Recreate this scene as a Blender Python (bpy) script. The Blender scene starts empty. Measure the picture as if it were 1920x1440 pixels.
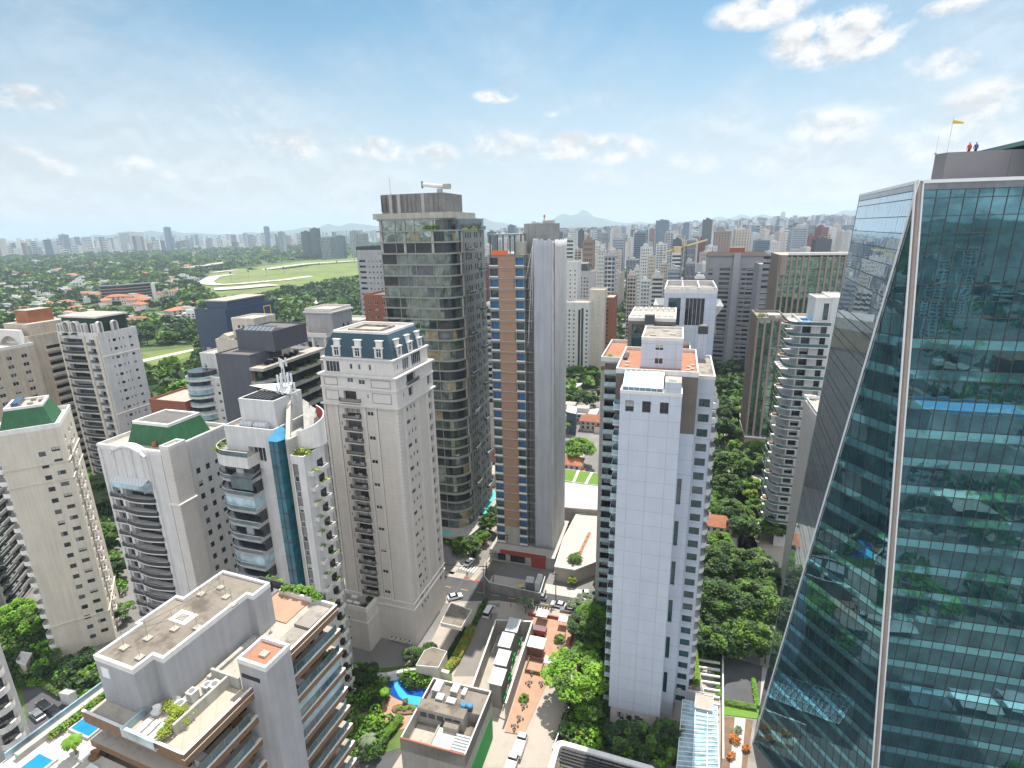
import bpy,math,random
import numpy as np
from mathutils import Vector,Matrix
random.seed(7)
rng=np.random.default_rng(7)
sc=bpy.context.scene
col=sc.collection
R=math.radians
HCAM=105.0
PITCH,ROLL,FPX=R(16.0),R(-1.15),1018.0
cF=Vector((0,math.cos(PITCH),-math.sin(PITCH)))
_r0=Vector((1,0,0));_u0=_r0.cross(cF)
cR=_r0*math.cos(ROLL)+_u0*math.sin(ROLL)
cU=_u0*math.cos(ROLL)-_r0*math.sin(ROLL)
cam_d=bpy.data.cameras.new("camera");cam=bpy.data.objects.new("camera",cam_d);col.objects.link(cam)
cam.matrix_world=Matrix(((cR.x,cU.x,-cF.x,0),(cR.y,cU.y,-cF.y,0),(cR.z,cU.z,-cF.z,HCAM),(0,0,0,1)))
cam_d.sensor_width=36.0;cam_d.lens=FPX/1920*36.0
cam_d.clip_start=0.5;cam_d.clip_end=90000
sc.camera=cam
sc.view_settings.view_transform='Standard';sc.view_settings.look='None'
sc.view_settings.gamma=1;sc.view_settings.exposure=EXPOSURE=0.58
sc.cycles.max_bounces=6;sc.cycles.volume_bounces=1;sc.cycles.transparent_max_bounces=6
sc.cycles.volume_max_steps=32
SUN_EL,SUN_AZ=66.0,18.0
sd=bpy.data.lights.new("sun",'SUN');so=bpy.data.objects.new("sun",sd);col.objects.link(so)
sd.energy=4.6;sd.angle=R(0.53);sd.color=(1.0,0.95,0.87)
_s=Vector((math.cos(R(SUN_EL))*math.sin(R(SUN_AZ)),math.cos(R(SUN_EL))*math.cos(R(SUN_AZ)),math.sin(R(SUN_EL))))
so.rotation_euler=_s.to_track_quat('Z','Y').to_euler()
def ray(px,py):
 return cF*FPX+cR*(px-960)-cU*(py-720)
def at(px,py,z=0.0):
 "point of the place seen at photo pixel (px, py) at height z (survey of the photograph)"
 d=ray(px,py);t=(z-HCAM)/d.z
 return Vector((d.x*t,d.y*t,z))
def atr(px,py,r):
 "point seen at pixel (px, py) at horizontal distance r"
 d=ray(px,py);k=r/math.hypot(d.x,d.y)
 return Vector((d.x*k,d.y*k,HCAM+d.z*k))
def proj(p):
 d=Vector(p)-Vector((0,0,HCAM));z=d.dot(cF)
 return 960+FPX*d.dot(cR)/z,720-FPX*d.dot(cU)/z
def along(P,ang,px,z):
 "distance to go from P (x, y) in direction ang so that the point at height z shows at pixel column px"
 lo,hi=0.0,80.0
 f=lambda s:proj((P[0]+s*math.cos(R(ang)),P[1]+s*math.sin(R(ang)),z))[0]-px
 a,b=f(lo),f(hi)
 for _ in range(50):
  m=(lo+hi)/2
  if(f(m)>0)==(a>0):lo=m
  else:hi=m
 return lo
w=bpy.data.worlds.new("World");sc.world=w;w.use_nodes=True
class NT:
 def __init__(s,nt):s.nt=nt;s.n=nt.nodes;s.l=nt.links
 def new(s,t,**k):
  n=s.n.new(t)
  for a,b in k.items():setattr(n,a,b)
  return n
 def put(s,sock,v):
  if v is None:return
  if hasattr(v,'links') or isinstance(v,bpy.types.NodeSocket):s.l.new(v,sock)
  else:sock.default_value=v
 def math(s,op,a,b=None,c=None,clamp=False):
  n=s.new('ShaderNodeMath',operation=op);n.use_clamp=clamp
  for i,v in enumerate((a,b,c)):s.put(n.inputs[i],v)
  return n.outputs[0]
 def vmath(s,op,a,b=None,c=None):
  n=s.new('ShaderNodeVectorMath',operation=op)
  for i,v in enumerate((a,b,c)):s.put(n.inputs[i],v)
  return n.outputs[0]
 def mix(s,f,a,b,blend='MIX'):
  n=s.new('ShaderNodeMix',data_type='RGBA',blend_type=blend)
  s.put(n.inputs[0],f);s.put(n.inputs[6],a);s.put(n.inputs[7],b)
  return n.outputs[2]
 def noise(s,vec,scale,detail=4,rough=0.5,dist=0.0):
  n=s.new('ShaderNodeTexNoise');n.inputs['Scale'].default_value=scale
  n.inputs['Detail'].default_value=detail;n.inputs['Roughness'].default_value=rough
  n.inputs['Distortion'].default_value=dist
  if vec is not None:s.l.new(vec,n.inputs['Vector'])
  return n.outputs['Fac']
 def ramp(s,f,stops):
  n=s.new('ShaderNodeValToRGB');e=n.color_ramp.elements
  while len(e)<len(stops):e.new(0.5)
  for el,(p,c) in zip(e,stops):
   el.position=p;el.color=c if len(c)==4 else(*c,1)
  s.l.new(f,n.inputs[0]);return n.outputs[0]
 def maprange(s,v,a,b,c=0.0,d=1.0,smooth=False):
  n=s.new('ShaderNodeMapRange');n.interpolation_type='SMOOTHSTEP' if smooth else 'LINEAR'
  s.put(n.inputs[0],v)
  for i,x in enumerate((a,b,c,d)):s.put(n.inputs[i+1],x)
  return n.outputs[0]
def azel(px,py):
 d=ray(px,py).normalized()
 return math.atan2(d.x,d.y),math.asin(d.z)
W_=NT(w.node_tree)
bg=w.node_tree.nodes['Background']
sky=W_.new('ShaderNodeTexSky',sky_type='NISHITA');sky.sun_disc=False
sky.sun_elevation=R(SUN_EL);sky.sun_rotation=R(SUN_AZ);sky.altitude=760
sky.air_density=1.0;sky.dust_density=0.9;sky.ozone_density=1.0
SKY=0.088
tc=W_.new('ShaderNodeTexCoord')
dirv=W_.vmath('NORMALIZE',tc.outputs['Generated'])
sx=W_.new('ShaderNodeSeparateXYZ');W_.l.new(dirv,sx.inputs[0])
X,Y,Z=sx.outputs
az=W_.math('ARCTAN2',X,Y);el=W_.math('ARCSINE',Z)
zz=W_.math('ADD',W_.math('MAXIMUM',Z,0.0),0.10)
cmb=W_.new('ShaderNodeCombineXYZ');W_.l.new(W_.math('DIVIDE',X,zz),cmb.inputs[0]);W_.l.new(W_.math('DIVIDE',Y,zz),cmb.inputs[1])
cae=W_.new('ShaderNodeCombineXYZ');W_.l.new(az,cae.inputs[0]);W_.l.new(W_.math('MULTIPLY',el,1.5),cae.inputs[1])
nf=W_.noise(cae.outputs[0],13.0,9,0.62,0.2)
nl=W_.noise(cmb.outputs[0],0.55,7,0.6,0.3)
blobs=[(45,182,95,26,1),(435,208,42,14,.7),(468,240,60,17,.55),(395,262,110,16,.35),(525,275,95,32,.9),(590,243,30,14,.4),(240,306,65,20,.8),(95,316,55,26,.8),(35,286,50,13,.6),(238,348,48,13,.5),(315,328,30,12,.6),(440,335,100,18,.4),(710,280,62,26,1),(805,292,58,28,.9),(930,180,44,15,1),(1034,212,18,9,.7),(945,275,70,34,.85),(1055,275,75,30,1),(1150,280,85,32,1),(1300,305,70,24,.5),(1570,70,155,62,1.25),(1430,20,110,38,1.0),(1760,120,85,36,.75),(1790,10,90,22,.9),(1560,235,100,45,.8),(1690,195,50,18,.5),(1860,190,120,50,.9),(1790,265,190,60,.7),(1480,300,110,40,.5),(700,330,120,22,.3),(1150,330,160,20,.3),(75,368,50,10,.4)]
acc=None
for(bx,by,hw,hh,st) in blobs:
 a0,e0=azel(bx,by);a1,_=azel(bx+hw,by);_,e1=azel(bx,by-hh)
 vx=W_.math('MULTIPLY',W_.math('SUBTRACT',az,a0),1/max(a1-a0,.004))
 vy=W_.math('MULTIPLY',W_.math('SUBTRACT',el,e0),1/max(e1-e0,.004))
 r2=W_.math('MULTIPLY_ADD',vx,vx,W_.math('MULTIPLY',vy,vy))
 m=W_.math('MULTIPLY',W_.math('SUBTRACT',1.25,r2,clamp=True),st)
 acc=m if acc is None else W_.math('MAXIMUM',acc,m)
infront=W_.math('GREATER_THAN',Y,0.12)
acc=W_.math('MULTIPLY',acc,infront)
bank=W_.math('MULTIPLY',acc,W_.maprange(nf,.37,.58,0.0,1.25),clamp=True)
fill_cloud=W_.maprange(nl,.40,.62,0,1,True)  # cloud cover out of view, widened to fill the shaded walls
side=W_.math('MULTIPLY',fill_cloud,W_.math('SUBTRACT',1.0,W_.math('MULTIPLY',infront,W_.maprange(Y,.12,.45,0,1))))
veil=W_.math('MULTIPLY',W_.maprange(W_.noise(cae.outputs[0],3.2,5,.55,.5),.38,.72,0,.52,True),W_.maprange(el,.02,.45,1,.40))
rightveil=W_.math('MULTIPLY',W_.maprange(az,.25,.8,0,.30,True),W_.maprange(el,.05,.5,1,.45))
mask=W_.math('MAXIMUM',W_.math('MAXIMUM',bank,side),W_.math('ADD',veil,rightveil),clamp=True)
hz=W_.maprange(el,-0.02,.36,.93,0.0,True)
mask2=W_.math('MAXIMUM',mask,0.0,clamp=True)
skyc=W_.vmath('SCALE',sky.outputs[0]);W_.n[-1].inputs[3].default_value=SKY
tint=W_.mix(1.0,skyc,(0.66,0.98,0.95,1),'MULTIPLY')
cup=W_.vmath('ADD',cae.outputs[0],(0.004,0.022,0));nf2=W_.noise(cup,13.0,9,0.62,0.2);shade=W_.maprange(W_.math('SUBTRACT',nf,nf2),-.09,.09,.80,1.06)
gain=W_.math('MULTIPLY',shade,W_.maprange(Y,-.25,.15,2.5,1.0));cc0=W_.vmath('SCALE',(0.64,0.64,0.645));W_.l.new(gain,W_.n[-1].inputs[3]);cc=cc0  # clouds behind the camera brightened as added fill light
hazec=W_.mix(hz,tint,(0.525,0.545,0.585,1))
W_.l.new(W_.mix(mask2,hazec,cc),bg.inputs[0]);bg.inputs[1].default_value=1.0
MATS={}
def srgb(r,g,b):
 f=lambda c:(c/255/12.92) if c/255<=.04045 else((c/255+.055)/1.055)**2.4
 return(f(r),f(g),f(b),1)
def M(name,c,rough=.75,var=.12,scale=.6,metal=0.0,ior=1.45,streak=0.0,joint=None,bump=0.0,objvar=0.0,spots=0.0,spotc=(.05,.045,.04,1),spotscale=.25,emis=None):
 if name in MATS:return MATS[name]
 m=bpy.data.materials.new(name);m.use_nodes=True;MATS[name]=m
 t=NT(m.node_tree);p=m.node_tree.nodes['Principled BSDF']
 p.inputs['Roughness'].default_value=rough;p.inputs['Metallic'].default_value=metal;p.inputs['IOR'].default_value=ior
 tc=t.new('ShaderNodeTexCoord');ob=tc.outputs['Object']
 c=tuple(c[:3])+(1,)
 base=None
 n=t.noise(ob,scale,5,.6)
 k=t.maprange(n,.3,.7,1-var,1+var)
 if streak:
  mp=t.new('ShaderNodeMapping');mp.inputs['Scale'].default_value=(1.4,1.4,.07);t.l.new(ob,mp.inputs[0])
  s2=t.noise(mp.outputs[0],1.0,4,.6)
  k=t.math('MULTIPLY',k,t.maprange(s2,.35,.62,1-streak,1.0))
 if objvar:
  oi=t.new('ShaderNodeObjectInfo');k=t.math('MULTIPLY',k,t.maprange(oi.outputs['Random'],0,1,1-objvar,1+objvar))
 if joint:
  su,sz,wd,dk=joint
  s=t.new('ShaderNodeSeparateXYZ');t.l.new(ob,s.inputs[0])
  def line(v,sp):return t.math('LESS_THAN',t.math('MODULO',t.math('ADD',v,4000.0),sp),wd)
  lz=line(s.outputs[2],sz);g=lz
  if su:
   g=t.math('MAXIMUM',g,line(t.math('ADD',s.outputs[0],s.outputs[1]),su))
  k=t.math('MULTIPLY',k,t.maprange(g,0,1,1,dk))
 v=t.vmath('SCALE',c[:3]);t.l.new(k,t.n[-1].inputs[3]);out=v
 if spots:
  sn=t.noise(ob,spotscale,6,.65)
  out=t.mix(t.math('MULTIPLY',t.maprange(sn,.48,.66,0,1,True),spots),v,spotc)
 t.l.new(out,p.inputs['Base Color'])
 if bump:
  b=t.new('ShaderNodeBump');b.inputs['Strength'].default_value=bump;b.inputs['Distance'].default_value=.05
  t.l.new(t.noise(ob,6,3),b.inputs['Height']);t.l.new(b.outputs[0],p.inputs['Normal'])
 return m
def glass(name,c,rough=.04,ior=1.9,wav=0.0,wscale=.35,var=.5,tint=None,metal=0.0):
 m=M(name,c,rough,var,.35,metal,ior)
 if tint:m.node_tree.nodes['Principled BSDF'].inputs['Specular Tint'].default_value=tint
 if wav:
  t=NT(m.node_tree);p=m.node_tree.nodes['Principled BSDF']
  tc=t.new('ShaderNodeTexCoord');b=t.new('ShaderNodeBump')
  b.inputs['Strength'].default_value=1.0;b.inputs['Distance'].default_value=wav
  t.l.new(t.noise(tc.outputs['Object'],wscale,2,.5,.4),b.inputs['Height']);t.l.new(b.outputs[0],p.inputs['Normal'])
 return m
M('white_wall',(.63,.62,.61),.7,.07,.35,streak=.14)
M('slab_wall',(.52,.565,.655),.7,.05,.25,streak=.05,joint=(3.4,3.07,.13,.80))
M('cream_wall',(.60,.55,.47),.75,.06,.3,streak=.14,joint=(0,3.05,.04,.85))
M('beige_wall',(.60,.56,.52),.8,.06,.3,streak=.07,joint=(0,1.02,.08,.88))
M('beige_trim',(.64,.61,.585),.7,.05,.4,streak=.06)
M('pink_beige',(.56,.48,.39),.8,.08,.3,streak=.2)
M('green_roof',(.03,.13,.055),.6,.12,.4,streak=.2)
M('dark_green_roof',(.018,.045,.035),.6,.15,.4,streak=.2)
M('slate_blue',(.035,.075,.10),.6,.12,.8,joint=(0,.35,.03,.75))
M('dark_grey_wall',(.10,.105,.125),.7,.08,.3,streak=.12)
M('brown_clad',(.17,.145,.125),.6,.08,.5,joint=(0,.45,.05,.7))
M('wood_fascia',(.20,.115,.065),.6,.15,1.5)
M('concrete',(.42,.41,.37),.85,.12,.4,streak=.2)
M('concrete_dark',(.22,.215,.205),.85,.15,.4,streak=.25)
M('concrete_grey',(.42,.42,.43),.85,.1,.4,streak=.2,joint=(3.2,3.05,.05,.8))
M('roof_grey',(.30,.27,.235),.9,.2,.5,spots=.75,spotc=(.10,.085,.07,1),spotscale=.4)
M('roof_pale',(.42,.38,.325),.9,.16,.6,spots=.6,spotc=(.22,.19,.155,1),spotscale=.6)
M('roof_dark',(.14,.13,.125),.9,.15,.5)
M('parapet_white',(.72,.70,.68),.7,.06,.6,streak=.1)
M('terracotta',(.38,.155,.085),.85,.2,.7,objvar=.2)
M('terrace_tile',(.38,.17,.10),.85,.12,.7,joint=(2.2,999,.12,.8))
M('orange_clad',(.34,.215,.15),.8,.07,.5,joint=(0,3.05,.10,.55))
M('netting',(.42,.44,.48),.9,.08,.12,streak=.14,bump=.4)
M('netting_light',(.55,.55,.54),.9,.10,.2,streak=.2,bump=.4)
M('steel_white',(.75,.76,.78),.4,.04)
M('steel_grey',(.35,.36,.38),.35,.08,metal=.6)
M('steel_dark',(.06,.065,.07),.5,.1)
M('black',(.02,.02,.022),.6,.1)
M('rail_dark',(.035,.04,.045),.5,.1)
M('red_clad',(.33,.06,.045),.7,.12)
M('brick',(.30,.11,.07),.85,.12,.6,joint=(0,.3,.03,.8))
M('asphalt',(.085,.085,.09),.9,.15,.2,spots=.4,spotc=(.13,.125,.12,1),spotscale=.15)
M('road_pale',(.22,.20,.185),.9,.12,.2,spots=.4,spotc=(.2,.18,.165,1),spotscale=.2)
M('paving',(.40,.355,.305),.9,.12,.3,spots=.35,spotc=(.3,.27,.25,1),spotscale=.3)
M('paving_white',(.48,.45,.41),.9,.08,.3,spots=.3,spotc=(.42,.4,.38,1),spotscale=.3)
M('paint_white',(.75,.75,.74),.7,.1,2)
M('paint_yellow',(.7,.5,.08),.7,.1,2)
M('paint_red',(.5,.05,.04),.7,.1,2)
M('deck_wood',(.42,.25,.165),.8,.1,.5,joint=(.25,999,.02,.75))
M('grass',(.09,.15,.035),.95,.25,.5,spots=.4,spotc=(.17,.2,.05,1),spotscale=.15)
M('lawn',(.13,.24,.03),.95,.12,.6)
M('soil',(.20,.13,.085),.95,.2,.5)
M('pool_blue',(.02,.22,.60),.08,.12,.3,ior=1.33)
M('pool_deep',(.012,.07,.34),.08,.1,.3,ior=1.33)
M('pool_turq',(.12,.55,.48),.08,.1,.3,ior=1.33)
M('blue_cover',(.07,.24,.46),.5,.1,.5)
M('fabric_grey',(.42,.41,.40),.9,.06)
M('fabric_white',(.74,.73,.71),.9,.05)
M('tarp',(.62,.60,.58),.8,.14,.12,spots=.25,spotc=(.4,.38,.36,1),spotscale=.1,bump=.4)
M('metal_roof',(.52,.53,.55),.5,.06,.4,joint=(.9,999,.09,.6))
M('skylight',(.15,.25,.33),.12,.1,.4,ior=1.6)
M('skylight_frame',(.72,.76,.8),.4,.05)
M('trunk',(.12,.09,.065),.9,.2,1)
M('palm_trunk',(.22,.18,.14),.9,.2,1)
M('car_white',(.72,.72,.73),.25,.02,ior=1.6);M('car_silver',(.4,.41,.43),.3,.02,metal=.6)
M('car_black',(.02,.02,.022),.2,.02,ior=1.6);M('car_red',(.4,.03,.025),.25,.02,ior=1.6)
M('tyre',(.02,.02,.02),.9,.05)
M('skin',(.35,.2,.14),.7,.05);M('cloth_dark',(.04,.045,.06),.9,.1);M('cloth_blue',(.07,.13,.3),.9,.1)
M('blue_plastic',(.03,.22,.48),.35,.08)
M('ac_white',(.6,.6,.58),.6,.06)
M('far_white',(.66,.65,.63),.8,.06,.1,streak=.15);M('far_grey',(.42,.44,.47),.8,.06,.1,streak=.15)
M('far_blue',(.10,.16,.23),.3,.1,.1,ior=1.8);M('far_brown',(.30,.22,.18),.8,.06,.1,streak=.1)
M('far_beige',(.56,.50,.43),.8,.06,.1,streak=.15);M('far_red',(.22,.075,.07),.8,.06,.1)
M('far_dark',(.085,.095,.11),.5,.1,.1,ior=1.6)
M('far_window',(.05,.06,.075),.2,.3,.5,ior=1.6)
glass('win_dark',(.025,.032,.038),.05,1.6);glass('win_teal',(.02,.07,.08),.04,1.7,wav=.02)
glass('win_mid',(.09,.11,.125),.06,1.7);M('win_blind',(.42,.42,.41),.6,.1,2)
M('win_curtain',(.25,.25,.25),.7,.3,3)
glass('rail_glass',(.07,.12,.13),.06,1.8);glass('rail_glass_pale',(.30,.42,.47),.08,1.7)
glass('teal_strip',(.012,.10,.14),.06,1.7,wav=.02)
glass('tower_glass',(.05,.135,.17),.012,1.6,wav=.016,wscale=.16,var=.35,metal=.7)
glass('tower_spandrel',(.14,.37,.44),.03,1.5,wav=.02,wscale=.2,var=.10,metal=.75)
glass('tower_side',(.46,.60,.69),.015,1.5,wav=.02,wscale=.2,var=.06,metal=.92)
glass('curvy_glass',(.22,.26,.24),.03,1.5,wav=.05,wscale=.25,metal=.75)
glass('grid_glass',(.20,.30,.25),.02,1.5,wav=.10,wscale=.2,metal=.8)
M('blue_clad',(.045,.075,.13),.35,.08,.3,ior=1.6)
M('brown_fin',(.27,.21,.18),.7,.08,.4)
M('orange_net',(.75,.16,.05),.8,.1,2)
M('steel_warm',(.34,.29,.26),.45,.08,metal=.3);M('dark_panel',(.20,.20,.22),.6,.08,.3,joint=(5,99,.06,.7));M('helipad',(.10,.22,.20),.7,.1)
M('pyramid_blue',(.07,.30,.48),.2,.25,.5,ior=1.7)
M('stone_grey',(.37,.37,.385),.8,.07,.4,streak=.12,bump=.2);M('wood_deck_pale',(.42,.36,.29),.85,.1,.6,joint=(1.9,99,.05,.7))
M('roof_stained',(.22,.19,.155),.95,.18,.35,spots=.85,spotc=(.10,.082,.065,1),spotscale=.28)
M('far_maroon',(.16,.075,.085),.8,.08,.2)
M('mauve_wall',(.29,.28,.31),.8,.08,.2,streak=.12);M('mauve_light',(.33,.33,.36),.8,.05,.2)
M('hill_green',(.06,.085,.05),.95,.3,.0008)
M('turf',(.14,.185,.045),.95,.25,.02,spots=.5,spotc=(.24,.20,.11,1),spotscale=.012);M('sand',(.56,.50,.43),.95,.08,.02)
M('pool_shallow',(.05,.38,.55),.08,.12,.4,ior=1.33)
M('shop_wall',(.36,.345,.31),.85,.08,.4,streak=.12);M('green_paint',(.01,.30,.05),.7,.08)
M('cart_top',(.2,.12,.14),.7,.1)
M('headlamp',(.7,.7,.68),.2,.02)
M('mauve_pink',(.50,.46,.46),.8,.06,.2,streak=.08);glass('win_warm_reflect',(.30,.25,.15),.08,1.8)  # warm glass colour imitates the reflection of a yellow building
def leafmat(name,a,b,c):
 m=bpy.data.materials.new(name);m.use_nodes=True;MATS[name]=m
 t=NT(m.node_tree);p=m.node_tree.nodes['Principled BSDF']
 tc=t.new('ShaderNodeTexCoord');n=t.noise(tc.outputs['Object'],.45,4,.6);n2=t.noise(tc.outputs['Object'],2.5,2)
 oi=t.new('ShaderNodeObjectInfo')
 f=t.math('ADD',t.math('MULTIPLY',n,.75),t.math('MULTIPLY',n2,.25))
 f=t.math('ADD',f,t.maprange(oi.outputs['Random'],0,1,-.11,.11))
 c3=t.ramp(f,[(.30,a),(.5,b),(.70,c)])
 t.l.new(c3,p.inputs['Base Color']);p.inputs['Roughness'].default_value=.65
 tr=t.new('ShaderNodeBsdfTranslucent');t.l.new(c3,tr.inputs[0])
 mx=t.new('ShaderNodeMixShader');mx.inputs[0].default_value=.22
 t.l.new(p.outputs[0],mx.inputs[1]);t.l.new(tr.outputs[0],mx.inputs[2])
 t.l.new(mx.outputs[0],m.node_tree.nodes['Material Output'].inputs[0])
 return m
M('band_olive',(.30,.305,.27),.8,.1,.4,streak=.15);M('side_concrete',(.27,.28,.27),.8,.1,.4,streak=.2)
M('turf',(.15,.165,.055),.95,.3,.02,spots=.6,spotc=(.24,.19,.11,1),spotscale=.012);M('sand',(.43,.385,.32),.95,.12,.02)
M('groove_shade',(.22,.20,.185),.8,.05);M('blue_film',(.035,.15,.33),.3,.15,.5)  # dark colour painted in for shadow lines by pilasters and wall panels
leafmat('leaf_mid',(0.042,0.089,0.018),(0.089,0.178,0.024),(0.167,0.286,0.036))
leafmat('leaf_dark',(0.017,0.042,0.013),(0.033,0.076,0.019),(0.067,0.123,0.029))
leafmat('leaf_bright',(0.083,0.190,0.014),(0.155,0.333,0.018),(0.262,0.476,0.036))
leafmat('leaf_yellow',(0.118,0.161,0.015),(0.218,0.282,0.020),(0.353,0.403,0.039))
leafmat('leaf_grey',(0.084,0.126,0.070),(0.168,0.224,0.126),(0.280,0.350,0.196))
leafmat('leaf_purple',(0.140,0.056,0.224),(0.280,0.112,0.462),(0.420,0.196,0.600))
leafmat('leaf_far',(0.017,0.037,0.012),(0.035,0.066,0.017),(0.066,0.101,0.027))
leafmat('leaf_orange',(0.420,0.140,0.028),(0.600,0.238,0.042),(0.600,0.420,0.070))
class MB:
 def __init__(s):s.v=[];s.f=[];s.m=[]
 def poly(s,pts,m):
  i=len(s.v);s.v+=[tuple(p) for p in pts];s.f.append(tuple(range(i,i+len(pts))));s.m.append(m);return s
 def box(s,x0,y0,z0,x1,y1,z1,m,top=None,skip=''):
  i=len(s.v)
  s.v+=[(x0,y0,z0),(x1,y0,z0),(x1,y1,z0),(x0,y1,z0),(x0,y0,z1),(x1,y0,z1),(x1,y1,z1),(x0,y1,z1)]
  for key,q in(('b',(3,2,1,0)),('t',(4,5,6,7)),('F',(0,1,5,4)),('R',(1,2,6,5)),('B',(2,3,7,6)),('L',(3,0,4,7))):
   if key in skip:continue
   s.f.append(tuple(i+k for k in q));s.m.append(top if(key=='t' and top) else m)
  return s
 def prism(s,pl,z0,z1,m,top=None,bottom=False,z1f=None):
  n=len(pl);i=len(s.v)
  s.v+=[(p[0],p[1],z0) for p in pl]+[(p[0],p[1],z1) for p in pl]
  for k in range(n):
   j=(k+1)%n;s.f.append((i+k,i+j,i+n+j,i+n+k));s.m.append(m)
  s.f.append(tuple(range(i+n,i+2*n)));s.m.append(top or m)
  if bottom:s.f.append(tuple(range(i+n-1,i-1,-1)));s.m.append(m)
  return s
 def loft(s,a,za,b,zb,m,cap=None):
  n=len(a);i=len(s.v)
  s.v+=[(p[0],p[1],za) for p in a]+[(p[0],p[1],zb) for p in b]
  for k in range(n):
   j=(k+1)%n;s.f.append((i+k,i+j,i+n+j,i+n+k));s.m.append(m)
  if cap:s.f.append(tuple(range(i+n,i+2*n)));s.m.append(cap)
  return s
 def cyl(s,x,y,r,z0,z1,m,n=10,r1=None,top=None):
  r1=r if r1 is None else r1
  a=[(x+r*math.cos(2*math.pi*k/n),y+r*math.sin(2*math.pi*k/n)) for k in range(n)]
  b=[(x+r1*math.cos(2*math.pi*k/n),y+r1*math.sin(2*math.pi*k/n)) for k in range(n)]
  return s.loft(a,z0,b,z1,m,top or m)
 def tube(s,p,q,r,m,n=6,r1=None):
  p=Vector(p);q=Vector(q);d=(q-p).normalized();a=d.orthogonal().normalized();b=d.cross(a)
  r1=r if r1 is None else r1;i=len(s.v)
  for c,rr in((p,r),(q,r1)):
   for k in range(n):
    t=2*math.pi*k/n;s.v.append(tuple(c+a*(rr*math.cos(t))+b*(rr*math.sin(t))))
  for k in range(n):
   j=(k+1)%n;s.f.append((i+k,i+j,i+n+j,i+n+k));s.m.append(m)
  s.f.append(tuple(range(i+n-1,i-1,-1)));s.m.append(m)
  s.f.append(tuple(range(i+n,i+2*n)));s.m.append(m)
  return s
 def add(s,o,loc=(0,0,0),rz=0.0,sc_=1.0):
  c,q=math.cos(rz),math.sin(rz);i=len(s.v)
  s.v+=[(loc[0]+sc_*(c*x-q*y),loc[1]+sc_*(q*x+c*y),loc[2]+sc_*z) for x,y,z in o.v]
  s.f+=[tuple(i+k for k in f) for f in o.f];s.m+=o.m;return s
 def mesh(s,name,smooth=False):
  me=bpy.data.meshes.new(name);me.from_pydata(s.v,[],s.f)
  order=list(dict.fromkeys(s.m));
  for k in order:me.materials.append(MATS[k])
  ix={k:n for n,k in enumerate(order)}
  me.polygons.foreach_set('material_index',[ix[k] for k in s.m])
  if smooth:me.polygons.foreach_set('use_smooth',[True]*len(s.f))
  me.update();return me
 def build(s,name,parent=None,loc=(0,0,0),rz=0.0,smooth=False):
  return link(bpy.data.objects.new(name,s.mesh(name,smooth)),parent,loc,rz)
def link(o,parent=None,loc=(0,0,0),rz=0.0):
 col.objects.link(o);o.location=loc;o.rotation_euler=(0,0,rz)
 if parent is not None:o.parent=parent
 return o
def tag(o,label=None,cat=None,group=None,kind=None):
 if label:o['label']=label
 if cat:o['category']=cat
 if group:o['group']=group
 if kind:o['kind']=kind
 return o
def thing(name,label,cat,loc=(0,0,0),rz=0.0,group=None):
 return tag(link(bpy.data.objects.new(name,None),None,loc,rz),label,cat,group)
def dup(src,loc,rz,label=None,group=None,scale=None):
 c=src.copy();col.objects.link(c);c.location=loc;c.rotation_euler=(0,0,rz)
 if scale is not None:c.scale=scale if hasattr(scale,'__len__') else(scale,)*3
 if label:c['label']=label
 if group:c['group']=group
 for ch in list(src.children):
  d=ch.copy();col.objects.link(d);d.parent=c
  for g in list(ch.children):
   e=g.copy();col.objects.link(e);e.parent=d
 return c
def struct(mb,name,loc=(0,0,0),rz=0.0,smooth=False):
 return tag(mb.build(name,None,loc,rz,smooth),kind='structure')
PROTO={}
def win_proto(w,h,typ,var):
 key=('win',round(w,2),round(h,2),typ,var)
 if key in PROTO:return key
 mb=MB();g={'a':'win_dark','b':'win_mid','c':'win_blind','d':'win_curtain'}[var]
 fr='steel_dark' if typ in('dark','door') else 'steel_white';t=.06
 if typ=='small':g='win_dark' if var in 'ad' else 'win_mid'
 if typ=='teal':g='win_teal' if var!='c' else 'win_mid';fr='steel_dark'
 if typ=='blue':g='blue_film' if var in 'a' else 'win_teal';fr='steel_dark'
 if var=='c' and typ not in('small','teal','blue'):
  mb.poly([(t,.0,h*.4),(w-t,.0,h*.4),(w-t,.0,h-t),(t,.0,h-t)],g)
  mb.poly([(t,.0,t),(w-t,.0,t),(w-t,.0,h*.4),(t,.0,h*.4)],'win_dark')
 elif var=='d' and typ not in('small','teal','blue') and w>1.2:
  mb.poly([(t,.0,t),(w*.3,.0,t),(w*.3,.0,h-t),(t,.0,h-t)],'win_curtain')
  mb.poly([(w*.3,.0,t),(w-t,.0,t),(w-t,.0,h-t),(w*.3,.0,h-t)],'win_dark')
 else:mb.poly([(t,.0,t),(w-t,.0,t),(w-t,.0,h-t),(t,.0,h-t)],g)
 mb.box(0,-.05,0,w,.0,t,fr);mb.box(0,-.05,h-t,w,.0,h,fr)
 n=max(1,round(w/(1.0 if typ!='door' else 1.3)))
 for k in range(n+1):
  x=k*(w-t)/n;mb.box(x,-.045,t,x+t,.0,h-t,fr)
 PROTO[key]=(mb,[]);return key
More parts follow.
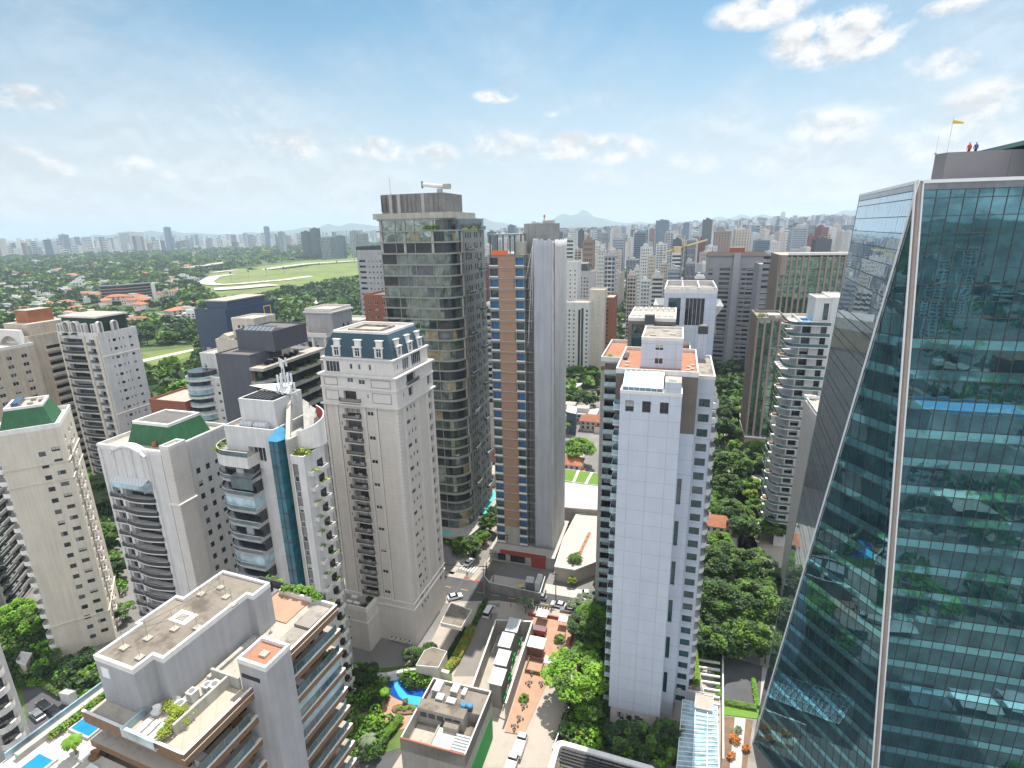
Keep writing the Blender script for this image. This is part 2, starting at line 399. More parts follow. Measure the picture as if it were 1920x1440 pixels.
def balc_proto(w,p,style,h=1.05):
 key=('balc',round(w,2),round(p,2),style,h)
 if key in PROTO:return key
 mb=MB();rl=MB()
 slabm={'white':'parapet_white','beige':'beige_trim','cream':'cream_wall','grey':'concrete','wood':'wood_fascia','pink':'pink_beige'}
 base,kind=style.split('_')
 sm=slabm[base]
 if kind=='curve':
  n=8;pts=[(w/2-w/2*math.cos(math.pi*k/n),-p*math.sin(math.pi*k/n)**.8) for k in range(n+1)]
  mb.prism(pts,-.22,0,sm,bottom=True)
  for a,b in zip(pts,pts[1:]):
   rl.poly([(*a,0),(*b,0),(*b,h),(*a,h)],'parapet_white' if base=='white' else 'rail_glass')
 elif kind=='arc':
  n=8;pts=[(w*k/n,-p*.55-p*.45*math.sin(math.pi*k/n)) for k in range(n+1)]
  mb.prism([(0,0)]+pts+[(w,0)],-.25,.02,sm,top='concrete_dark',bottom=True)
  q=[(0,0)]+pts+[(w,0)]
  for a,b in zip(q,q[1:]):
   rl.poly([(*a,0.02),(*b,0.02),(*b,.98),(*a,.98)],'rail_dark');rl.poly([(*a,1.0),(*b,1.0),(*b,1.06),(*a,1.06)],sm)
 else:
  mb.box(0,-p,-.22,w,0,0,sm,top='roof_grey')
  if kind=='solid':
   mb.box(0,-p,0,w,-p+.12,h,sm);mb.box(0,-p+.12,0,.12,0,h,sm);mb.box(w-.12,-p+.12,0,w,0,h,sm)
   rl.box(-.01,-p-.02,h,w+.01,-p+.14,h+.06,'parapet_white')
  else:
   gm={'glass':'rail_glass','pale':'rail_glass_pale','rail':None}[kind]
   if gm:
    rl.box(.02,-p+.02,0,w-.02,-p+.05,h,gm);rl.box(.02,-p+.05,0,.05,0,h,gm);rl.box(w-.05,-p+.05,0,w-.02,0,h,gm)
    rl.box(0,-p,h,w,-p+.06,h+.05,'steel_white')
   else:
    for a,b in(((0.03,0),(0.03,-p+.03)),((0.03,-p+.03),(w-.03,-p+.03)),((w-.03,-p+.03),(w-.03,0))):
     rl.tube((*a,h),(*b,h),.035,'rail_dark',4);rl.tube((*a,.12),(*b,.12),.025,'rail_dark',4)
     L=math.hypot(b[0]-a[0],b[1]-a[1]);n=max(2,int(L/.16))
     for k in range(n+1):
      x=a[0]+(b[0]-a[0])*k/n;y=a[1]+(b[1]-a[1])*k/n
      rl.box(x-.02,y-.02,.1,x+.02,y+.02,h,'rail_dark',skip='tb')
 PROTO[key]=(mb,[('railing',rl)]);return key
def ac_proto():
 key=('ac',)
 if key not in PROTO:
  mb=MB().box(0,-.45,0,.9,0,.7,'ac_white');mb.cyl(.45,-.2,.28,.7,.74,'steel_dark',8);PROTO[key]=(mb,[])
 return key
MESHC={}
def pmesh(key,part=None):
 k=(key,part)
 if k not in MESHC:
  if part is None:MESHC[k]=PROTO[key][0].mesh(str(key[0]))
  else:MESHC[k]=PROTO[key][1][part][1].mesh(PROTO[key][1][part][0])
 return MESHC[k]
VARW='aaaaabbbccd'
class Bld:
 def __init__(s,name,label,x,y,rz=-17.0,cat='apartment tower',group=None):
  s.root=thing(name,label,cat,(x,y,0),R(rz),group);s.req=[];s.rnd=random.Random(hash(label)%1000 if False else len(label)*7+int(x*3))
 def face(s,vol,f):
  x0,y0,W,D=vol
  return{'F':(lambda u,o,z:(x0+u,y0-o,z),0.0,W),'R':(lambda u,o,z:(x0+W+o,y0+u,z),math.pi/2,D),'L':(lambda u,o,z:(x0-o,y0+D-u,z),-math.pi/2,D),'B':(lambda u,o,z:(x0+W-u,y0+D+o,z),math.pi,W)}[f]
 def put(s,pname,key,vol,f,u,z,o=0.0):
  P,a,_=s.face(vol,f);s.req.append((pname,key,P(u,o,z),a))
 def walls(s,vol,z0,z1,mat,ops={},roof='roof_grey',parapet=.9,pname='wall',pmat='parapet_white',revm=None,faces='FRBL'):
  """vol=(x0,y0,W,D); ops[face]=list of (u0,u1,z0,z1,depth,type or None)"""
  mb=MB();x0,y0,W,D=vol
  for f in faces:
   P,a,L=s.face(vol,f);op=ops.get(f,[])
   if not op:
    mb.poly([P(0,0,z0),P(L,0,z0),P(L,0,z1),P(0,0,z1)],mat);continue
   us=sorted({0.0,L}|{round(v,4) for o in op for v in o[:2]});zs=sorted({z0,z1}|{round(v,4) for o in op for v in o[2:4]})
   us=[v for v in us if -1e-6<=v<=L+1e-6];zs=[v for v in zs if z0-1e-6<=v<=z1+1e-6]
   ui={v:i for i,v in enumerate(us)};zi={v:i for i,v in enumerate(zs)}
   hole=np.zeros((len(us),len(zs)),bool)
   for o in op:
    a0,a1=ui.get(round(o[0],4)),ui.get(round(o[1],4));b0,b1=zi.get(round(o[2],4)),zi.get(round(o[3],4))
    if None in(a0,a1,b0,b1):continue
    hole[a0:a1,b0:b1]=True
   for j in range(len(zs)-1):
    i=0
    while i<len(us)-1:
     if hole[i,j]:i+=1;continue
     k=i
     while k<len(us)-1 and not hole[k,j]:k+=1
     mb.poly([P(us[i],0,zs[j]),P(us[k],0,zs[j]),P(us[k],0,zs[j+1]),P(us[i],0,zs[j+1])],mat);i=k
   for(u0,u1,w0,w1,d,typ) in op:
    rm=revm or mat
    mb.poly([P(u0,0,w0),P(u1,0,w0),P(u1,-d,w0),P(u0,-d,w0)],rm)
    mb.poly([P(u0,-d,w1),P(u1,-d,w1),P(u1,0,w1),P(u0,0,w1)],rm)
    mb.poly([P(u0,0,w0),P(u0,-d,w0),P(u0,-d,w1),P(u0,0,w1)],rm)
    mb.poly([P(u1,-d,w0),P(u1,0,w0),P(u1,0,w1),P(u1,-d,w1)],rm)
    if typ is None or d>.8:mb.poly([P(u0,-d,w0),P(u1,-d,w0),P(u1,-d,w1),P(u0,-d,w1)],rm)
    if typ:
     v=s.rnd.choice(VARW);m_=.08 if d>.8 else 0.0
     wd=(u1-u0)-2*m_;hh=(w1-w0)-m_-(.25 if d>.8 else 0)
     s.req.append(('window',win_proto(wd,hh,typ,v),P(u0+m_,-d+(.06 if d>.8 else 0),w0+(.02 if d>.8 else 0)),a))
  mb.build(pname,s.root)
  if roof:
   rb=MB();rb.poly([(x0,y0,z1),(x0+W,y0,z1),(x0+W,y0+D,z1),(x0,y0+D,z1)],roof);rb.build('roof',s.root)
  if parapet:
   s.ring(vol,z1,parapet,.3,pmat,'parapet',out=.04)
 def ring(s,vol,z,h,t,mat,name='parapet',out=0.0):
  x0,y0,W,D=vol;x0-=out;y0-=out;W+=2*out;D+=2*out
  mb=MB();z0=z-.25 if out>0 else z+.003
  mb.box(x0,y0,z0,x0+W,y0+t,z+h,mat);mb.box(x0,y0+D-t,z0,x0+W,y0+D,z+h,mat)
  mb.box(x0,y0+t,z0,x0+t,y0+D-t,z+h,mat);mb.box(x0+W-t,y0+t,z0,x0+W,y0+D-t,z+h,mat)
  return mb.build(name,s.root)
 def part(s,mb,name,label=None,smooth=False):
  return tag(mb.build(name,s.root,smooth=smooth),label)
 def finish(s,cap=100):
  by={}
  for r in s.req:by.setdefault(r[0],[]).append(r)
  for nm,rs in by.items():
   rs.sort(key=lambda r:-r[2][2])
   for(n,key,loc,a) in rs[:cap]:
    o=link(bpy.data.objects.new(n,pmesh(key)),s.root,loc,a)
    for i,(sn,_) in enumerate(PROTO[key][1]):
     link(bpy.data.objects.new(sn,pmesh(key,i)),o)
   if rs[cap:]:
    mb=MB()
    for(n,key,loc,a) in rs[cap:]:
     mb.add(PROTO[key][0],loc,a)
     for _,sub in PROTO[key][1]:mb.add(sub,loc,a)
    tag(mb.build('lower_'+nm,s.root),kind='stuff')
  return s.root
def grid(us,w,zs,h,d=.18,typ='white'):
 return[(round(u,3),round(u+w,3),round(z,3),round(z+h,3),d,typ) for u in us for z in zs]
def levels(z0,dz,n,off=1.0):return[z0+i*dz+off for i in range(n)]
M('netting_brown',(.27,.23,.17),.9,.15,.2,streak=.3);M('paint_crane',(.55,.45,.25),.6,.1)
# near towers
EX=Vector((math.cos(R(-17)),math.sin(R(-17)),0));EY=Vector((-math.sin(R(-17)),math.cos(R(-17)),0))
def loc17(P,x,y):return(P[0]+EX.x*x+EY.x*y,P[1]+EX.y*x+EY.y*y)
LEAFQ=None
def bush(name_or_mb,pts,r,n,mat='leaf_mid',q=.35,seed=1):
 "clump of leaf faces around points; returns MB"
 rr=random.Random(seed);mb=name_or_mb if isinstance(name_or_mb,MB) else MB()
 for(x,y,z) in pts:
  for _ in range(n):
   a=rr.uniform(0,6.283);t=rr.uniform(-.2,1);rad=r*rr.uniform(.35,1);c=math.sqrt(max(0,1-t*t))
   leafq(mb,x+rad*c*math.cos(a),y+rad*c*math.sin(a),z+rad*t*.8,q*rr.uniform(.6,1.3),rr,mat)
 return mb
def leafq(mb,x,y,z,s,rr,mat):
 a=rr.uniform(0,6.283);b=rr.uniform(-.7,.7);c=rr.uniform(-.5,.5)
 ux,uy,uz=math.cos(a)*math.cos(b),math.sin(a)*math.cos(b),math.sin(b)
 vx,vy,vz=-math.sin(a)*math.cos(c),math.cos(a)*math.cos(c),math.sin(c)
 s*=.5;t=s*.75
 mb.poly([(x-ux*s-vx*t,y-uy*s-vy*t,z-uz*s-vz*t),(x+ux*s-vx*t,y+uy*s-vy*t,z+uz*s-vz*t),(x+ux*s+vx*t,y+uy*s+vy*t,z+uz*s+vz*t),(x-ux*s+vx*t,y-uy*s+vy*t,z-uz*s+vz*t)],mat)
SP=(19.7,94.6)
def slab_tower():
 b=Bld('apartment_tower','tall blank pale blue-grey slab tower with terracotta roof terraces and a sloping skylight',*SP)
 dz=3.07
 V1=(0,0,10.8,5)
 ops={'F':grid([1.0,4.0,7.1],1.5,[72.3],2.2,.5,'dark')+grid([2.5,4.2,6.6],.8,[1.2],1.8,.2,'dark')}
 b.walls(V1,4.2,76,'slab_wall',ops,roof='roof_pale',parapet=.35,faces='FRL')
 b.walls((.4,.3,9.6,4.7),0,4.2,'beige_wall',{'F':grid([1.5,3.4,5.2],1.2,[1.4],1.6,.2,'dark')},roof=None,parapet=0,faces='FRL')
 V2=(-1.4,5.01,14.9,20)
 tall=[(12.5,13.3,6+i*9.21,11.6+i*9.21,.35,'teal') for i in range(6)]
 b.walls(V2,0,67,'slab_wall',{'F':tall,'L':grid([2,6,10,14,17],1.6,levels(0,dz,21),1.4,.18,'white')},roof=None,parapet=0)
 b.walls((-1.38,5.02,14.86,19.96),67,78.4,'brown_clad',{},roof='terrace_tile',parapet=.75)
 V3=(13.5,9,3.2,18)
 b.walls(V3,0,77,'slab_wall',{'F':grid([.6],2.0,levels(0,dz,24,.7),1.6,.2,'teal'),'R':grid([1.5,6.2,11],3.4,levels(0,dz,24,.3),2.3,1.0,'door')},roof='roof_grey',parapet=.5)
 for i in range(24):
  for v in(1.2,5.9,10.7):b.put('balcony',balc_proto(4.0,1.3,'white_curve',.9),V3,'R',v,i*dz+.3)
 for i in range(23):
  b.put('balcony',balc_proto(2.9,1.35,'white_pale',.95),V1,'L',.6,i*dz+4.6)
 b.req+=[('window',win_proto(2.4,2.2,'teal','a'),(0-.03,5-.9,i*dz+4.7),-math.pi/2) for i in range(22)]
 b.walls((2.8,9.6,7.7,12.5),78.42,84,'slab_wall',{'F':grid([2.6],1.6,[79.2,81.9],1.2,.05,'white')},roof='roof_grey',parapet=.4)
 mb=MB().box(13.7,24.5,77.01,15.5,26.3,82.6,'slab_wall',skip='t');mb.box(13.62,24.42,82.6,15.58,26.38,84.2,'steel_dark');mb.box(14,24.8,84.2,15.2,26,84.35,'roof_grey');b.part(mb,'chimney')
 mb=MB();mb.poly([(.4,.5,76.9),(7.4,.5,76.9),(7.4,5.0,78.9),(.4,5.0,78.9)],'skylight');mb.box(.4,.45,75.98,7.4,.5,76.9,'skylight')
 b.part(mb,'skylight')
 mb=MB()
 for k in range(8):
  x=.4+k;mb.poly([(x-.06,.42,76.96),(x+.06,.42,76.96),(x+.06,5.0,78.97),(x-.06,5.0,78.97)],'skylight_frame');mb.box(x-.05,.38,76.3,x+.05,.44,76.96,'skylight_frame')
 mb.box(.3,.36,76.86,7.5,.46,77.0,'skylight_frame');b.part(mb,'skylight_frame')
 mb=MB().box(7.7,.35,76.01,10.6,4.9,78.2,'slab_wall',top='roof_pale');mb.box(8.3,1.2,78.2,9.8,2.6,78.6,'steel_white');b.part(mb,'stair_box')
 for(x,y) in((4.2,13),(8.0,14.5),(6.5,18.5)):
  b.part(MB().box(x,y,84.01,x+1.1,y+.8,84.22,'roof_pale'),'roof_hatch')
 for(x,y) in((11.3,8.2),(12.0,9.4),(11.5,10.8),(12.2,12.4),(-.2,9.5),(-.3,12)):
  b.part(MB().box(x,y,78.41,x+.8,y+1.0,78.62,'roof_pale'),'vent_hatch')
 b.part(MB().box(-1.0,15,78.43,-.2,20,78.9,'steel_dark'),'duct')
 b.finish()
slab_tower()
def tower_h2():
 x,y=loc17(SP,-8,34)
 b=Bld('apartment_tower','beige tower with glass balconies and brown-framed penthouse under a white roof grid',x,y)
 dz=3.1;V=(0,0,21,22)
 op=grid([1.0],4.6,levels(2,dz,23,.2),2.4,1.1,'door')
 b.walls(V,0,73.5,'concrete',{'F':op,'L':grid([3,8,14],1.5,levels(0,dz,23),1.3)},roof='terrace_tile',parapet=.9)
 for i in range(23):b.put('balcony',balc_proto(4.8,.9,'grey_pale',.95),V,'F',.9,2.2+i*dz)
 V2=(6.3,-2.0,10.6,18)
 b.walls(V2,72,84.0,'brown_clad',{'F':[(.9,5.0,76,83,.5,'teal'),(5.8,9.8,79.2,83,.5,'dark')]},roof='roof_pale',parapet=.5)
 mb=MB()
 for k in range(8):mb.box(6.5+k*1.42,-1.8,84.35,6.7+k*1.42,1.6,84.6,'parapet_white');mb.box(6.5+k*1.42,12.8,84.35,6.7+k*1.42,15.8,84.6,'parapet_white')
 mb.box(6.4,1.6,84.35,16.8,1.9,84.62,'parapet_white');mb.box(6.4,12.5,84.35,16.8,12.8,84.62,'parapet_white');b.part(mb,'roof_grid')
 mb=MB().box(10.2,-3.6,78,12.2,-2.1,83.3,'slab_wall');mb.box(10.1,-3.7,83.3,12.3,-2.05,85.4,'steel_dark');b.part(mb,'chimney')
 mb=MB();bush(mb,[(1.2,2,73.6),(1.8,3.2,73.6)],1.0,60,'leaf_bright',.4,3);b.part(mb,'terrace_plant')
 mb=MB().box(1.5,1.2,73.52,5.8,5.5,73.7,'orange_clad');b.part(mb,'terrace_floor')
 mb=MB().box(-.02,-.05,71.0,6.2,.02,72.0,'wood_fascia');b.part(mb,'awning')
 b.finish()
 x,y=loc17(SP,5.5,58)
 b=Bld('apartment_tower','white tower with tall glazed penthouse and open roof frame behind the brown-framed penthouse',x,y)
 op=[(1.2,4.4,78.5,86.0,.4,'teal'),(5.6,10.6,78.5,86,.5,'white')]+grid([1.2,5.6,9.0],2.6,levels(0,3.1,23),1.6)
 b.walls((0,0,13.5,20),0,87.5,'slab_wall',{'F':op,'R':grid([2,7,12],3,levels(0,3.1,26,.4),2,.8,'door')},roof='roof_grey',parapet=.9)
 mb=MB()
 for k in range(4):mb.box(.2+k*4.3,.2,88.6,.5+k*4.3,19.8,88.9,'parapet_white')
 mb.box(.2,.1,88.6,13.4,.5,88.95,'parapet_white');mb.box(.2,19.4,88.6,13.4,19.8,88.95,'parapet_white')
 for(a,c) in((.2,.2),(13.1,.2),(.2,19.4),(13.1,19.4),(4.5,.2),(8.8,.2)):mb.box(a,c,88.39,a+.3,c+.3,88.6,'parapet_white')
 b.part(mb,'roof_frame');b.finish()
tower_h2()
def mansard(b,V,z0,z1,inset,mat,pmat='parapet_white',steps=3,roofm='roof_pale',curve=True):
 x0,y0,W,D=V;mb=MB();prev=None
 prof=[(0,z0)]+[(inset*(k/steps)**(1.8 if curve else 1),z0+(z1-z0)*(k/steps)) for k in range(1,steps+1)]
 for(ia,za),(ib,zb) in zip(prof,prof[1:]):
  a=[(x0+ia,y0+ia),(x0+W-ia,y0+ia),(x0+W-ia,y0+D-ia),(x0+ia,y0+D-ia)]
  c=[(x0+ib,y0+ib),(x0+W-ib,y0+ib),(x0+W-ib,y0+D-ib),(x0+ib,y0+D-ib)]
  mb.loft(a,za,c,zb,mat)
 i=inset;b.part(mb,'mansard_roof')
 b.part(MB().poly([(x0+i,y0+i,z1),(x0+W-i,y0+i,z1),(x0+W-i,y0+D-i,z1),(x0+i,y0+D-i,z1)],roofm),'roof')
 b.ring((x0+i,y0+i,W-2*i,D-2*i),z1,.45,.5,pmat,'parapet',out=.05)
def beige_tower():
 K=(-26.3,118.3);W=20.0;D=18.5;a=-18
 x,y=K[0]-W*math.cos(R(a)),K[1]-W*math.sin(R(a))
 b=Bld('apartment_tower','beige classical tower with a slate blue mansard roof and white dormers',x,y,a)
 dz=3.05;V=(0,0,W,D)
 F=[];z=13.5
 n=17
 for i in range(n):
  zz=13.6+i*dz
  F.append((5.6,10.0,zz,zz+2.35,1.2,'door'))
  F+=[(11.7,13.4,zz+.9,zz+1.9,.2,'white')] if i%2==0 else[]
  F+=[(4.3,4.7,zz+.9,zz+1.9,.15,'small')] if i%2 else[]
 Rr=[]
 for i in range(n+2):
  zz=8+i*dz
  if i%2:Rr+=[(3.7,5.6,zz+.6,zz+1.6,.2,'dark'),(7.0,8.0,zz+.5,zz+1.7,.2,'dark')]
  else:Rr+=[(4.1,4.8,zz+.7,zz+1.7,.2,'dark'),(5.8,6.5,zz+.9,zz+1.9,.2,'dark'),(7.5,8.2,zz+.7,zz+1.7,.2,'dark')]
  Rr.append((15.6,17.6,zz+.3,zz+2.3,.8,'dark'))
 b.walls(V,0,65.9,'beige_wall',{'F':F,'R':Rr},roof=None,parapet=0)
 for i in range(n):b.put('balcony',balc_proto(4.8,.8,'beige_rail',.9),V,'F',5.4,13.6+i*dz)
 for i in range(n):
  if i%3!=1:b.put('air_conditioner',ac_proto(),V,'F',5.9+(i%2)*1.6,13.62+i*dz,-.55)
  if i%2==0:b.put('air_conditioner',ac_proto(),V,'F',8.4,13.62+i*dz,-.55)
 op=[(7.3,8.9,71.2,72.3,.15,'small'),(10.3,12.0,70.9,72.0,.15,'small'),(5.9,9.4,66.9,69.1,.8,'door'),(12.2,12.7,67.6,68.6,.12,'small')]
 rp=[(5,9.5,70.2,72.4,.7,'dark'),(5.5,7.8,66.9,69.1,.5,'dark'),(3.0,3.6,67.5,68.7,.12,'small'),(15.4,17.6,67.0,69.4,.7,'dark')]
 b.walls((-.05,-.05,W+.1,D+.1),65.9,72.9,'beige_trim',{'F':op,'R':rp},roof='roof_pale',parapet=0)
 b.put('balcony',balc_proto(5.6,.7,'beige_rail',.9),V,'F',4.9,66.5)
 b.put('balcony',balc_proto(5.6,.7,'beige_rail',.9),V,'R',4.6,70.0)
 for(zc,o) in((65.5,.55),(69.6,.25),(72.7,.6),(10.9,.25),(12.7,.2)):
  b.ring((-o,-o,W+2*o,D+2*o),zc,.38,.9 if o>.4 else.4,'beige_trim','cornice')
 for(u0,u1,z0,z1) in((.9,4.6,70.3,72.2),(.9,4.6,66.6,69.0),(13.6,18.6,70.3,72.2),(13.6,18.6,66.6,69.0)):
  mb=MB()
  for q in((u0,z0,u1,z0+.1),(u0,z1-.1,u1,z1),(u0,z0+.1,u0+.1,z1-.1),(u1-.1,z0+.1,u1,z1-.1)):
   mb.box(q[0],-.12,q[1],q[2],-.05,q[3],'groove_shade')
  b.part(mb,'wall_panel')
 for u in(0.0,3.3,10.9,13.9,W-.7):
  b.part(MB().box(u,-.14,13.1,u+.55,0,65.5,'beige_trim',skip='B').box(u+.56,-.03,13.1,u+.68,.0,65.5,'groove_shade',skip='B'),'pilaster')  # dark strip beside the pilaster paints its groove shadow
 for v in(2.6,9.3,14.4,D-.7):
  b.part(MB().box(W,v,13.1,W+.14,v+.55,65.5,'beige_trim',skip='L').box(W,v+.56,13.1,W+.03,v+.7,65.5,'groove_shade',skip='L'),'pilaster')
 mb=MB()
 for i in range(50):mb.box(W-1.1,-.07,14+i*1.03,W+.07,.8,14.75+i*1.03,'beige_trim')
 tag(b.part(mb,'quoin'),kind=None)
 PV=(.7,.7,W-1.4,D-1.4)
 b.walls(PV,72.9,76.9,'beige_trim',{'F':[(.6,4.3,73.3,75.9,.2,'white'),(7.1,7.8,74.2,75.5,.12,'small'),(9.3,10,74.2,75.5,.12,'small'),(12.1,12.8,74.2,75.5,.12,'small')],'R':[(4.2,7.4,73.4,76.2,.2,'white'),(8.6,13.5,73.4,76.4,.2,'white'),(1.7,2.2,74.3,75.5,.1,'small')]},roof=None,parapet=0)
 b.ring((.3,.3,W-.6,D-.6),76.6,.35,.9,'beige_trim','cornice')
 mansard(b,(1.0,1.0,W-2.0,D-2.0),76.95,82.4,1.8,'slate_blue')
 b.ring((5.4,5.0,8.6,7.0),82.41,.5,.6,'roof_grey','roof_curb')
 for f,us in(('F',(3.4,9.0,14.6)),('R',(3.4,8.6,13.6))):
  for u in us:
   P,ang,_=b.face((1.0,1.0,W-2,D-2),f)
   d=link(bpy.data.objects.new('dormer',DORM()[0]),b.root,P(u-1.0,0,77.0),ang)
   link(bpy.data.objects.new('window',DORM()[1]),d)
 b.walls((-3.2,-5.2,12.5,5.15),0,12.2,'beige_wall',{'F':grid([2,4.2,6.4],.9,[2.5,5.9,8.9],.8,.12,'small')},roof='roof_grey',parapet=1.0)
 b.ring((-3.4,-5.4,12.9,5.3),8.6,.3,.3,'beige_trim','cornice')
 mb=MB();bush(mb,[(-2,-4.2,12.6),(-1.6,-1.2,12.6),(7.8,-1.2,12.6),(8,-4,12.6)],1.1,70,'leaf_dark',.4,5);b.part(mb,'terrace_plant')
 for(bx,by) in((2.2,-3.6),(4.4,-3.6),(2.4,-1.6)):
  b.part(MB().box(bx,by,12.25,bx+1.6,by+.7,12.7,'fabric_white'),'bench')
 for k in range(5):b.put('air_conditioner',ac_proto(),V,'F',12.6+k*1.3,1.0,.55)
 b.finish()
_DM=[]
def DORM():
 if not _DM:
  mb=MB();mb.box(0,-.15,.1,.35,1.6,2.3,'parapet_white');mb.box(1.65,-.15,.1,2.0,1.6,2.3,'parapet_white');mb.box(.35,-.1,.1,1.65,1.6,.35,'parapet_white')
  mb.box(-.15,-.3,2.3,2.15,1.8,2.55,'parapet_white');mb.box(.35,.1,.35,1.65,1.6,2.3,'steel_dark',skip='F');mb.box(.2,.35,2.55,1.8,2.3,3.9,'parapet_white');mb.box(.0,.2,3.9,2.0,2.5,4.1,'parapet_white')
  wb=MB();wb.poly([(.35,.05,.35),(1.65,.05,.35),(1.65,.05,2.3),(.35,.05,2.3)],'win_dark')
  for x in(.35,.97,1.57):wb.box(x,-.02,.35,x+.08,.04,2.3,'steel_white')
  wb.box(.43,-.02,1.6,1.57,.04,1.68,'steel_white')
  _DM.extend([mb.mesh('dormer'),wb.mesh('window')])
 return _DM
beige_tower()
def rrect(W,D,r,n=7,x0=0,y0=0,corners=(1,1,1,1)):
 pts=[]
 for(cx,cy,a0,c) in((r,r,180,corners[0]),(W-r,r,270,corners[1]),(W-r,D-r,0,corners[2]),(r,D-r,90,corners[3])):
  if c:
   for k in range(n+1):
    a=R(a0+90*k/n);pts.append((x0+cx+r*math.cos(a),y0+cy+r*math.sin(a)))
  else:
   sx_=-1 if a0 in(180,90) else 1;sy_=-1 if a0 in(180,270) else 1
   pts.append((x0+cx+r*sx_,y0+cy+r*sy_))
 return pts
def curvy_tower():
 K=(-16.5,168.0);W=25.0;D=26.0;x,y=K[0]-W*EX.x,K[1]-W*EX.y
 b=Bld('apartment_tower','tallest tower, rounded dark glass front with thin concrete floor bands and a concrete crown',x,y)
 dz=3.36;n=31
 for i in range(1,n+1):
  z=4+i*dz;s=1.5 if i>n-1 else 0
  o=.25 if i%2 else.55
  pts=rrect(W+2*o,D+2*o,6,7,-o,-o,(0,1,0,0))
  b.part(MB().prism(pts,z-.24,z+.18,'band_olive',bottom=True),'floor_band')
 g=MB()
 rg=random.Random(21);pw=rrect(W-.5,D-.5,5.6,7,.25,.25,(0,1,0,0));fr=[(u,.25) for u in(.25,2.6,5.5,8.2,8.9,10.4,12.0,13.6,15.2,17.8,19.15)];out=fr+pw[2:]
 for i in range(n):
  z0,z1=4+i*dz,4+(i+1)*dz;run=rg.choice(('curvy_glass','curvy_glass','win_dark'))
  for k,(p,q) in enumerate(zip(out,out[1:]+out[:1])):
   if rg.random()<.22:run=rg.choice(('curvy_glass','curvy_glass','curvy_glass','win_dark','win_dark','win_mid','win_warm_reflect'))
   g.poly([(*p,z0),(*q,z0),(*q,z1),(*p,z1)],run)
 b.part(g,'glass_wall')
 mb=MB()
 for u in(.3,5.5,8.9,12.0,17.8):
  mb.box(u,.05,4,u+.2,.3,4+n*dz,'band_olive')
 b.part(mb,'mullion')
 for u in(0.3,8.3,17.6):
  b.part(MB().box(u,-.05,4+(n-3)*dz,u+.8,.7,4+n*dz,'concrete'),'column')
 mb=MB()
 for i in range(4,n-1):
  z=4+i*dz;u=22.5 if(i//2)%2 else 20.8
  mb.box(W-.15,4.6+(.0 if(i//2)%2 else 1.2),z,W+.35,5.0+(.0 if(i//2)%2 else 1.2),z+dz,'concrete')
 b.part(mb,'corner_frame')
 Rr=grid([1.0,3.2,5.2,9.0,11.0,14.6],1.15,levels(4,dz,n-1,.9),1.75,.25,'dark')
 b.walls((W-1.0,7.0,1.45,D-7.0),4,4+(n-1)*dz,'side_concrete',{'R':Rr},roof='roof_grey',parapet=.7,pmat='band_olive',faces='FRB')
 pl=MB()
 rr=random.Random(4)
 for i in range(2,n):
  if i%3==0:bush(pl,[(W+.7,8+rr.uniform(0,15),4+i*dz+.4)],1.0,40,'leaf_mid',.4,i)
  if i%2==0:b.put('balcony',balc_proto(5.0,1.2,'grey_glass',.9),(0,0,W+.45,D),'R',19.5 if i%4 else 8.0,4+i*dz+.2)
 b.part(pl,'planting')
 zt=4+n*dz
 b.part(MB().prism(rrect(W+1.2,D-6,2,3,-1.4,-.4,(0,0,0,0)),zt+.2,zt+1.9,'concrete',top='roof_grey'),'roof_slab')
 mb=MB().prism([(1.2,1.0),(16,.2),(22.2,.8),(22.2,15),(1.2,15)],zt+1.9,zt+7.4,'concrete_dark',top='roof_grey')
 for u in(4.2,7.0,15.0):mb.box(u,.1,zt+1.9,u+1.0,1.0,zt+7.3,'concrete')
 for k in range(14):mb.box(1.4+k*1.45,.25,zt+2.4,1.5+k*1.45,.95,zt+7.2,'concrete_dark')
 b.part(mb,'plant_room')
 mb=MB();bush(mb,[(16.3,-.2,zt-2.8),(18,-.2,zt-2.8),(19.2,0,zt-2.6)],1.4,80,'leaf_bright',.45,8);bush(mb,[(W-.5,9,zt-3),(W-.5,12,zt-3),(W,16,zt-3),(W,20,zt-3)],1.1,60,'leaf_yellow',.45,9);b.part(mb,'roof_plant')
 b.walls((W-8,8,7,14),zt-3.3,zt+.1,'concrete',{},roof='roof_grey',parapet=.3,pname='penthouse_wall')
 b.part(MB().prism([(-1,-3),(21,-5.5),(27,-2.5),(28.5,4),(28.5,27),(-1,27)],3.2,4.0,'concrete',bottom=True),'podium_slab')
 b.part(MB().prism(rrect(W-2,D-2,5,5,1,1,(0,1,0,0)),0,3.2,'win_teal'),'lobby_glass')
 b.part(MB().prism([(14,-3.6),(20,-4.8),(21.5,-3.6),(16,-2.0)],4.01,4.1,'pool_turq'),'small_pool')
 b.finish()
 t=thing('window_cleaning_crane','pale cylindrical cleaning crane arm lying on the concrete crown of the tallest tower','crane',(*loc17((x,y),19.5,4),zt+7.4),R(-12))
 MB().cyl(0,0,.9,0,1.3,'concrete',8).build('base',t)
 MB().tube((-5.2,0,2.6),(1.2,0,1.9),.55,'fabric_white',8).box(1.2,-.7,1.2,3.4,.7,2.6,'concrete').build('arm',t)
 MB().box(-5.7,-.2,1.6,-5.2,.2,3.6,'concrete_dark').build('bracket',t)
 o=MB().tube((0,0,0),(0,0,5.2),.07,'steel_grey',5).box(-.2,-.2,0,.2,.2,.3,'steel_grey').build('mast',None,(*loc17((x,y),3.4,3),zt+7.4));tag(o,'thin pole on the left end of the concrete crown of the tallest tower','mast')
curvy_tower()
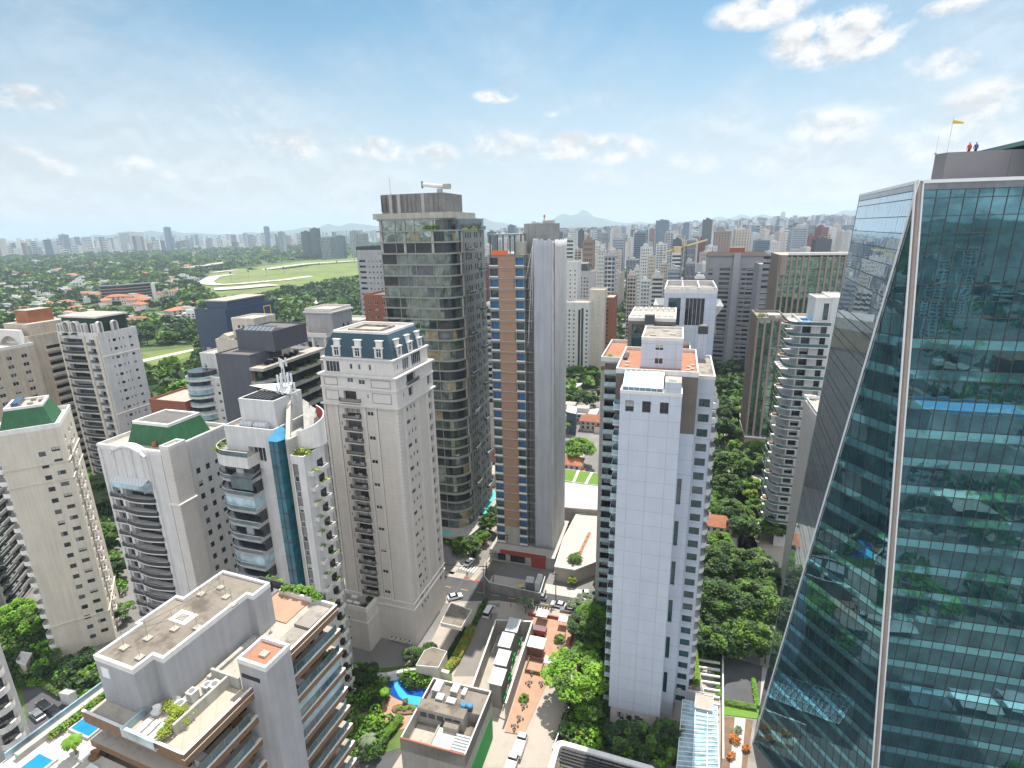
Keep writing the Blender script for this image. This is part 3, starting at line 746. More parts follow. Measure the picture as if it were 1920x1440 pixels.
def constr_tower():
 P0=(-6.0,160.3)
 b=Bld('unfinished_tower','unfinished tower with orange-tan cladding, blue windows and grey safety netting on one half',*P0,cat='unfinished tower')
 dz=3.1;n=30;W=10.6;V=(0,0,W,20)
 F=[]
 for i in range(n):
  z=4.5+i*dz
  F+=[(.35,2.7,z+.5,z+2.5,.6,'blue' if i<29 else 'dark'),(8.1,10.3,z+.5,z+2.5,.6,'blue')]
 b.walls(V,3,4.5+n*dz+.3,'concrete_dark',{'F':F},roof='concrete',parapet=0)
 mats='orange_clad'
 for i in range(n):
  z=4.5+i*dz
  b.part(MB().box(2.85,-.12,z+.05,7.9-(i%5==2)*.5,.0,z+dz-.22,'orange_clad' if i>1 else 'concrete',skip='B'),'cladding_panel')
  for u in(.25,8.0):b.req.append(('window_ledge',LEDGE(),(u,-.55,z+.2),0.0))
 for i in range(0,n,1):b.req.append(('floor_edge',EDGE(W),(-.1,-.28,4.5+i*dz-.2),0.0))
 zt=4.5+n*dz+.3
 mb=MB()
 for(u,v) in((.3,.3),(4.2,.3),(7.6,.3),(.3,7),(4.2,7),(7.6,7)):mb.box(u,v,zt,u+.28,v+.28,zt+5.4,'steel_dark')
 mb.box(-.3,-.1,zt+5.4,9.2,8.2,zt+5.7,'concrete_dark',top='metal_roof');b.part(mb,'roof_pavilion')
 mb=MB().box(.9,.1,zt+.01,5.9,.25,zt+1.4,'terracotta');
 b.part(MB().box(.9,-.05,zt+.0,5.9,.1,zt+1.2,'orange_net'),'orange_mesh')
 b.part(MB().cyl(8.5,4.0,1.9,zt,zt+3.4,'concrete',14),'water_tank')
 b.part(MB().box(8.7,7,zt-20,17.0,18,106.2,'side_concrete',top='concrete').box(14,8.2,106.2,16.8,12,107.0,'concrete'),'core_wall')
 for i in range(n):b.part(MB().box(10.65,.3,4.35+i*dz,13.0,2.2,4.55+i*dz,'concrete_dark'),'scaffold_deck')
 mb=MB()
 for(u,v) in((10.8,.35),(11.8,.35),(12.9,.35),(12.9,2.1)):mb.box(u,v,3,u+.07,v+.07,zt,'steel_grey')
 b.part(mb,'scaffold_pole')
 b.part(MB().box(10.62,2.3,3,13.1,19.5,zt,'concrete_dark'),'side_wall')
 def net(pts,z0,z1,m,seed,nm='safety_net'):
  rr=random.Random(seed);mb=MB();nz=46;cols_=[]
  dens=[]
  for(a,c) in zip(pts,pts[1:]):
   L=math.hypot(c[0]-a[0],c[1]-a[1]);k=max(2,int(L/.45))
   dens+=[(a[0]+(c[0]-a[0])*t/k,a[1]+(c[1]-a[1])*t/k) for t in range(k)]
  dens.append(pts[-1]);cx=sum(p[0] for p in dens)/len(dens);cy=12.0
  ph=[rr.uniform(0,6.28) for _ in dens];am=[rr.uniform(.04,.16) for _ in dens]
  i0=len(mb.v)
  for j in range(nz+1):
   z=z0+(z1-z0)*j/nz
   for k,(px,py) in enumerate(dens):
    d=am[k]*math.sin(ph[k]+z*.05)+(.05*math.sin(z*.9+k))
    dx,dy=px-cx,py-cy;L=math.hypot(dx,dy)
    zz=z+(rr.uniform(-.5,.25) if j==nz else 0)
    mb.v.append((px+dx/L*d,py+dy/L*d,zz))
  m_=len(dens)
  for j in range(nz):
   for k in range(m_-1):
    a=i0+j*m_+k;mb.f.append((a,a+1,a+1+m_,a+m_));mb.m.append(m)
  o=b.part(mb,nm,smooth=True);md=o.modifiers.new('thick','SOLIDIFY');md.thickness=.05
 net([(13.2,14),(13.2,.2),(18.6,.2)],4,102.0,'netting',1)
 net([(18.6,.2),(19.3,.7),(19.6,1.6),(19.6,16.5)],4,101.7,'netting_light',2)
 b.part(MB().box(13.5,.6,3,19.3,16.2,100.8,'concrete_dark'),'inner_frame')
 rp=MB()
 rr=random.Random(2)
 for k in range(9):
  u=10.9+k*.25;rp.tube((13.3-.02*k,.1,101.4),(u,-.25,70+rr.uniform(0,22)),.035,'fabric_white',4)
 b.part(rp,'loose_netting')
 b.walls((-1.2,-4.4,21.8,24),0,4.0,'concrete',{'F':[(1.5,5.5,.2,3.0,.5,'dark'),(7,12,.2,3.0,.5,'dark')]},roof='paving_white',parapet=.0)
 b.part(MB().box(2.5,-4.75,3.2,17.8,-4.42,4.6,'red_clad'),'red_fascia')
 b.part(MB().box(13,-4.9,0,17.6,-4.42,3.1,'red_clad'),'red_panel')
 b.finish()
 for(px,py,z) in((14.2,8.4,107.0),):
  t=thing('person','person in a red top and dark trousers on the grey core of the netted tower','person',(*loc17(P0,px+.3,py),z),0)
  human(t,'paint_red','cloth_dark')
def LEDGE():
 k=('ledge',)
 if k not in PROTO:PROTO[k]=(MB().box(0,0,0,2.6,.55,.32,'steel_white'),[])
 return k
def EDGE(W):
 k=('edge',W)
 if k not in PROTO:PROTO[k]=(MB().box(0,0,0,W+.2,.28,.22,'concrete'),[])
 return k
def human(t,top,bottom,pose=0):
 "one continuous skinned body with clothes as coloured regions"
 P=[(0,0,.95),(0,0,1.2),(0,0,1.42),(0,.01,1.52),(0,.02,1.62),(0,.02,1.74),(.19,0,1.40),(.27,.02,1.13),(.26,.10,.90),(-.19,0,1.40),(-.27,.02,1.13),(-.26,.10,.90),(.09,0,.88),(.11,.03+.05*pose,.48),(.11,.0+.1*pose,.07),(.12,.13+.1*pose,.04),(-.09,0,.88),(-.11,.03-.05*pose,.48),(-.11,-.1*pose,.07),(-.12,.13-.1*pose,.04)]
 E_=[(0,1),(1,2),(2,3),(3,4),(4,5),(2,6),(6,7),(7,8),(2,9),(9,10),(10,11),(0,12),(12,13),(13,14),(14,15),(0,16),(16,17),(17,18),(18,19)]
 rad=[.15,.14,.15,.06,.095,.085,.07,.05,.04,.07,.05,.04,.1,.065,.045,.04,.1,.065,.045,.04]
 me=bpy.data.meshes.new('body');me.from_pydata(P,E_,[]);o=link(bpy.data.objects.new('body',me),t)
 md=o.modifiers.new('skin','SKIN');me.skin_vertices[0].data[0].use_root=True
 for v,r_ in zip(me.skin_vertices[0].data,rad):v.radius=(r_,r_*.8)
 md2=o.modifiers.new('sub','SUBSURF');md2.levels=md2.render_levels=1
 dg=bpy.context.evaluated_depsgraph_get();m2=bpy.data.meshes.new_from_object(o.evaluated_get(dg));o.modifiers.clear();o.data=m2
 m2.materials.clear()
 for k in(top,bottom,'skin','black'):m2.materials.append(MATS[k])
 for f in m2.polygons:
  c=f.center
  f.material_index=3 if c.z>1.70 or c.z<.08 else 2 if c.z>1.50 or(abs(c.x)>.21 and c.z<1.0) else 1 if c.z<.95 else 0
  f.use_smooth=True
 return o
constr_tower()
def left_tower_a():
 a=31.0;K=(-108.6,123.0);W=12.2
 x,y=K[0]-W*math.cos(R(a)),K[1]-W*math.sin(R(a))
 b=Bld('apartment_tower','cream tower with green hipped roof and rounded balconies above the dark hedge',x,y,a)
 dz=3.07;D=17
 F=grid([7.0],1.3,levels(1.5,dz,18),1.2,.15,'dark')+grid([9.5],1.6,levels(2.3,dz,18),1.05,.15,'dark')
 b.walls((0,0,W,D),0,61.5,'cream_wall',{'F':F,'R':grid([2,8,12],1.4,levels(1,dz,19),1.3)},roof='roof_pale',parapet=.9)
 for i in range(18):
  b.put('balcony',balc_proto(3.2,1.7,'white_curve',.95),(0,0,W,D),'L',13.4,3+i*dz)
  b.put('balcony',balc_proto(3.2,1.7,'white_curve',.95),(0,0,W,D),'L',9.4,3+i*dz)
  b.put('balcony',balc_proto(2.2,.9,'white_solid',.5),(0,0,W,D),'R',4.2,3+i*dz)
  b.put('window',win_proto(2.6,2.1,'dark','a'),(0,0,W,D),'L',13.7,3.05+i*dz,.03)
 b.ring((-.3,-.3,W+.6,D+.6),9.2,.3,.5,'cream_wall','cornice')
 b.ring((-.25,-.25,W+.5,D+.5),52.5,.3,.5,'cream_wall','cornice');b.ring((-.2,-.2,W+.4,D+.4),48,.22,.4,'cream_wall','cornice')
 mansard(b,(.9,.9,W-2.0,D-5),61.51,66.5,1.6,'green_roof',curve=False,steps=1,roofm='roof_pale')
 b.ring((.6,.6,W-1.4,D-4.4),61.52,.5,.3,'parapet_white')
 b.ring((1.9,1.9,W-4,D-7),64.3,.15,.7,'parapet_white','roof_trim')
 b.part(MB().box(3.6,4.0,66.55,5.0,10.5,67.6,'blue_clad'),'solar_tank')
 for k in range(3):b.part(MB().box(6.4+(k%2)*1.8,4.8+2*k,66.52,7.4+(k%2)*1.8,5.6+2*k,67.1,'roof_grey'),'roof_hatch')
 b.finish()
left_tower_a()
def left_tower_b():
 K=(-150.5,196.0);W=20.5;D=15;x,y=K[0]-W*EX.x,K[1]-W*EX.y
 b=Bld('apartment_tower','white-sided tower with arched dormers in a dark green roof and dark railed balconies',x,y)
 dz=3.3;n=21
 F=grid([2.4],9.6,levels(0,dz,n,.5),2.2,1.4,'door')+grid([15.2],2.6,levels(0,dz,n,.5),2.1,.9,'dark')
 Rr=grid([3.4],.5,levels(0,dz,n,1.2),1.1,.12,'small')+grid([4.9],1.3,levels(0,dz,n,1.2),1.0,.12,'dark')+grid([7.4,8.9],.5,levels(0,dz,n,1.2),1.1,.12,'small')+grid([11.3],1.2,levels(0,dz,n,1.2),.9,.12,'dark')
 b.walls((0,0,W,D),0,70,'white_wall',{'F':F,'R':Rr},roof='roof_pale',parapet=1.2,pmat='white_wall')
 for i in range(n):b.put('balcony',balc_proto(11.0,1.5,'cream_arc'),(0,0,W,D),'F',1.7,i*dz+.5);b.put('balcony',balc_proto(3.2,.8,'cream_rail'),(0,0,W,D),'F',14.9,i*dz+.5)
 for u in(.4,12.6,18.9):b.part(MB().box(u,-.5,0,u+1.1,0,70,'cream_wall',skip='B'),'pilaster')
 b.part(MB().box(1.5,1.5,70.01,W-1.5,13,76.4,'dark_green_roof'),'roof_block')
 b.part(MB().box(.9,.9,76.4,W-.9,13.6,77.0,'parapet_white',top='roof_pale'),'roof_slab')
 def arch(w,h,d=1.0,t=.35):
  mb=MB();n_=8;r=w/2;hz_=h-r
  out=[(0,0),(0,hz_)]+[(r-r*math.cos(math.pi*k/n_),hz_+r*math.sin(math.pi*k/n_)) for k in range(1,n_)]+[(w,hz_),(w,0)]
  inn=[(t,0),(t,hz_)]+[(r-(r-t)*math.cos(math.pi*k/n_),hz_+(r-t)*math.sin(math.pi*k/n_)) for k in range(1,n_)]+[(w-t,hz_),(w-t,0)]
  for a_,b_,c_,d_ in zip(out,out[1:],inn[1:],inn):
   mb.poly([(a_[0],0,a_[1]),(d_[0],0,d_[1]),(c_[0],0,c_[1]),(b_[0],0,b_[1])],'parapet_white')
   mb.poly([(a_[0],0,a_[1]),(b_[0],0,b_[1]),(b_[0],d,b_[1]),(a_[0],d,a_[1])],'parapet_white')
   mb.poly([(d_[0],0,d_[1]),(d_[0],d,d_[1]),(c_[0],d,c_[1]),(c_[0],0,c_[1])],'cream_wall')
  mb.poly([(p[0],d*.7,p[1]) for p in inn],'win_curtain');return mb
 for u,w_,h_ in((.5,1.6,4.6),(3.4,3.4,5.6),(7.6,3.4,5.6),(12.6,1.8,5.0),(17.6,1.6,5.0)):
  arch(w_,h_,1.5).build('arched_dormer',b.root,(u,-.1,69.6))
 for v,w_,h_ in((.6,1.8,6.0),(6.0,2.2,5.6)):
  arch(w_,h_,1.2).build('arched_dormer',b.root,(W+.06,v,69.3),math.pi/2)
 b.part(MB().box(W-.02,-.2,62,W+.16,D+.1,62.3,'cream_wall').box(W-.02,-.2,39.5,W+.16,D+.1,39.8,'cream_wall'),'cornice')
 mb=MB();bush(mb,[(5,-.8,70.2),(9.6,-.8,70.4)],1.1,60,'leaf_dark',.5,3);b.part(mb,'roof_plant')
 b.finish()
left_tower_b()
def left_tower_c():
 P=atr(55,645,275);K=(P.x,P.y);W=16;D=22;x,y=K[0]-W*EX.x,K[1]-W*EX.y
 b=Bld('apartment_tower','tan tower with a full-height white arch frame round its curved balconies',x,y)
 dz=3.25;n=20
 b.walls((0,0,W,D),0,68,'pink_beige',{'F':grid([3.2],9.6,levels(0,dz,n,.4),2.2,1.2,'door'),'R':grid([5.5,13.5],6,levels(0,dz,n,.4),2.1,1.2,'door')},roof='roof_pale',parapet=1.0,pmat='pink_beige')
 for i in range(n):
  if i<n-2:b.put('balcony',balc_proto(10.4,1.4,'pink_arc',1.0),(0,0,W,D),'F',2.8,i*dz+.4)
  b.put('balcony',balc_proto(6.6,1.4,'pink_solid',.9),(0,0,W,D),'R',5.2,i*dz+.4);b.put('balcony',balc_proto(6.6,1.2,'pink_solid',.9),(0,0,W,D),'R',13.2,i*dz+.4)
 for(mat_a,rot,pos,w_) in(('F',0,(0.2,-1.5,0),15.4),):
  mb=MB();nn=10;r=(w_-4)/2;top=71.5;sp=63.5
  inn=[(2,0),(2,sp)]+[(w_/2-r*math.cos(math.pi*k/nn),sp+r*math.sin(math.pi*k/nn)) for k in range(1,nn)]+[(w_-2,sp),(w_-2,0)]
  out=[(0,0),(0,sp)]+[(w_*k/nn,top) for k in range(1,nn)]+[(w_,sp),(w_,0)]
  for a_,b_,c_,d_ in zip(out,out[1:],inn[1:],inn):
   mb.poly([(a_[0],0,a_[1]),(d_[0],0,d_[1]),(c_[0],0,c_[1]),(b_[0],0,b_[1])],'white_wall')
   mb.poly([(d_[0],0,d_[1]),(d_[0],1.4,d_[1]),(c_[0],1.4,c_[1]),(c_[0],0,c_[1])],'white_wall')
   mb.poly([(a_[0],0,a_[1]),(b_[0],0,b_[1]),(b_[0],1.4,b_[1]),(a_[0],1.4,a_[1])],'white_wall')
  mb.build('arch_frame',b.root,pos)
 b.part(MB().box(1,2,68.01,14.5,17,73.2,'pink_beige',top='roof_pale').box(4,5,73.2,11,14,78,'terracotta',top='roof_pale'),'roof_block')
 b.finish()
 P=atr(0,700,262)
 b=Bld('apartment_tower','tan tower with stacked window rows at the far left beside the arch-framed tower',P.x-22,P.y+4)
 b.walls((0,0,18,18),0,66,'pink_beige',{'F':grid([2,6,10,14],1.8,levels(0,3.2,20),1.4),'R':grid([3,8,13],2,levels(0,3.2,20),1.4)},roof='roof_pale');b.finish()
 P=atr(128,640,292)
 b=Bld('apartment_tower','tan tower with stepped zigzag balconies wedged between the arch-framed and arched-dormer towers',P.x-16*EX.x,P.y-16*EX.y)
 b.walls((0,0,17,18),0,62,'pink_beige',{'F':grid([1,9.5],6.5,levels(0,3.25,19,.5),2.0,1.0,'door')},roof='roof_pale',parapet=.9,pmat='pink_beige')
 for i in range(19):b.put('balcony',balc_proto(7.6,1.6,'pink_solid',.9),(0,0,17,18),'F',.5,i*3.25+.5);b.put('balcony',balc_proto(7.2,1.0,'pink_solid',.9),(0,0,17,18),'F',9.2,i*3.25+.5)
 b.walls((6,2,11,12),62.01,70,'pink_beige',{'F':[(3,4.6,64,67.5,.3,'dark')]},roof='roof_pale',parapet=.4);b.finish()
left_tower_c()
def left_tower_d():
 K=(-74.6,107.3);W=18.6;D=17.5;x,y=K[0]-W*EX.x,K[1]-W*EX.y
 b=Bld('apartment_tower','pale ornate tower with bright green roof, curved gable and bowed iron-railed balconies',x,y)
 dz=3.2;n=16
 F=grid([5.4],8.2,levels(0,dz,n,.5),2.3,1.4,'door')+grid([1.5],2.4,levels(0,dz,n,.5),2.1,.9,'door')+grid([5.8,8.5,11.2],1.1,[56.3],1.1,.12,'white')
 Rr=grid([4.6,7.2,9.9],1.2,levels(0,dz,n+1,1.0),1.4,.2,'dark')+grid([12.6],2.2,levels(0,dz,n+1,1.2),1.1,.2,'dark')
 b.walls((0,0,W,D),0,60.0,'white_wall',{'F':F,'R':Rr},roof='roof_pale',parapet=.9)
 for i in range(n):b.put('balcony',balc_proto(9.4,1.5,'beige_arc',.9),(0,0,W,D),'F',4.8,i*dz+.45);b.put('balcony',balc_proto(3.0,.8,'beige_rail',.9),(0,0,W,D),'F',1.2,i*dz+.45)
 for u in(.2,4.2,14.0,17.6):b.part(MB().box(u,-.35,0,u+.75,0,60,'white_wall',skip='B'),'pilaster')
 mb=MB();nn=10
 top=[(4.2+10.2*k/nn,59.6+2.0*math.sin(math.pi*k/nn)) for k in range(nn+1)]
 for a_,c_ in zip(top,top[1:]):
  mb.poly([(a_[0],-.7,53.5),(c_[0],-.7,53.5),(c_[0],-.7,c_[1]),(a_[0],-.7,a_[1])],'white_wall')
  mb.poly([(a_[0],-.95,a_[1]),(c_[0],-.95,c_[1]),(c_[0],1.0,c_[1]+.02),(a_[0],1.0,a_[1]+.02)],'parapet_white')
  mb.poly([(a_[0],-.95,a_[1]-.45),(c_[0],-.95,c_[1]-.45),(c_[0],-.95,c_[1]),(a_[0],-.95,a_[1])],'parapet_white')
  mb.poly([(c_[0],1.0,59.6),(a_[0],1.0,59.6),(a_[0],1.0,a_[1]+.02),(c_[0],1.0,c_[1]+.02)],'white_wall')
 mb.poly([(4.2,-.7,53.5),(4.2,-.7,59.6),(4.2,0,59.6),(4.2,0,53.5)],'white_wall');mb.poly([(14.4,-.7,59.6),(14.4,-.7,53.5),(14.4,0,53.5),(14.4,0,59.6)],'white_wall')
 b.part(mb,'curved_gable')
 for u in(5.3,7.9,10.5,13.1):b.part(MB().box(u-.15,-.95,54,u+.15,-.7,60.6,'white_wall',skip='B'),'gable_rib')
 b.part(MB().poly([(4.8,-.5,54.2),(14.0,-.5,54.2),(14.0,-2.4,53.2),(4.8,-2.4,53.2)][::-1],'metal_roof').box(4.8,-2.4,52.1,14.0,-2.3,53.2,'rail_glass_pale').box(4.8,-2.3,51.4,4.9,-.4,53.4,'rail_glass_pale').box(13.9,-2.3,51.4,14.0,-.4,53.4,'rail_glass_pale'),'glass_canopy')
 b.walls((W-.1,-.3,2.4,4.2),0,61.8,'beige_wall',{},roof='roof_pale',parapet=.5)
 b.ring((W-.4,-.6,3.0,4.8),48.5,.35,.6,'parapet_white','cornice')
 mansard(b,(4.6,3.4,12.6,11.0),60.01,64.6,1.2,'green_roof',curve=False,steps=1,roofm='roof_dark')
 b.ring((-.15,-.15,W+.3,D+.3),60.3,.45,.35,'parapet_white','parapet')
 b.part(MB().cyl(12.6,3.3,.5,60,61.2,'terracotta',6),'chimney_pot')
 b.finish()
left_tower_d()
# faceted glass tower (right)
def glass_tower():
 T0=Vector((47.13,66.0,0));S0=Vector((56.94,63.36,0));TL=Vector((60.0,97.6,0));B0=Vector((49.32,89.0,0));H=109.3
 dr=Vector((.9657,-.2598,0));Rt=T0+dr*42;bk=Vector((.2598,.9657,0))
 sp=lambda z:T0.lerp(S0,1-z/H);dg=lambda z:T0.lerp(B0,1-z/H);lf=lambda z:TL.lerp(B0,1-z/H)
 t=thing('office_tower','faceted teal glass office tower with a slanting steel ridge and helipad roof','office tower')
 rr=random.Random(11);rows=[];z=0.0
 st=3.905
 for k in range(28):
  if k<24:rows+=[(k*st,k*st+1.25,1),(k*st+1.25,(k+1)*st,0)]
  else:rows+=[(k*st,k*st+st/2,0),(k*st+st/2,(k+1)*st,0)]
 rows[-1]=(rows[-1][0],H-1.0,0);rows.append((H-1.0,H,2))
 def facet(name,a_f,b_f,step,origin,d,mats,fromR):
  """panels between edge curves a_f(z) (left) and b_f(z) (right); vertical joints every step along d from origin"""
  mb=MB();ml=MB();n_=Vector((d.y,-d.x,0))
  for(z0,z1,kind) in rows:
   pa0,pa1,pb0,pb1=a_f(z0),a_f(z1),b_f(z0),b_f(z1)
   ra0,ra1,rb0,rb1=[(p-origin).dot(d) for p in(pa0,pa1,pb0,pb1)]
   lo,hi=min(ra0,ra1),max(rb0,rb1);i0=math.floor(lo/step);i1=math.ceil(hi/step)
   def P(r,z,f):
    A,B=a_f(z),b_f(z);ra,rb=(A-origin).dot(d),(B-origin).dot(d)
    r=min(max(r,ra),rb);q=A if rb-ra<1e-6 else A.lerp(B,(r-ra)/(rb-ra));return q
   for i in range(i0,i1):
    r0,r1=i*step,(i+1)*step
    q=[P(r0,z0,0),P(r1,z0,0),P(r1,z1,0),P(r0,z1,0)]
    if(q[1]-q[0]).length<.02 and(q[2]-q[3]).length<.02:continue
    tl=[rr.gauss(0,.0028) for _ in range(2)]
    pts=[(q[0].x+n_.x*0,q[0].y,z0),(q[1].x+n_.x*tl[0],q[1].y+n_.y*tl[0],z0),(q[2].x+n_.x*(tl[0]+tl[1]),q[2].y+n_.y*(tl[0]+tl[1]),z1),(q[3].x+n_.x*tl[1],q[3].y+n_.y*tl[1],z1)]
    pp=[pts[0]]
    for p in pts[1:]:
     if(Vector(p)-Vector(pp[-1])).length>.015:pp.append(p)
    if(Vector(pp[0])-Vector(pp[-1])).length<.015:pp.pop()
    if len(pp)>=3:mb.poly(pp,mats[kind])
   A,B=pa1,pb1
   if(B-A).length>.3:
    h=.045;o=n_*.05
    ml.poly([(A.x+o.x,A.y+o.y,z1-h),(B.x+o.x,B.y+o.y,z1-h),(B.x+o.x,B.y+o.y,z1+h),(A.x+o.x,A.y+o.y,z1+h)],'steel_dark')
  if fromR:
   zs=[k*st/2 for k in range(57)]
   lo=min((a_f(0)-origin).dot(d),(a_f(H)-origin).dot(d));hi=max((b_f(0)-origin).dot(d),(b_f(H)-origin).dot(d))
   for i in range(math.floor(lo/step),math.ceil(hi/step)):
    r=i*step;prev=None
    for z in zs+[H-1]:
     z=min(z,H-1)
     A,B=a_f(z),b_f(z);ra,rb=(A-origin).dot(d),(B-origin).dot(d)
     cur=(A.lerp(B,(r-ra)/(rb-ra)),z) if ra+.02<r<rb-.02 else None
     if prev and cur and cur[1]>prev[1]:
      (p,za),(q,zb)=prev,cur;w_=d*.032;o=n_*.055
      ml.poly([(p.x-w_.x+o.x,p.y-w_.y+o.y,za),(p.x+w_.x+o.x,p.y+w_.y+o.y,za),(q.x+w_.x+o.x,q.y+w_.y+o.y,zb),(q.x-w_.x+o.x,q.y-w_.y+o.y,zb)],'steel_dark')
     prev=cur
  mb.build(name,t);ml.build('mullion',t)
 mm=('tower_glass','tower_spandrel','win_mid')
 facet('glass_facet',sp,lambda z:Rt,1.38,Rt,dr,mm,True)
 dm=Vector((.3,-.954,0)).normalized()
 facet('glass_facet',dg,sp,1.38,Vector((56.9,63.4,0)),dm,mm,True)
 dl=Vector((-.377,-.926,0))
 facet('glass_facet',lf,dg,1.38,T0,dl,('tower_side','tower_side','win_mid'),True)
 mb=MB();b0,b1=Rt+bk*40,TL+dr*30+bk*8
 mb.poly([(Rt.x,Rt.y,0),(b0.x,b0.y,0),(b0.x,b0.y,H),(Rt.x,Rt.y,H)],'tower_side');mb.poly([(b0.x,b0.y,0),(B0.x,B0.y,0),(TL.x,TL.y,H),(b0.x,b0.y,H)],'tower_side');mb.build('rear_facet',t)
 MB().poly([(T0.x,T0.y,H),(Rt.x,Rt.y,H),(b0.x,b0.y,H),(TL.x,TL.y,H)],'roof_pale').build('roof',t)
 def fin(P0,P1,z0,z1,r,m,nm):MB().tube((P0.x,P0.y,z0),(P1.x,P1.y,z1),r,m,6).build(nm,t)
 n1=Vector((-.26,-.966,0));
 for off,m in((-.38,'steel_white'),(.38,'steel_white'),(0,'steel_warm')):
  o=dr*off+n1*.12;fin(S0+o,T0+o,0,H,.13 if off else.24,m,'ridge_fin')
 for off,m in((-.22,'steel_white'),(.2,'steel_grey')):
  o=Vector((off,-.3,0));fin(B0+o,T0+o,0,H,.13,m,'ridge_fin')
 fin(B0,TL,0,H,.06,'steel_grey','edge_trim')
 mb=MB()
 for A,B in((TL,T0),(T0,Rt)):
  n_=Vector((B.y-A.y,-(B.x-A.x),0)).normalized()*.1
  mb.poly([(A.x+n_.x,A.y+n_.y,H-.25),(B.x+n_.x,B.y+n_.y,H-.25),(B.x+n_.x,B.y+n_.y,H+.12),(A.x+n_.x,A.y+n_.y,H+.12)],'steel_white')
  mb.poly([(A.x+n_.x,A.y+n_.y,H+.12),(B.x+n_.x,B.y+n_.y,H+.12),(B.x-n_.x*4,B.y-n_.y*4,H+.12),(A.x-n_.x*4,A.y-n_.y*4,H+.12)],'steel_white')
 mb.build('parapet',t)
 q0=T0+dr*3.5+bk*7
 q=lambda a,b_:(q0+dr*a+bk*b_)
 pl=[q(1.1,1.9),q(1.6,0),q(34,0),q(34,22),q(13,22)]
 MB().prism([(p.x,p.y) for p in pl],H+.02,H+3.6,'dark_panel',top='roof_grey').build('plant_room',t)
 pl=[q(9,-3.5),q(14,-6.5),q(32,-6.5),q(32,16),q(9,16)]
 MB().prism([(p.x,p.y) for p in pl],H+4.0,H+4.5,'helipad',bottom=True).build('helipad',t)
 mb=MB()
 for a in range(9):p=q(12+a*2.3,-4.5);mb.tube((p.x,p.y,H+2.6),(p.x,p.y,H+4.0),.12,'concrete',5)
 p,p2=q(12,-4.6),q(33,-4.6);mb.tube((p.x,p.y,H+2.6),(p2.x,p2.y,H+2.6),.3,'concrete',6);mb.build('helipad_truss',t)
 MB().tube((S0.x-3.2,S0.y+11,4.2),(S0.x-.3,S0.y-.3,4.2),.22,'steel_white',5).build('canopy_edge',t)
 p=q(1.7,.3)
 w_=thing('windsock','yellow windsock on a thin pole at the corner of the glass tower roof','windsock',(p.x,p.y,H+3.6))
 MB().tube((0,0,0),(.0,0,4.3),.05,'steel_white',5).build('pole',w_)
 MB().tube((.05,0,3.5),(1.1,-.3,3.3),.24,'paint_yellow',8,.1).build('sock',w_)
 p=q(1.2,2.1);tag(MB().tube((0,0,0),(0,0,2.2),.04,'steel_white',5).box(-.1,-.1,0,.1,.1,.2,'steel_grey').build('rod_antenna',None,(p.x,p.y,H+3.6)),'short thin antenna left of the yellow windsock on the glass tower roof','antenna')
 p=q(4.2,.9);human(thing('person','person in red standing behind the roof edge of the glass tower','person',(p.x,p.y,H+3.0)),'paint_red','cloth_dark')
 p=q(4.9,.9);human(thing('person','person in blue beside the person in red on the glass tower roof','person',(p.x,p.y,H+3.0)),'cloth_blue','cloth_dark')
glass_tower()
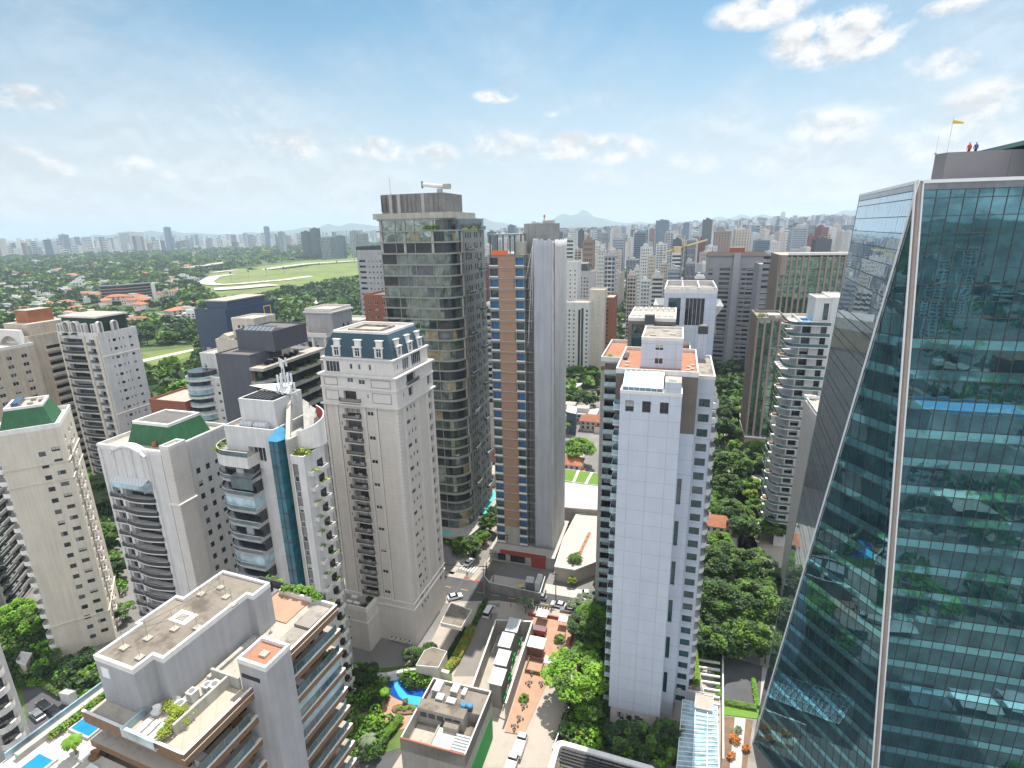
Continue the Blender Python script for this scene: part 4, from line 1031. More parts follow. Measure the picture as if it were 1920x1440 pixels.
# curved-balcony tower with teal glass shaft
def teal_shaft_tower():
 P0=(-61.8,104.4);x,y=P0
 b=Bld('apartment_tower','silver tower with curved glass balconies, teal glass shaft, blue pyramid skylight and rooftop antennas',x,y)
 dz=3.35;n=18;zt=66.8
 b.walls((3.0,.6,12.0,12.0),0,zt,'white_wall',{'F':[(5.2,9.4,60.5,63.6,.4,'white')]},roof='roof_grey',parapet=.9,pmat='white_wall')
 def bay(o):return[(10.5,-2.4-o),(5.2,-2.4-o)]+[(5.2-(5.4+o)*math.sin(R(a)),3.0-(5.4+o)*math.cos(R(a))) for a in range(10,101,10)]+[(0,10),(10.5,10)]
 def rev(p):return p[::-1]
 for i in range(n):
  z=i*dz
  mb=MB();mb.prism(rev(bay(0)),z-.15,z+.65,'concrete_grey',bottom=True);b.part(mb,'balcony_band')
  r_=MB();pts=bay(.12)
  for a_,c_ in zip(pts[:-2],pts[1:-1]):r_.poly([(a_[0],a_[1],z+.5),(a_[0],a_[1],z+1.35),(c_[0],c_[1],z+1.35),(c_[0],c_[1],z+.5)],'rail_glass')
  for a_,c_ in zip(pts[:-2],pts[1:-1]):r_.tube((a_[0],a_[1],z+1.38),(c_[0],c_[1],z+1.38),.04,'steel_white',4)
  b.part(r_,'railing')
  g='rail_glass_pale' if i in(n-3,n-7,8) else 'win_dark'
  mb=MB();mb.prism(rev(bay(-1.1 if g=='win_dark' else -.1)),z+.65,z+dz-.15,g);b.part(mb,'balcony_glazing')
  if i%2:b.part(MB().box(6.5,-1.6,z+.95,8.2,-.9,z+2.6,'win_blind').box(2,-1.1,z+.95,3.2,-.6,z+2.5,'win_curtain'),'blind')
 zb=n*dz
 b.part(MB().prism(rev(bay(0)),zb-.15,zb+2.2,'white_wall',top='roof_grey'),'upper_wall')
 r_=MB();pts=bay(-.2)
 for a_,c_ in zip(pts[:-2],pts[1:-1]):r_.tube((a_[0],a_[1],zb+3.2),(c_[0],c_[1],zb+3.2),.06,'steel_white',5);r_.poly([(a_[0],a_[1],zb+2.2),(a_[0],a_[1],zb+3.1),(c_[0],c_[1],zb+3.1),(c_[0],c_[1],zb+2.2)],'rail_glass')
 b.part(r_,'railing')
 mb=MB();bush(mb,[(0.6,1,zb+2.6),(0.3,3,zb+2.6),(1.5,-.8,zb+2.5)],.9,70,'leaf_yellow',.35,4);b.part(mb,'terrace_plant')
 b.part(MB().poly([(6.0,-2.9,zb-2.0),(11.2,-2.9,zb-2.0),(11.2,.55,zb-1.3),(6.0,.55,zb-1.3)],'steel_grey').box(6.0,-2.9,zb-4.6,11.2,-2.85,zb-2.1,'rail_glass'),'glass_pavilion')
 b.walls((5.2,3.2,8.6,8.5),zt,72.4,'white_wall',{},roof='roof_dark',parapet=.35,pmat='white_wall')
 mb=MB()
 for k in range(7):mb.box(5.9+k*1.0,3.8,72.43,6.3+k*1.0,8.8,72.9,'steel_dark')
 b.part(mb,'roof_louvre')
 for k in range(2):b.part(MB().tube((6.0+k*3.4,2.2,zt+.9),(9.0+k*3.4,2.2,zt+.9),.7,'metal_roof',10),'air_duct')
 mb=MB().prism([(14.8,-.8),(16.8,-.8),(17.6,1.2),(16.8,3.6),(14.8,3.6)],0,66.0,'teal_strip');b.part(mb,'glass_shaft')
 mb=MB()
 for i in range(20):mb.prism([(14.75,-.87),(16.85,-.87),(17.68,1.2),(16.85,3.65),(14.75,3.65)],i*dz,i*dz+.08,'steel_dark')
 mb.box(15.8,-.87,0,15.9,-.8,66,'steel_dark',skip='B');b.part(mb,'shaft_mullion')
 mb=MB();bs=[(14.5,-1.1),(17.0,-1.1),(17.95,1.2),(17.0,3.9),(14.5,3.9)];ap=(16.1,1.4,68.4)
 for a_,c_ in zip(bs,bs[1:]+bs[:1]):mb.poly([(*a_,66.02),(*c_,66.02),ap],'pyramid_blue')
 b.part(mb,'pyramid_skylight')
 b.part(MB().box(17.2,1.5,0,18.6,12,66.5,'concrete'),'joint_wall')
 b.part(MB().prism([(18.6,-.5),(19.3,-.1),(12.4,10.4),(11.7,10.0)],60,66.5,'concrete').poly([(18.6,-.5,66.5),(19.3,-.1,66.5),(12.4,10.4,73.0),(11.7,10.0,73.0)],'paving_white').poly([(19.3,-.1,66.5),(12.4,10.4,66.5),(12.4,10.4,73.0)],'concrete').poly([(11.7,10.0,66.5),(18.6,-.5,66.5),(11.7,10.0,73.0)],'concrete').box(18.55,-.55,0,19.28,3,66.4,'concrete'),'ridge_wall')
 Fw=None
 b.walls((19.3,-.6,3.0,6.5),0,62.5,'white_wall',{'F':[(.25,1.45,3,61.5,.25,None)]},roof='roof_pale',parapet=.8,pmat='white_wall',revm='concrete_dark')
 for i in range(17):b.req.append(('window',win_proto(1.0,1.3,'white','abcb'[i%4]),(19.55,-.36,4+i*dz),0.0))
 Vr=(19.3,-.6,3.0,6.5)
 for i in range(18):
  b.put('balcony',balc_proto(1.5,.9,'beige_solid',.7),Vr,'R',1.0,2+i*dz);b.put('balcony',balc_proto(2.0,1.3,'beige_solid',.7),Vr,'R',3.6,2+i*dz)
  b.put('window',win_proto(1.8,1.9,'dark','a'),Vr,'R',3.7,2.1+i*dz,.03)
 mb=MB();bush(mb,[(20.2,.6,63.4),(21,.8,63.7),(21.8,1.2,63.4)],1.0,70,'leaf_yellow',.4,6);b.part(mb,'terrace_plant')
 rr=random.Random(5);mb=MB()
 for i in range(2,18):
  if rr.random()<.8:bush(mb,[(23.2,rr.choice((1.2,4.4)),2.6+i*dz)],.7,26,rr.choice(('leaf_mid','leaf_yellow')),.35,i)
 b.part(mb,'planting')
 mb=MB();pts=[(19.2+3.5*math.sin(R(a)),5.6-3.5*math.cos(R(a))) for a in range(0,181,15)]
 i0=0
 for k,(a_,c_) in enumerate(zip(pts,pts[1:])):
  za,zb_=66.2+k*.28,66.2+(k+1)*.28
  mb.poly([(*a_,63.4),(*c_,63.4),(*c_,zb_+1.0),(*a_,za+1.0)],'parapet_white');ai=(19.2+(a_[0]-19.2)*.93,5.6+(a_[1]-5.6)*.93);ci=(19.2+(c_[0]-19.2)*.93,5.6+(c_[1]-5.6)*.93)
  mb.poly([(*ci,64.0),(*ai,64.0),(*ai,za+1.0),(*ci,zb_+1.0)],'red_clad');mb.poly([(*a_,za+1.0),(*c_,zb_+1.0),(*ci,zb_+1.0),(*ai,za+1.0)],'parapet_white')
 mb.poly([(19.2,2.1,64.0)]+[(*p,64.0) for p in pts[1:]],'roof_dark');b.part(mb,'curved_crown')
 for k in range(3):
  o=1.6*k;b.part(MB().poly([(15.6+o,9.6,71.4-1.2*k),(16.8+o,9.9,70.6-1.2*k),(21.2-.4*k,3.6+k,65.4),(20.2-.6*k,3.0+k,65.8)],'concrete').box(15.6+o,9.7,66,15.8+o,9.9,71.3-1.2*k,'steel_grey'),'solar_panel')
 b.part(MB().poly([(14.6,7.0,73.2),(12.5,11.0,74.5),(2.5,9.4,73.6)],'fabric_white').box(14.5,7,72.4,14.7,7.2,73.2,'steel_grey'),'shade_sail')
 b.finish()
 p=loc17(P0,12.8,8.4)
 t=thing('antenna_mast','white lattice mast crowded with panel antennas on the silver tower with the teal shaft','antenna',(*p,68.0),R(-17))
 mb=MB();rr=random.Random(8)
 for(a,c) in((-.5,-.5),(.5,-.5),(0,.5)):mb.tube((a,c,0),(a*.4,c*.4,12),.07,'steel_white',5)
 for k in range(12):mb.tube((-.5+.03*k,-.5+.03*k,k),(.5-.03*k,-.5+.03*k,k+1),.035,'steel_white',4);mb.tube((.5-.03*k,-.5,k),(0,.5-.03*k,k+1),.035,'steel_white',4)
 mb.build('mast',t)
 for(z,r,n_) in((11.4,.7,3),(8.0,1.3,6),(6.0,1.7,6),(3.4,1.9,5)):
  for k in range(n_):
   a=k*6.283/n_+z;m2=MB();X_,Y_=r*math.cos(a),r*math.sin(a)
   m2.box(X_-.17,Y_-.12,z-.9,X_+.17,Y_+.12,z+.9,rr.choice(('steel_white','ac_white','steel_white')));m2.tube((0,0,z),(X_,Y_,z),.04,'steel_grey',4);m2.build('panel_antenna',t)
 for k in range(5):
  a=rr.uniform(0,6.28);MB().cyl(1.2*math.cos(a),1.2*math.sin(a),.35,4.6+k*.5,5.0+k*.5,'ac_white',8).tube((0,0,4.8+k*.5),(1.2*math.cos(a),1.2*math.sin(a),4.8+k*.5),.04,'steel_grey',4).build('dish',t)
teal_shaft_tower()
# roof-terrace building, bottom left
def terrace_block():
 C=at(345,1410,58.5);a=-21.0;zp=58.5
 b=Bld('apartment_block','brown-banded apartment block with rooftop terrace, grey plant storey and stone pylon',C.x,C.y,a,cat='apartment block')
 ex=Vector((math.cos(R(a)),math.sin(R(a)),0));ey=Vector((-ex.y,ex.x,0))
 wl=lambda x,y,z:(C.x+ex.x*x+ey.x*y,C.y+ex.y*x+ey.y*y,z)
 dz=3.15;n=17;D=21.6;Wd=14.0
 rr=random.Random(31)
 for i in range(n):
  z=zp-.6-i*dz
  if z<1:break
  out=0 if i==0 else.0
  b.part(MB().box(-Wd,-.3,z-.75,.35,D+.3,z+.05,'wood_fascia',top='roof_pale').box(-.0,-.35,z+.05,.40,D+.35,z+.13,'parapet_white'),'floor_band')
  zl=z-dz+.05;hh=dz-.8
  g=MB();g.box(-Wd+.5,1.0,zl,-1.5,D-.8,zl+hh,'win_dark');b.part(g,'window_wall')
  for k in range(9):
   v=1.4+k*2.2
   if 7.2<v<11.8:continue
   kind=rr.choice(('win_curtain','win_blind','rail_glass_pale','steel_dark','win_mid','fabric_grey'))
   if rr.random()<.62:b.part(MB().box(-1.49,v,zl+.02,-1.42,v+rr.uniform(.5,1.7),zl+hh-.05,kind),'curtain')
   if rr.random()<.3:b.part(MB().box(-1.1,v,zl,-.4,v+.9,zl+.7,rr.choice(('fabric_grey','fabric_white','wood_fascia'))),'terrace_chair')
  for v0,v1 in((.1,7.1),(11.9,D-.2)):
   r_=MB().box(.18,v0,zl,.21,v1,zl+1.1,'rail_glass').box(.17,v0,zl+1.1,.22,v1,zl+1.15,'steel_grey')
   for v in np.arange(v0+.5,v1,1.6):r_.box(.16,v,zl,.24,v+.05,zl+1.1,'steel_grey')
   b.part(r_,'railing')
  if rr.random()<.55:
   mb=MB();v=rr.choice((12.6,15,19.5,20.5,3));bush(mb,[(-.3,v,zl+.5),(-.3,v+.9,zl+.5)],.6,45,rr.choice(('leaf_mid','leaf_yellow','leaf_orange')),.28,i);b.part(mb,'balcony_plant')
  if i in(2,3):b.part(MB().box(.1,12.2,zl+.05,.16,D-.5,zl+hh,'rail_glass_pale'),'glass_screen')
 b.part(MB().box(-Wd+.3,.8,0,-1.6,D-.6,1.5,'concrete'),'base')
 b.part(MB().box(-1.15,7.9,0,2.7,11.35,61.6,'stone_grey',skip='t'),'pylon')
 b.ring((-1.15,7.9,3.85,3.45),61.6,.35,.3,'parapet_white',out=.04)
 b.part(MB().poly([(-1.1,7.95,61.5),(2.65,7.95,61.5),(2.65,11.3,61.5),(-1.1,11.3,61.5)],'terrace_tile').box(.4,9.2,61.52,1.3,10,61.75,'roof_pale'),'pylon_roof')
 b.part(MB().box(-.9,7.86,59.6,1.6,7.9,60.1,'black'),'vent_slot')
 b.part(MB().poly([(-13.8,-.2,zp-.52),(.0,-.2,zp-.52),(.0,D,zp-.52),(-13.8,D,zp-.52)],'roof_pale'),'roof')
 b.part(MB().box(.06,-.3,zp-.5,.36,7.85,zp+.12,'wood_fascia',top='parapet_white').box(.06,11.4,zp-.5,.36,D+.3,zp+.12,'wood_fascia',top='parapet_white').box(-Wd,-.34,zp-.5,.06,-.05,zp+.12,'wood_fascia',top='parapet_white').box(-9,D,zp-.54,.02,D+.3,zp+.25,'parapet_white'),'parapet')
 b.part(MB().box(-2.9,1.2,zp-.5,-2.6,7.8,zp+.9,'concrete').box(-5.2,7.6,zp-.5,-1.2,7.88,zp+1.0,'concrete'),'roof_wall')
 b.part(MB().box(-2.6,.1,zp-.5,.0,7.5,zp-.4,'wood_deck_pale'),'tile_strip')
 b.part(MB().box(-2.5,13.5,zp-.5,-.1,17,zp-.2,'roof_grey').box(-2.5,17.2,zp-.5,-.1,21.0,zp+.1,'roof_grey'),'raised_roof')
 box_out=[(-13.6,1.8),(-7.9,1.8),(-7.9,3.9),(-6.4,3.9),(-6.4,14.6),(-5.4,14.6),(-5.4,17.2),(-13.0,17.2),(-13.0,11.6),(-14.2,11.6),(-14.2,6.6),(-13.6,6.6)]
 mb=MB();nn=len(box_out);zt=63.5
 for p,q_ in zip(box_out,box_out[1:]+box_out[:1]):
  mb.poly([(*p,zp-.5),(*q_,zp-.5),(*q_,zt),(*p,zt)],'stone_grey')
 b.part(mb,'plant_storey');b.part(MB().poly([(*p,zt-.02) for p in box_out],'roof_stained'),'roof')
 def inset(p,t_):
  out=[];m=len(p)
  for i in range(m):
   A,B,Cc=Vector(p[i-1]),Vector(p[i]),Vector(p[(i+1)%m]);d1=(B-A).normalized();d2=(Cc-B).normalized()
   n1,n2=Vector((-d1.y,d1.x)),Vector((-d2.y,d2.x));out.append(tuple(B+(n1+n2)*t_))
  return out
 ins=inset(box_out,.28);mb=MB();ou=inset(box_out,-.04)
 for k in range(nn):
  j=(k+1)%nn;mb.poly([(*ou[k],zt-.3),(*ou[j],zt-.3),(*ou[j],zt+.3),(*ou[k],zt+.3)],'parapet_white');mb.poly([(*ou[k],zt+.3),(*ou[j],zt+.3),(*ins[j],zt+.3),(*ins[k],zt+.3)],'parapet_white');mb.poly([(*ins[j],zt-.02),(*ins[k],zt-.02),(*ins[k],zt+.3),(*ins[j],zt+.3)],'parapet_white')
 b.part(mb,'parapet')
 b.part(MB().box(-12.9,1.74,61.4,-11.8,1.8,62.6,'steel_white'),'vent_grille')
 b.part(MB().box(-11.6,8.4,zt,-9.0,10.2,zt+.03,'fabric_white').box(-10.9,8.8,zt+.03,-9.8,9.7,zt+.12,'roof_grey'),'white_patch')
 for(x,y) in((-12.3,3.4),(-9.4,3.0),(-9.8,7.2),(-7.6,8.2),(-11.2,5.2),(-8.9,13.2),(-7.0,12.4),(-11.0,14.3),(-12.2,12.6)):
  b.part(MB().box(x,y,zt,x+.8,y+.7,zt+.18,'roof_pale').tube((x+.4,y+.35,zt+.18),(x+.4,y+.35,zt+2.4),.025,'steel_grey',4),'antenna_base')
 wr=MB()
 for(p,q_) in(((-12,3.7),(-7.2,8.5)),((-11,5.5),(-8.7,13.5)),((-7.2,8.5),(-10.8,14.5)),((-12,12.9),(-6.8,12.7)),((-9.2,3.3),(-9.6,7.5))):wr.tube((*p,zt+1.9),(*q_,zt+1.9),.02,'steel_dark',3)
 b.part(wr,'wire')
 for k,(x,y,s_) in enumerate(((-5.4,4.6,1.0),(-4.6,5.8,1.0),(-3.9,6.0,1.15),(-5.2,3.2,.9))):
  b.part(MB().box(x,y,zp-.45,x+.9*s_,y+.9*s_,zp+.6*s_,'ac_white').cyl(x+.45*s_,y+.45*s_,.32,zp+.6*s_,zp+.66*s_,'steel_grey',8).box(x+.1,y-.02,zp-.2,x+.8*s_,y,zp+.4*s_,'steel_grey'),'air_conditioner')
 b.part(MB().box(-5.9,7.5,zp-.5,-5.4,14.0,zp-.1,'concrete').box(-3.6,12.2,zp-.5,-3.3,12.5,zp+.6,'steel_grey'),'cable_tray')
 b.part(MB().tube((-4.6,15.5,zp-.5),(-4.6,15.5,zp+4.2),.03,'steel_grey',4).box(-4.75,15.35,zp-.5,-4.45,15.65,zp-.3,'steel_grey'),'roof_pole')
 b.part(MB().box(-9.8,17.4,zp-.5,-4.0,22.6,zp-.38,'deck_wood').box(-13,17.4,zp-.5,-9.9,22.4,zp-.4,'roof_pale'),'deck')
 b.part(MB().box(-11.6,19.6,zp-.38,-9.4,22.0,zp-.1,'steel_grey').box(-10.8,20.4,zp-.1,-9.9,21.6,zp+1.5,'black'),'barbecue')
 b.part(MB().box(-13.4,22.6,zp-.9,-2.4,22.8,zp+.6,'steel_dark').box(-2.4,21.9,zp-.9,-2.2,22.8,zp+.6,'steel_dark'),'terrace_fence')
 mb=MB();bush(mb,[(-8.2,22,zp+.3),(-7.2,22.2,zp+.5),(-6.0,22.3,zp+.6),(-3.4,22,zp+.6),(-2.7,21.6,zp+.4),(-4.4,22.2,zp+.8)],.8,60,'leaf_bright',.3,12);bush(mb,[(-12.5,23.5,zp-.4),(-11,23.6,zp-.5)],.9,50,'leaf_bright',.35,13);b.part(mb,'terrace_plant')
 b.part(MB().box(-7.7,-.62,zp-.5,-3.0,-.3,zp-.45,'roof_pale').box(-7.7,-.6,zp-.45,-3.2,-.56,zp+.5,'rail_glass_pale').box(-7.74,-.6,zp-.45,-7.7,2,zp+.5,'rail_glass_pale'),'balustrade')
 b.part(MB().box(-7.7,.0,zp-.5,-3.4,1.7,zp-.44,'wood_deck_pale'),'sun_deck')
 mb=MB();bush(mb,[(-3.4,.6,zp+.3),(-3.5,1.5,zp+.5),(-3.7,2.5,zp+.6),(-4.2,3.0,zp+.3),(-5.0,2.9,zp+.2),(-3.1,3.2,zp+.3),(-6.2,3.2,zp),(-2.9,2.2,zp+.2)],.72,230,'leaf_yellow',.14,22);bush(mb,[(-3.6,1.0,zp+.2),(-4.4,2.8,zp+.1),(-3.2,2.8,zp)],.7,150,'leaf_bright',.14,23);b.part(mb,'shrub_bed')
 zq=53.2
 b.part(MB().box(-21.8,-7,zq-1.2,-13.9,7.6,zq,'paving_white').box(-14.0,-7,zq-1.2,-7.8,-.32,zq,'paving_white'),'pool_terrace')
 b.part(MB().box(-21.6,-6.8,0,-14.2,7.0,zq-1.2,'beige_wall').box(-14.0,-6.7,0,-8,-.6,zq-1.2,'beige_wall'),'lower_wing')
 b.part(MB().box(-19.2,.4,zq,-15.9,6.0,zq+.3,'paving_white').poly([(-19.0,.6,zq+.31),(-16.1,.6,zq+.31),(-16.1,5.8,zq+.31),(-19.0,5.8,zq+.31)],'pool_blue'),'plunge_pool')
 b.part(MB().box(-19.2,-5.6,zq,-16.4,-2.2,zq+.25,'paving_white').poly([(-18.9,-5.3,zq+.26),(-16.7,-5.3,zq+.26),(-16.7,-2.5,zq+.26),(-18.9,-2.5,zq+.26)],'pool_blue'),'plunge_pool')
 b.part(MB().box(-20.9,-3.6,zq,-20.2,7.4,zq+.7,'concrete').box(-21.7,-4,zq,-21.5,7.6,zq+.9,'rail_glass_pale'),'planter')
 mb=MB();bush(mb,[(-19.9,-.6+.8*k,zq+.4) for k in range(10)],.55,70,'leaf_yellow',.2,14);bush(mb,[(-19.6,.2+1.5*k,zq+.6) for k in range(5)],.55,60,'leaf_bright',.22,15);b.part(mb,'planter_shrub')
 b.part(MB().box(-14.4,-6,zq,-10,-5.2,zq+.2,'paving_white').box(-13.8,-5.2,zq,-9.6,-4.4,zq+.4,'paving_white').box(-13.3,-4.4,zq,-9.2,-3.6,zq+.6,'paving_white'),'steps')
 for(x,y,z_) in((-14.9,-1.5,zq),(-12.6,-2.4,zq)):
  b.part(MB().box(x,y,z_,x+1.2,y+1.0,z_+.35,'fabric_white'),'planter_box')
 b.finish()
 def lounge(x,y,z,lab,rot=0):
  t=thing('sun_lounger',lab,'sun lounger',wl(x,y,z),R(a)+rot,'sun loungers on the roof terrace')
  MB().box(0,0,.16,.65,1.9,.24,'fabric_white').build('mattress',t);MB().box(0,1.25,.24,.65,1.9,.34,'fabric_white').build('pillow',t)
  MB().box(.04,.1,0,.1,1.8,.159,'steel_white').box(.55,.1,0,.61,1.8,.159,'steel_white').build('frame',t)
 for k,w1 in enumerate(('outermost','middle','innermost')):lounge(-6.9+k*.95,-.2,zp-.44,f'white sun lounger on the roof deck by the yellow shrubs, {w1} of three')
 def armchair(x,y,z,lab,m='fabric_white',s=.7,round_=True):
  t=thing('round_seat',lab,'armchair',wl(x,y,z),R(a))
  MB().cyl(0,0,.75*s,0,.38*s,m,14).build('seat',t)
  mb=MB();
  for k in range(9):
   p,q_=R(20*k),R(20*(k+1));mb.poly([(.75*s*math.cos(p),.75*s*math.sin(p),.38*s),(.75*s*math.cos(q_),.75*s*math.sin(q_),.38*s),(.8*s*math.cos(q_),.8*s*math.sin(q_),.85*s),(.8*s*math.cos(p),.8*s*math.sin(p),.85*s)],m)
   mb.poly([(.6*s*math.cos(q_),.6*s*math.sin(q_),.38*s),(.6*s*math.cos(p),.6*s*math.sin(p),.38*s),(.8*s*math.cos(p),.8*s*math.sin(p),.85*s),(.8*s*math.cos(q_),.8*s*math.sin(q_),.85*s)],m)
  mb.build('backrest',t)
 armchair(-7.0,2.5,zp-.44,'round cream seat on the roof deck nearest the glass rail');armchair(-6.1,3.9,zp-.5,'round cream seat on the roof deck beside the grey plant storey')
 armchair(-15.0,-1.6,zq,'low round pouf on the white paving between the two pools','fabric_grey');armchair(-13.2,.9-1.6,zq,'round woven daybed under the palm on the pool terrace','wood_fascia');armchair(-12.4,-2.6,zq,'cream round seat in shade below the roof deck edge','fabric_grey',.65)
terrace_block()
# mid-left cluster
def simple_tower(lab,x,y,W,D,H,wall,F=None,Rr=None,L=None,rz=-17,roof='roof_pale',parapet=.9,name='apartment_tower',cat='apartment tower',pmat=None,group=None,extra=None):
 b=Bld(name,lab,x,y,rz,cat,group)
 ops={}
 if F:ops['F']=F
 if Rr:ops['R']=Rr
 if L:ops['L']=L
 b.walls((0,0,W,D),0,H,wall,ops,roof=roof,parapet=parapet,pmat=pmat or wall)
 if extra:extra(b)
 return b.finish()
def dark_terraced():
 K=atr(489,690,152);W=14;x,y=K.x-W*EX.x,K.y-W*EX.y
 b=Bld('apartment_tower','charcoal tower with planted terraces, white terrace bands and roof solar heaters',x,y)
 D=26;zt=K.z;dz=3.7
 n=int(zt/dz)
 b.walls((0,0,W-3,12),0,zt+3.0,'dark_grey_wall',{'F':grid([8],1.6,[zt-9.5-i*dz for i in range(14)],1.4,.15,'dark')},roof='roof_dark',parapet=.3,pmat='dark_grey_wall')
 b.walls((2,6,12,14),zt+3.0,zt+8.2,'dark_grey_wall',{},roof='roof_dark',parapet=.4,pmat='dark_grey_wall')
 for i in range(n):
  z=zt-i*dz
  b.part(MB().box(W-3.2,-.6,z-.75,W+1.2,D,z,'concrete',top='roof_pale' if i==0 else 'concrete'),'terrace_band')
  b.part(MB().box(W-2.6,.8,z-dz,W-.6,D-.5,z-.75,'win_dark').box(W-3,.2,z-dz,W-2.6,3,z-.75,'wood_fascia'),'window_wall')
  if i:
   mb=MB();rr=random.Random(i);bush(mb,[(W+.6,1+rr.random()*24,z+.15) for _ in range(7)]+[(W-1.5,0,z+.2)],.8,30,rr.choice(('leaf_mid','leaf_mid','leaf_yellow')),.4,i);b.part(mb,'terrace_plant')
 for k in range(7):b.part(MB().box(3+k*1.4,7.5,zt+8.2,4.1+k*1.4,13,zt+8.25,'black').poly([(3+k*1.4,7.5,zt+8.3),(4.1+k*1.4,7.5,zt+8.3),(4.1+k*1.4,9.5,zt+9.2),(3+k*1.4,9.5,zt+9.2)],'steel_grey').tube((3+k*1.4,9.6,zt+9.3),(4.1+k*1.4,9.6,zt+9.3),.2,'steel_grey',6),'solar_heater')
 for k in range(6):b.part(MB().poly([(W-1.8,3+k*2.2,zt+.1),(W-.2,3+k*2.2,zt+.1),(W-.2,4.8+k*2.2,zt+1.0),(W-1.8,4.8+k*2.2,zt+1.0)],'black').tube((W-1.8,4.9+k*2.2,zt+1.1),(W-.2,4.9+k*2.2,zt+1.1),.2,'steel_grey',6),'solar_heater')
 b.finish()
 K=atr(466,602,172);W=9.0;
 b=Bld('apartment_tower','cream tower with small gable and cream roof box beside the charcoal terraced tower',K.x-(W+4)*EX.x,K.y-(W+4)*EX.y)
 n=19;b.walls((0,0,W+4,16),0,K.z-6.5,'cream_wall',{'F':grid([1.2,5.2],2.8,levels(.5,3.2,n,.3),2.2,.9,'door')},roof='roof_pale',parapet=.8,pmat='cream_wall')
 for i in range(n):b.put('balcony',balc_proto(3.2,1.0,'cream_rail',.9),(0,0,W,16),'F',1.0,i*3.2+.75);b.put('balcony',balc_proto(3.2,1.0,'cream_rail',.9),(0,0,W,16),'F',5.0,i*3.2+.75)
 b.walls((5,2,8,9),K.z-6.5,K.z,'cream_wall',{'F':grid([2,3.6],.8,[K.z-2.5],.8,.1,'dark')},roof='roof_pale',parapet=.4,pmat='cream_wall')
 b.part(MB().poly([(1.2,-.3,K.z-5.4),(6.2,-.3,K.z-5.4),(3.7,-.3,K.z-3.9)],'cream_wall').poly([(1.2,-.3,K.z-5.4),(3.7,-.3,K.z-3.9),(3.7,3,K.z-3.9),(1.2,3,K.z-5.4)],'roof_pale').poly([(6.2,3,K.z-5.4),(3.7,3,K.z-3.9),(3.7,-.3,K.z-3.9),(6.2,-.3,K.z-5.4)],'roof_pale'),'gable');b.finish()
dark_terraced()
def cyl_tower():
 P=atr(365,690,222);x,y=P.x-4,P.y
 b=Bld('apartment_tower','white tower with cylindrical glass balcony stack left of the cream gabled tower',x,y)
 H_=P.z;dz=3.2;n=int(H_/dz)
 b.walls((6,2,12,14),0,H_-4,'white_wall',{'R':grid([2,5,9],1.3,levels(0,dz,n-1,1),1.2),'F':grid([5.5,8.5],1.4,levels(0,dz,n-1,1),1.2)},roof='roof_pale',parapet=.8,pmat='white_wall')
 b.walls((2,6,11,10),H_-4,H_+4,'white_wall',{'F':grid([1.5],1.0,[H_-1],1.5,.1,'dark')},roof='roof_pale',parapet=.5,pmat='white_wall');b.walls((8,9,8,7),H_+4,H_+9,'white_wall',{'F':grid([1.0],.8,[H_+6],1.2,.1,'dark')},roof='parapet_white',parapet=.3,pmat='white_wall')
 for i in range(n):
  z=i*dz
  b.part(MB().cyl(4.5,3.5,5.6,z,z+.9,'white_wall',20),'balcony_band');b.part(MB().cyl(4.5,3.5,5.65,z+.9,z+1.5,'rail_glass_pale' if i%3 else 'rail_glass',20),'railing');b.part(MB().cyl(4.5,3.5,4.8 if i%3 else 5.5,z+1.5,z+dz,'win_dark' if i%3 else 'rail_glass_pale',20),'balcony_glazing')
 b.finish()
cyl_tower()
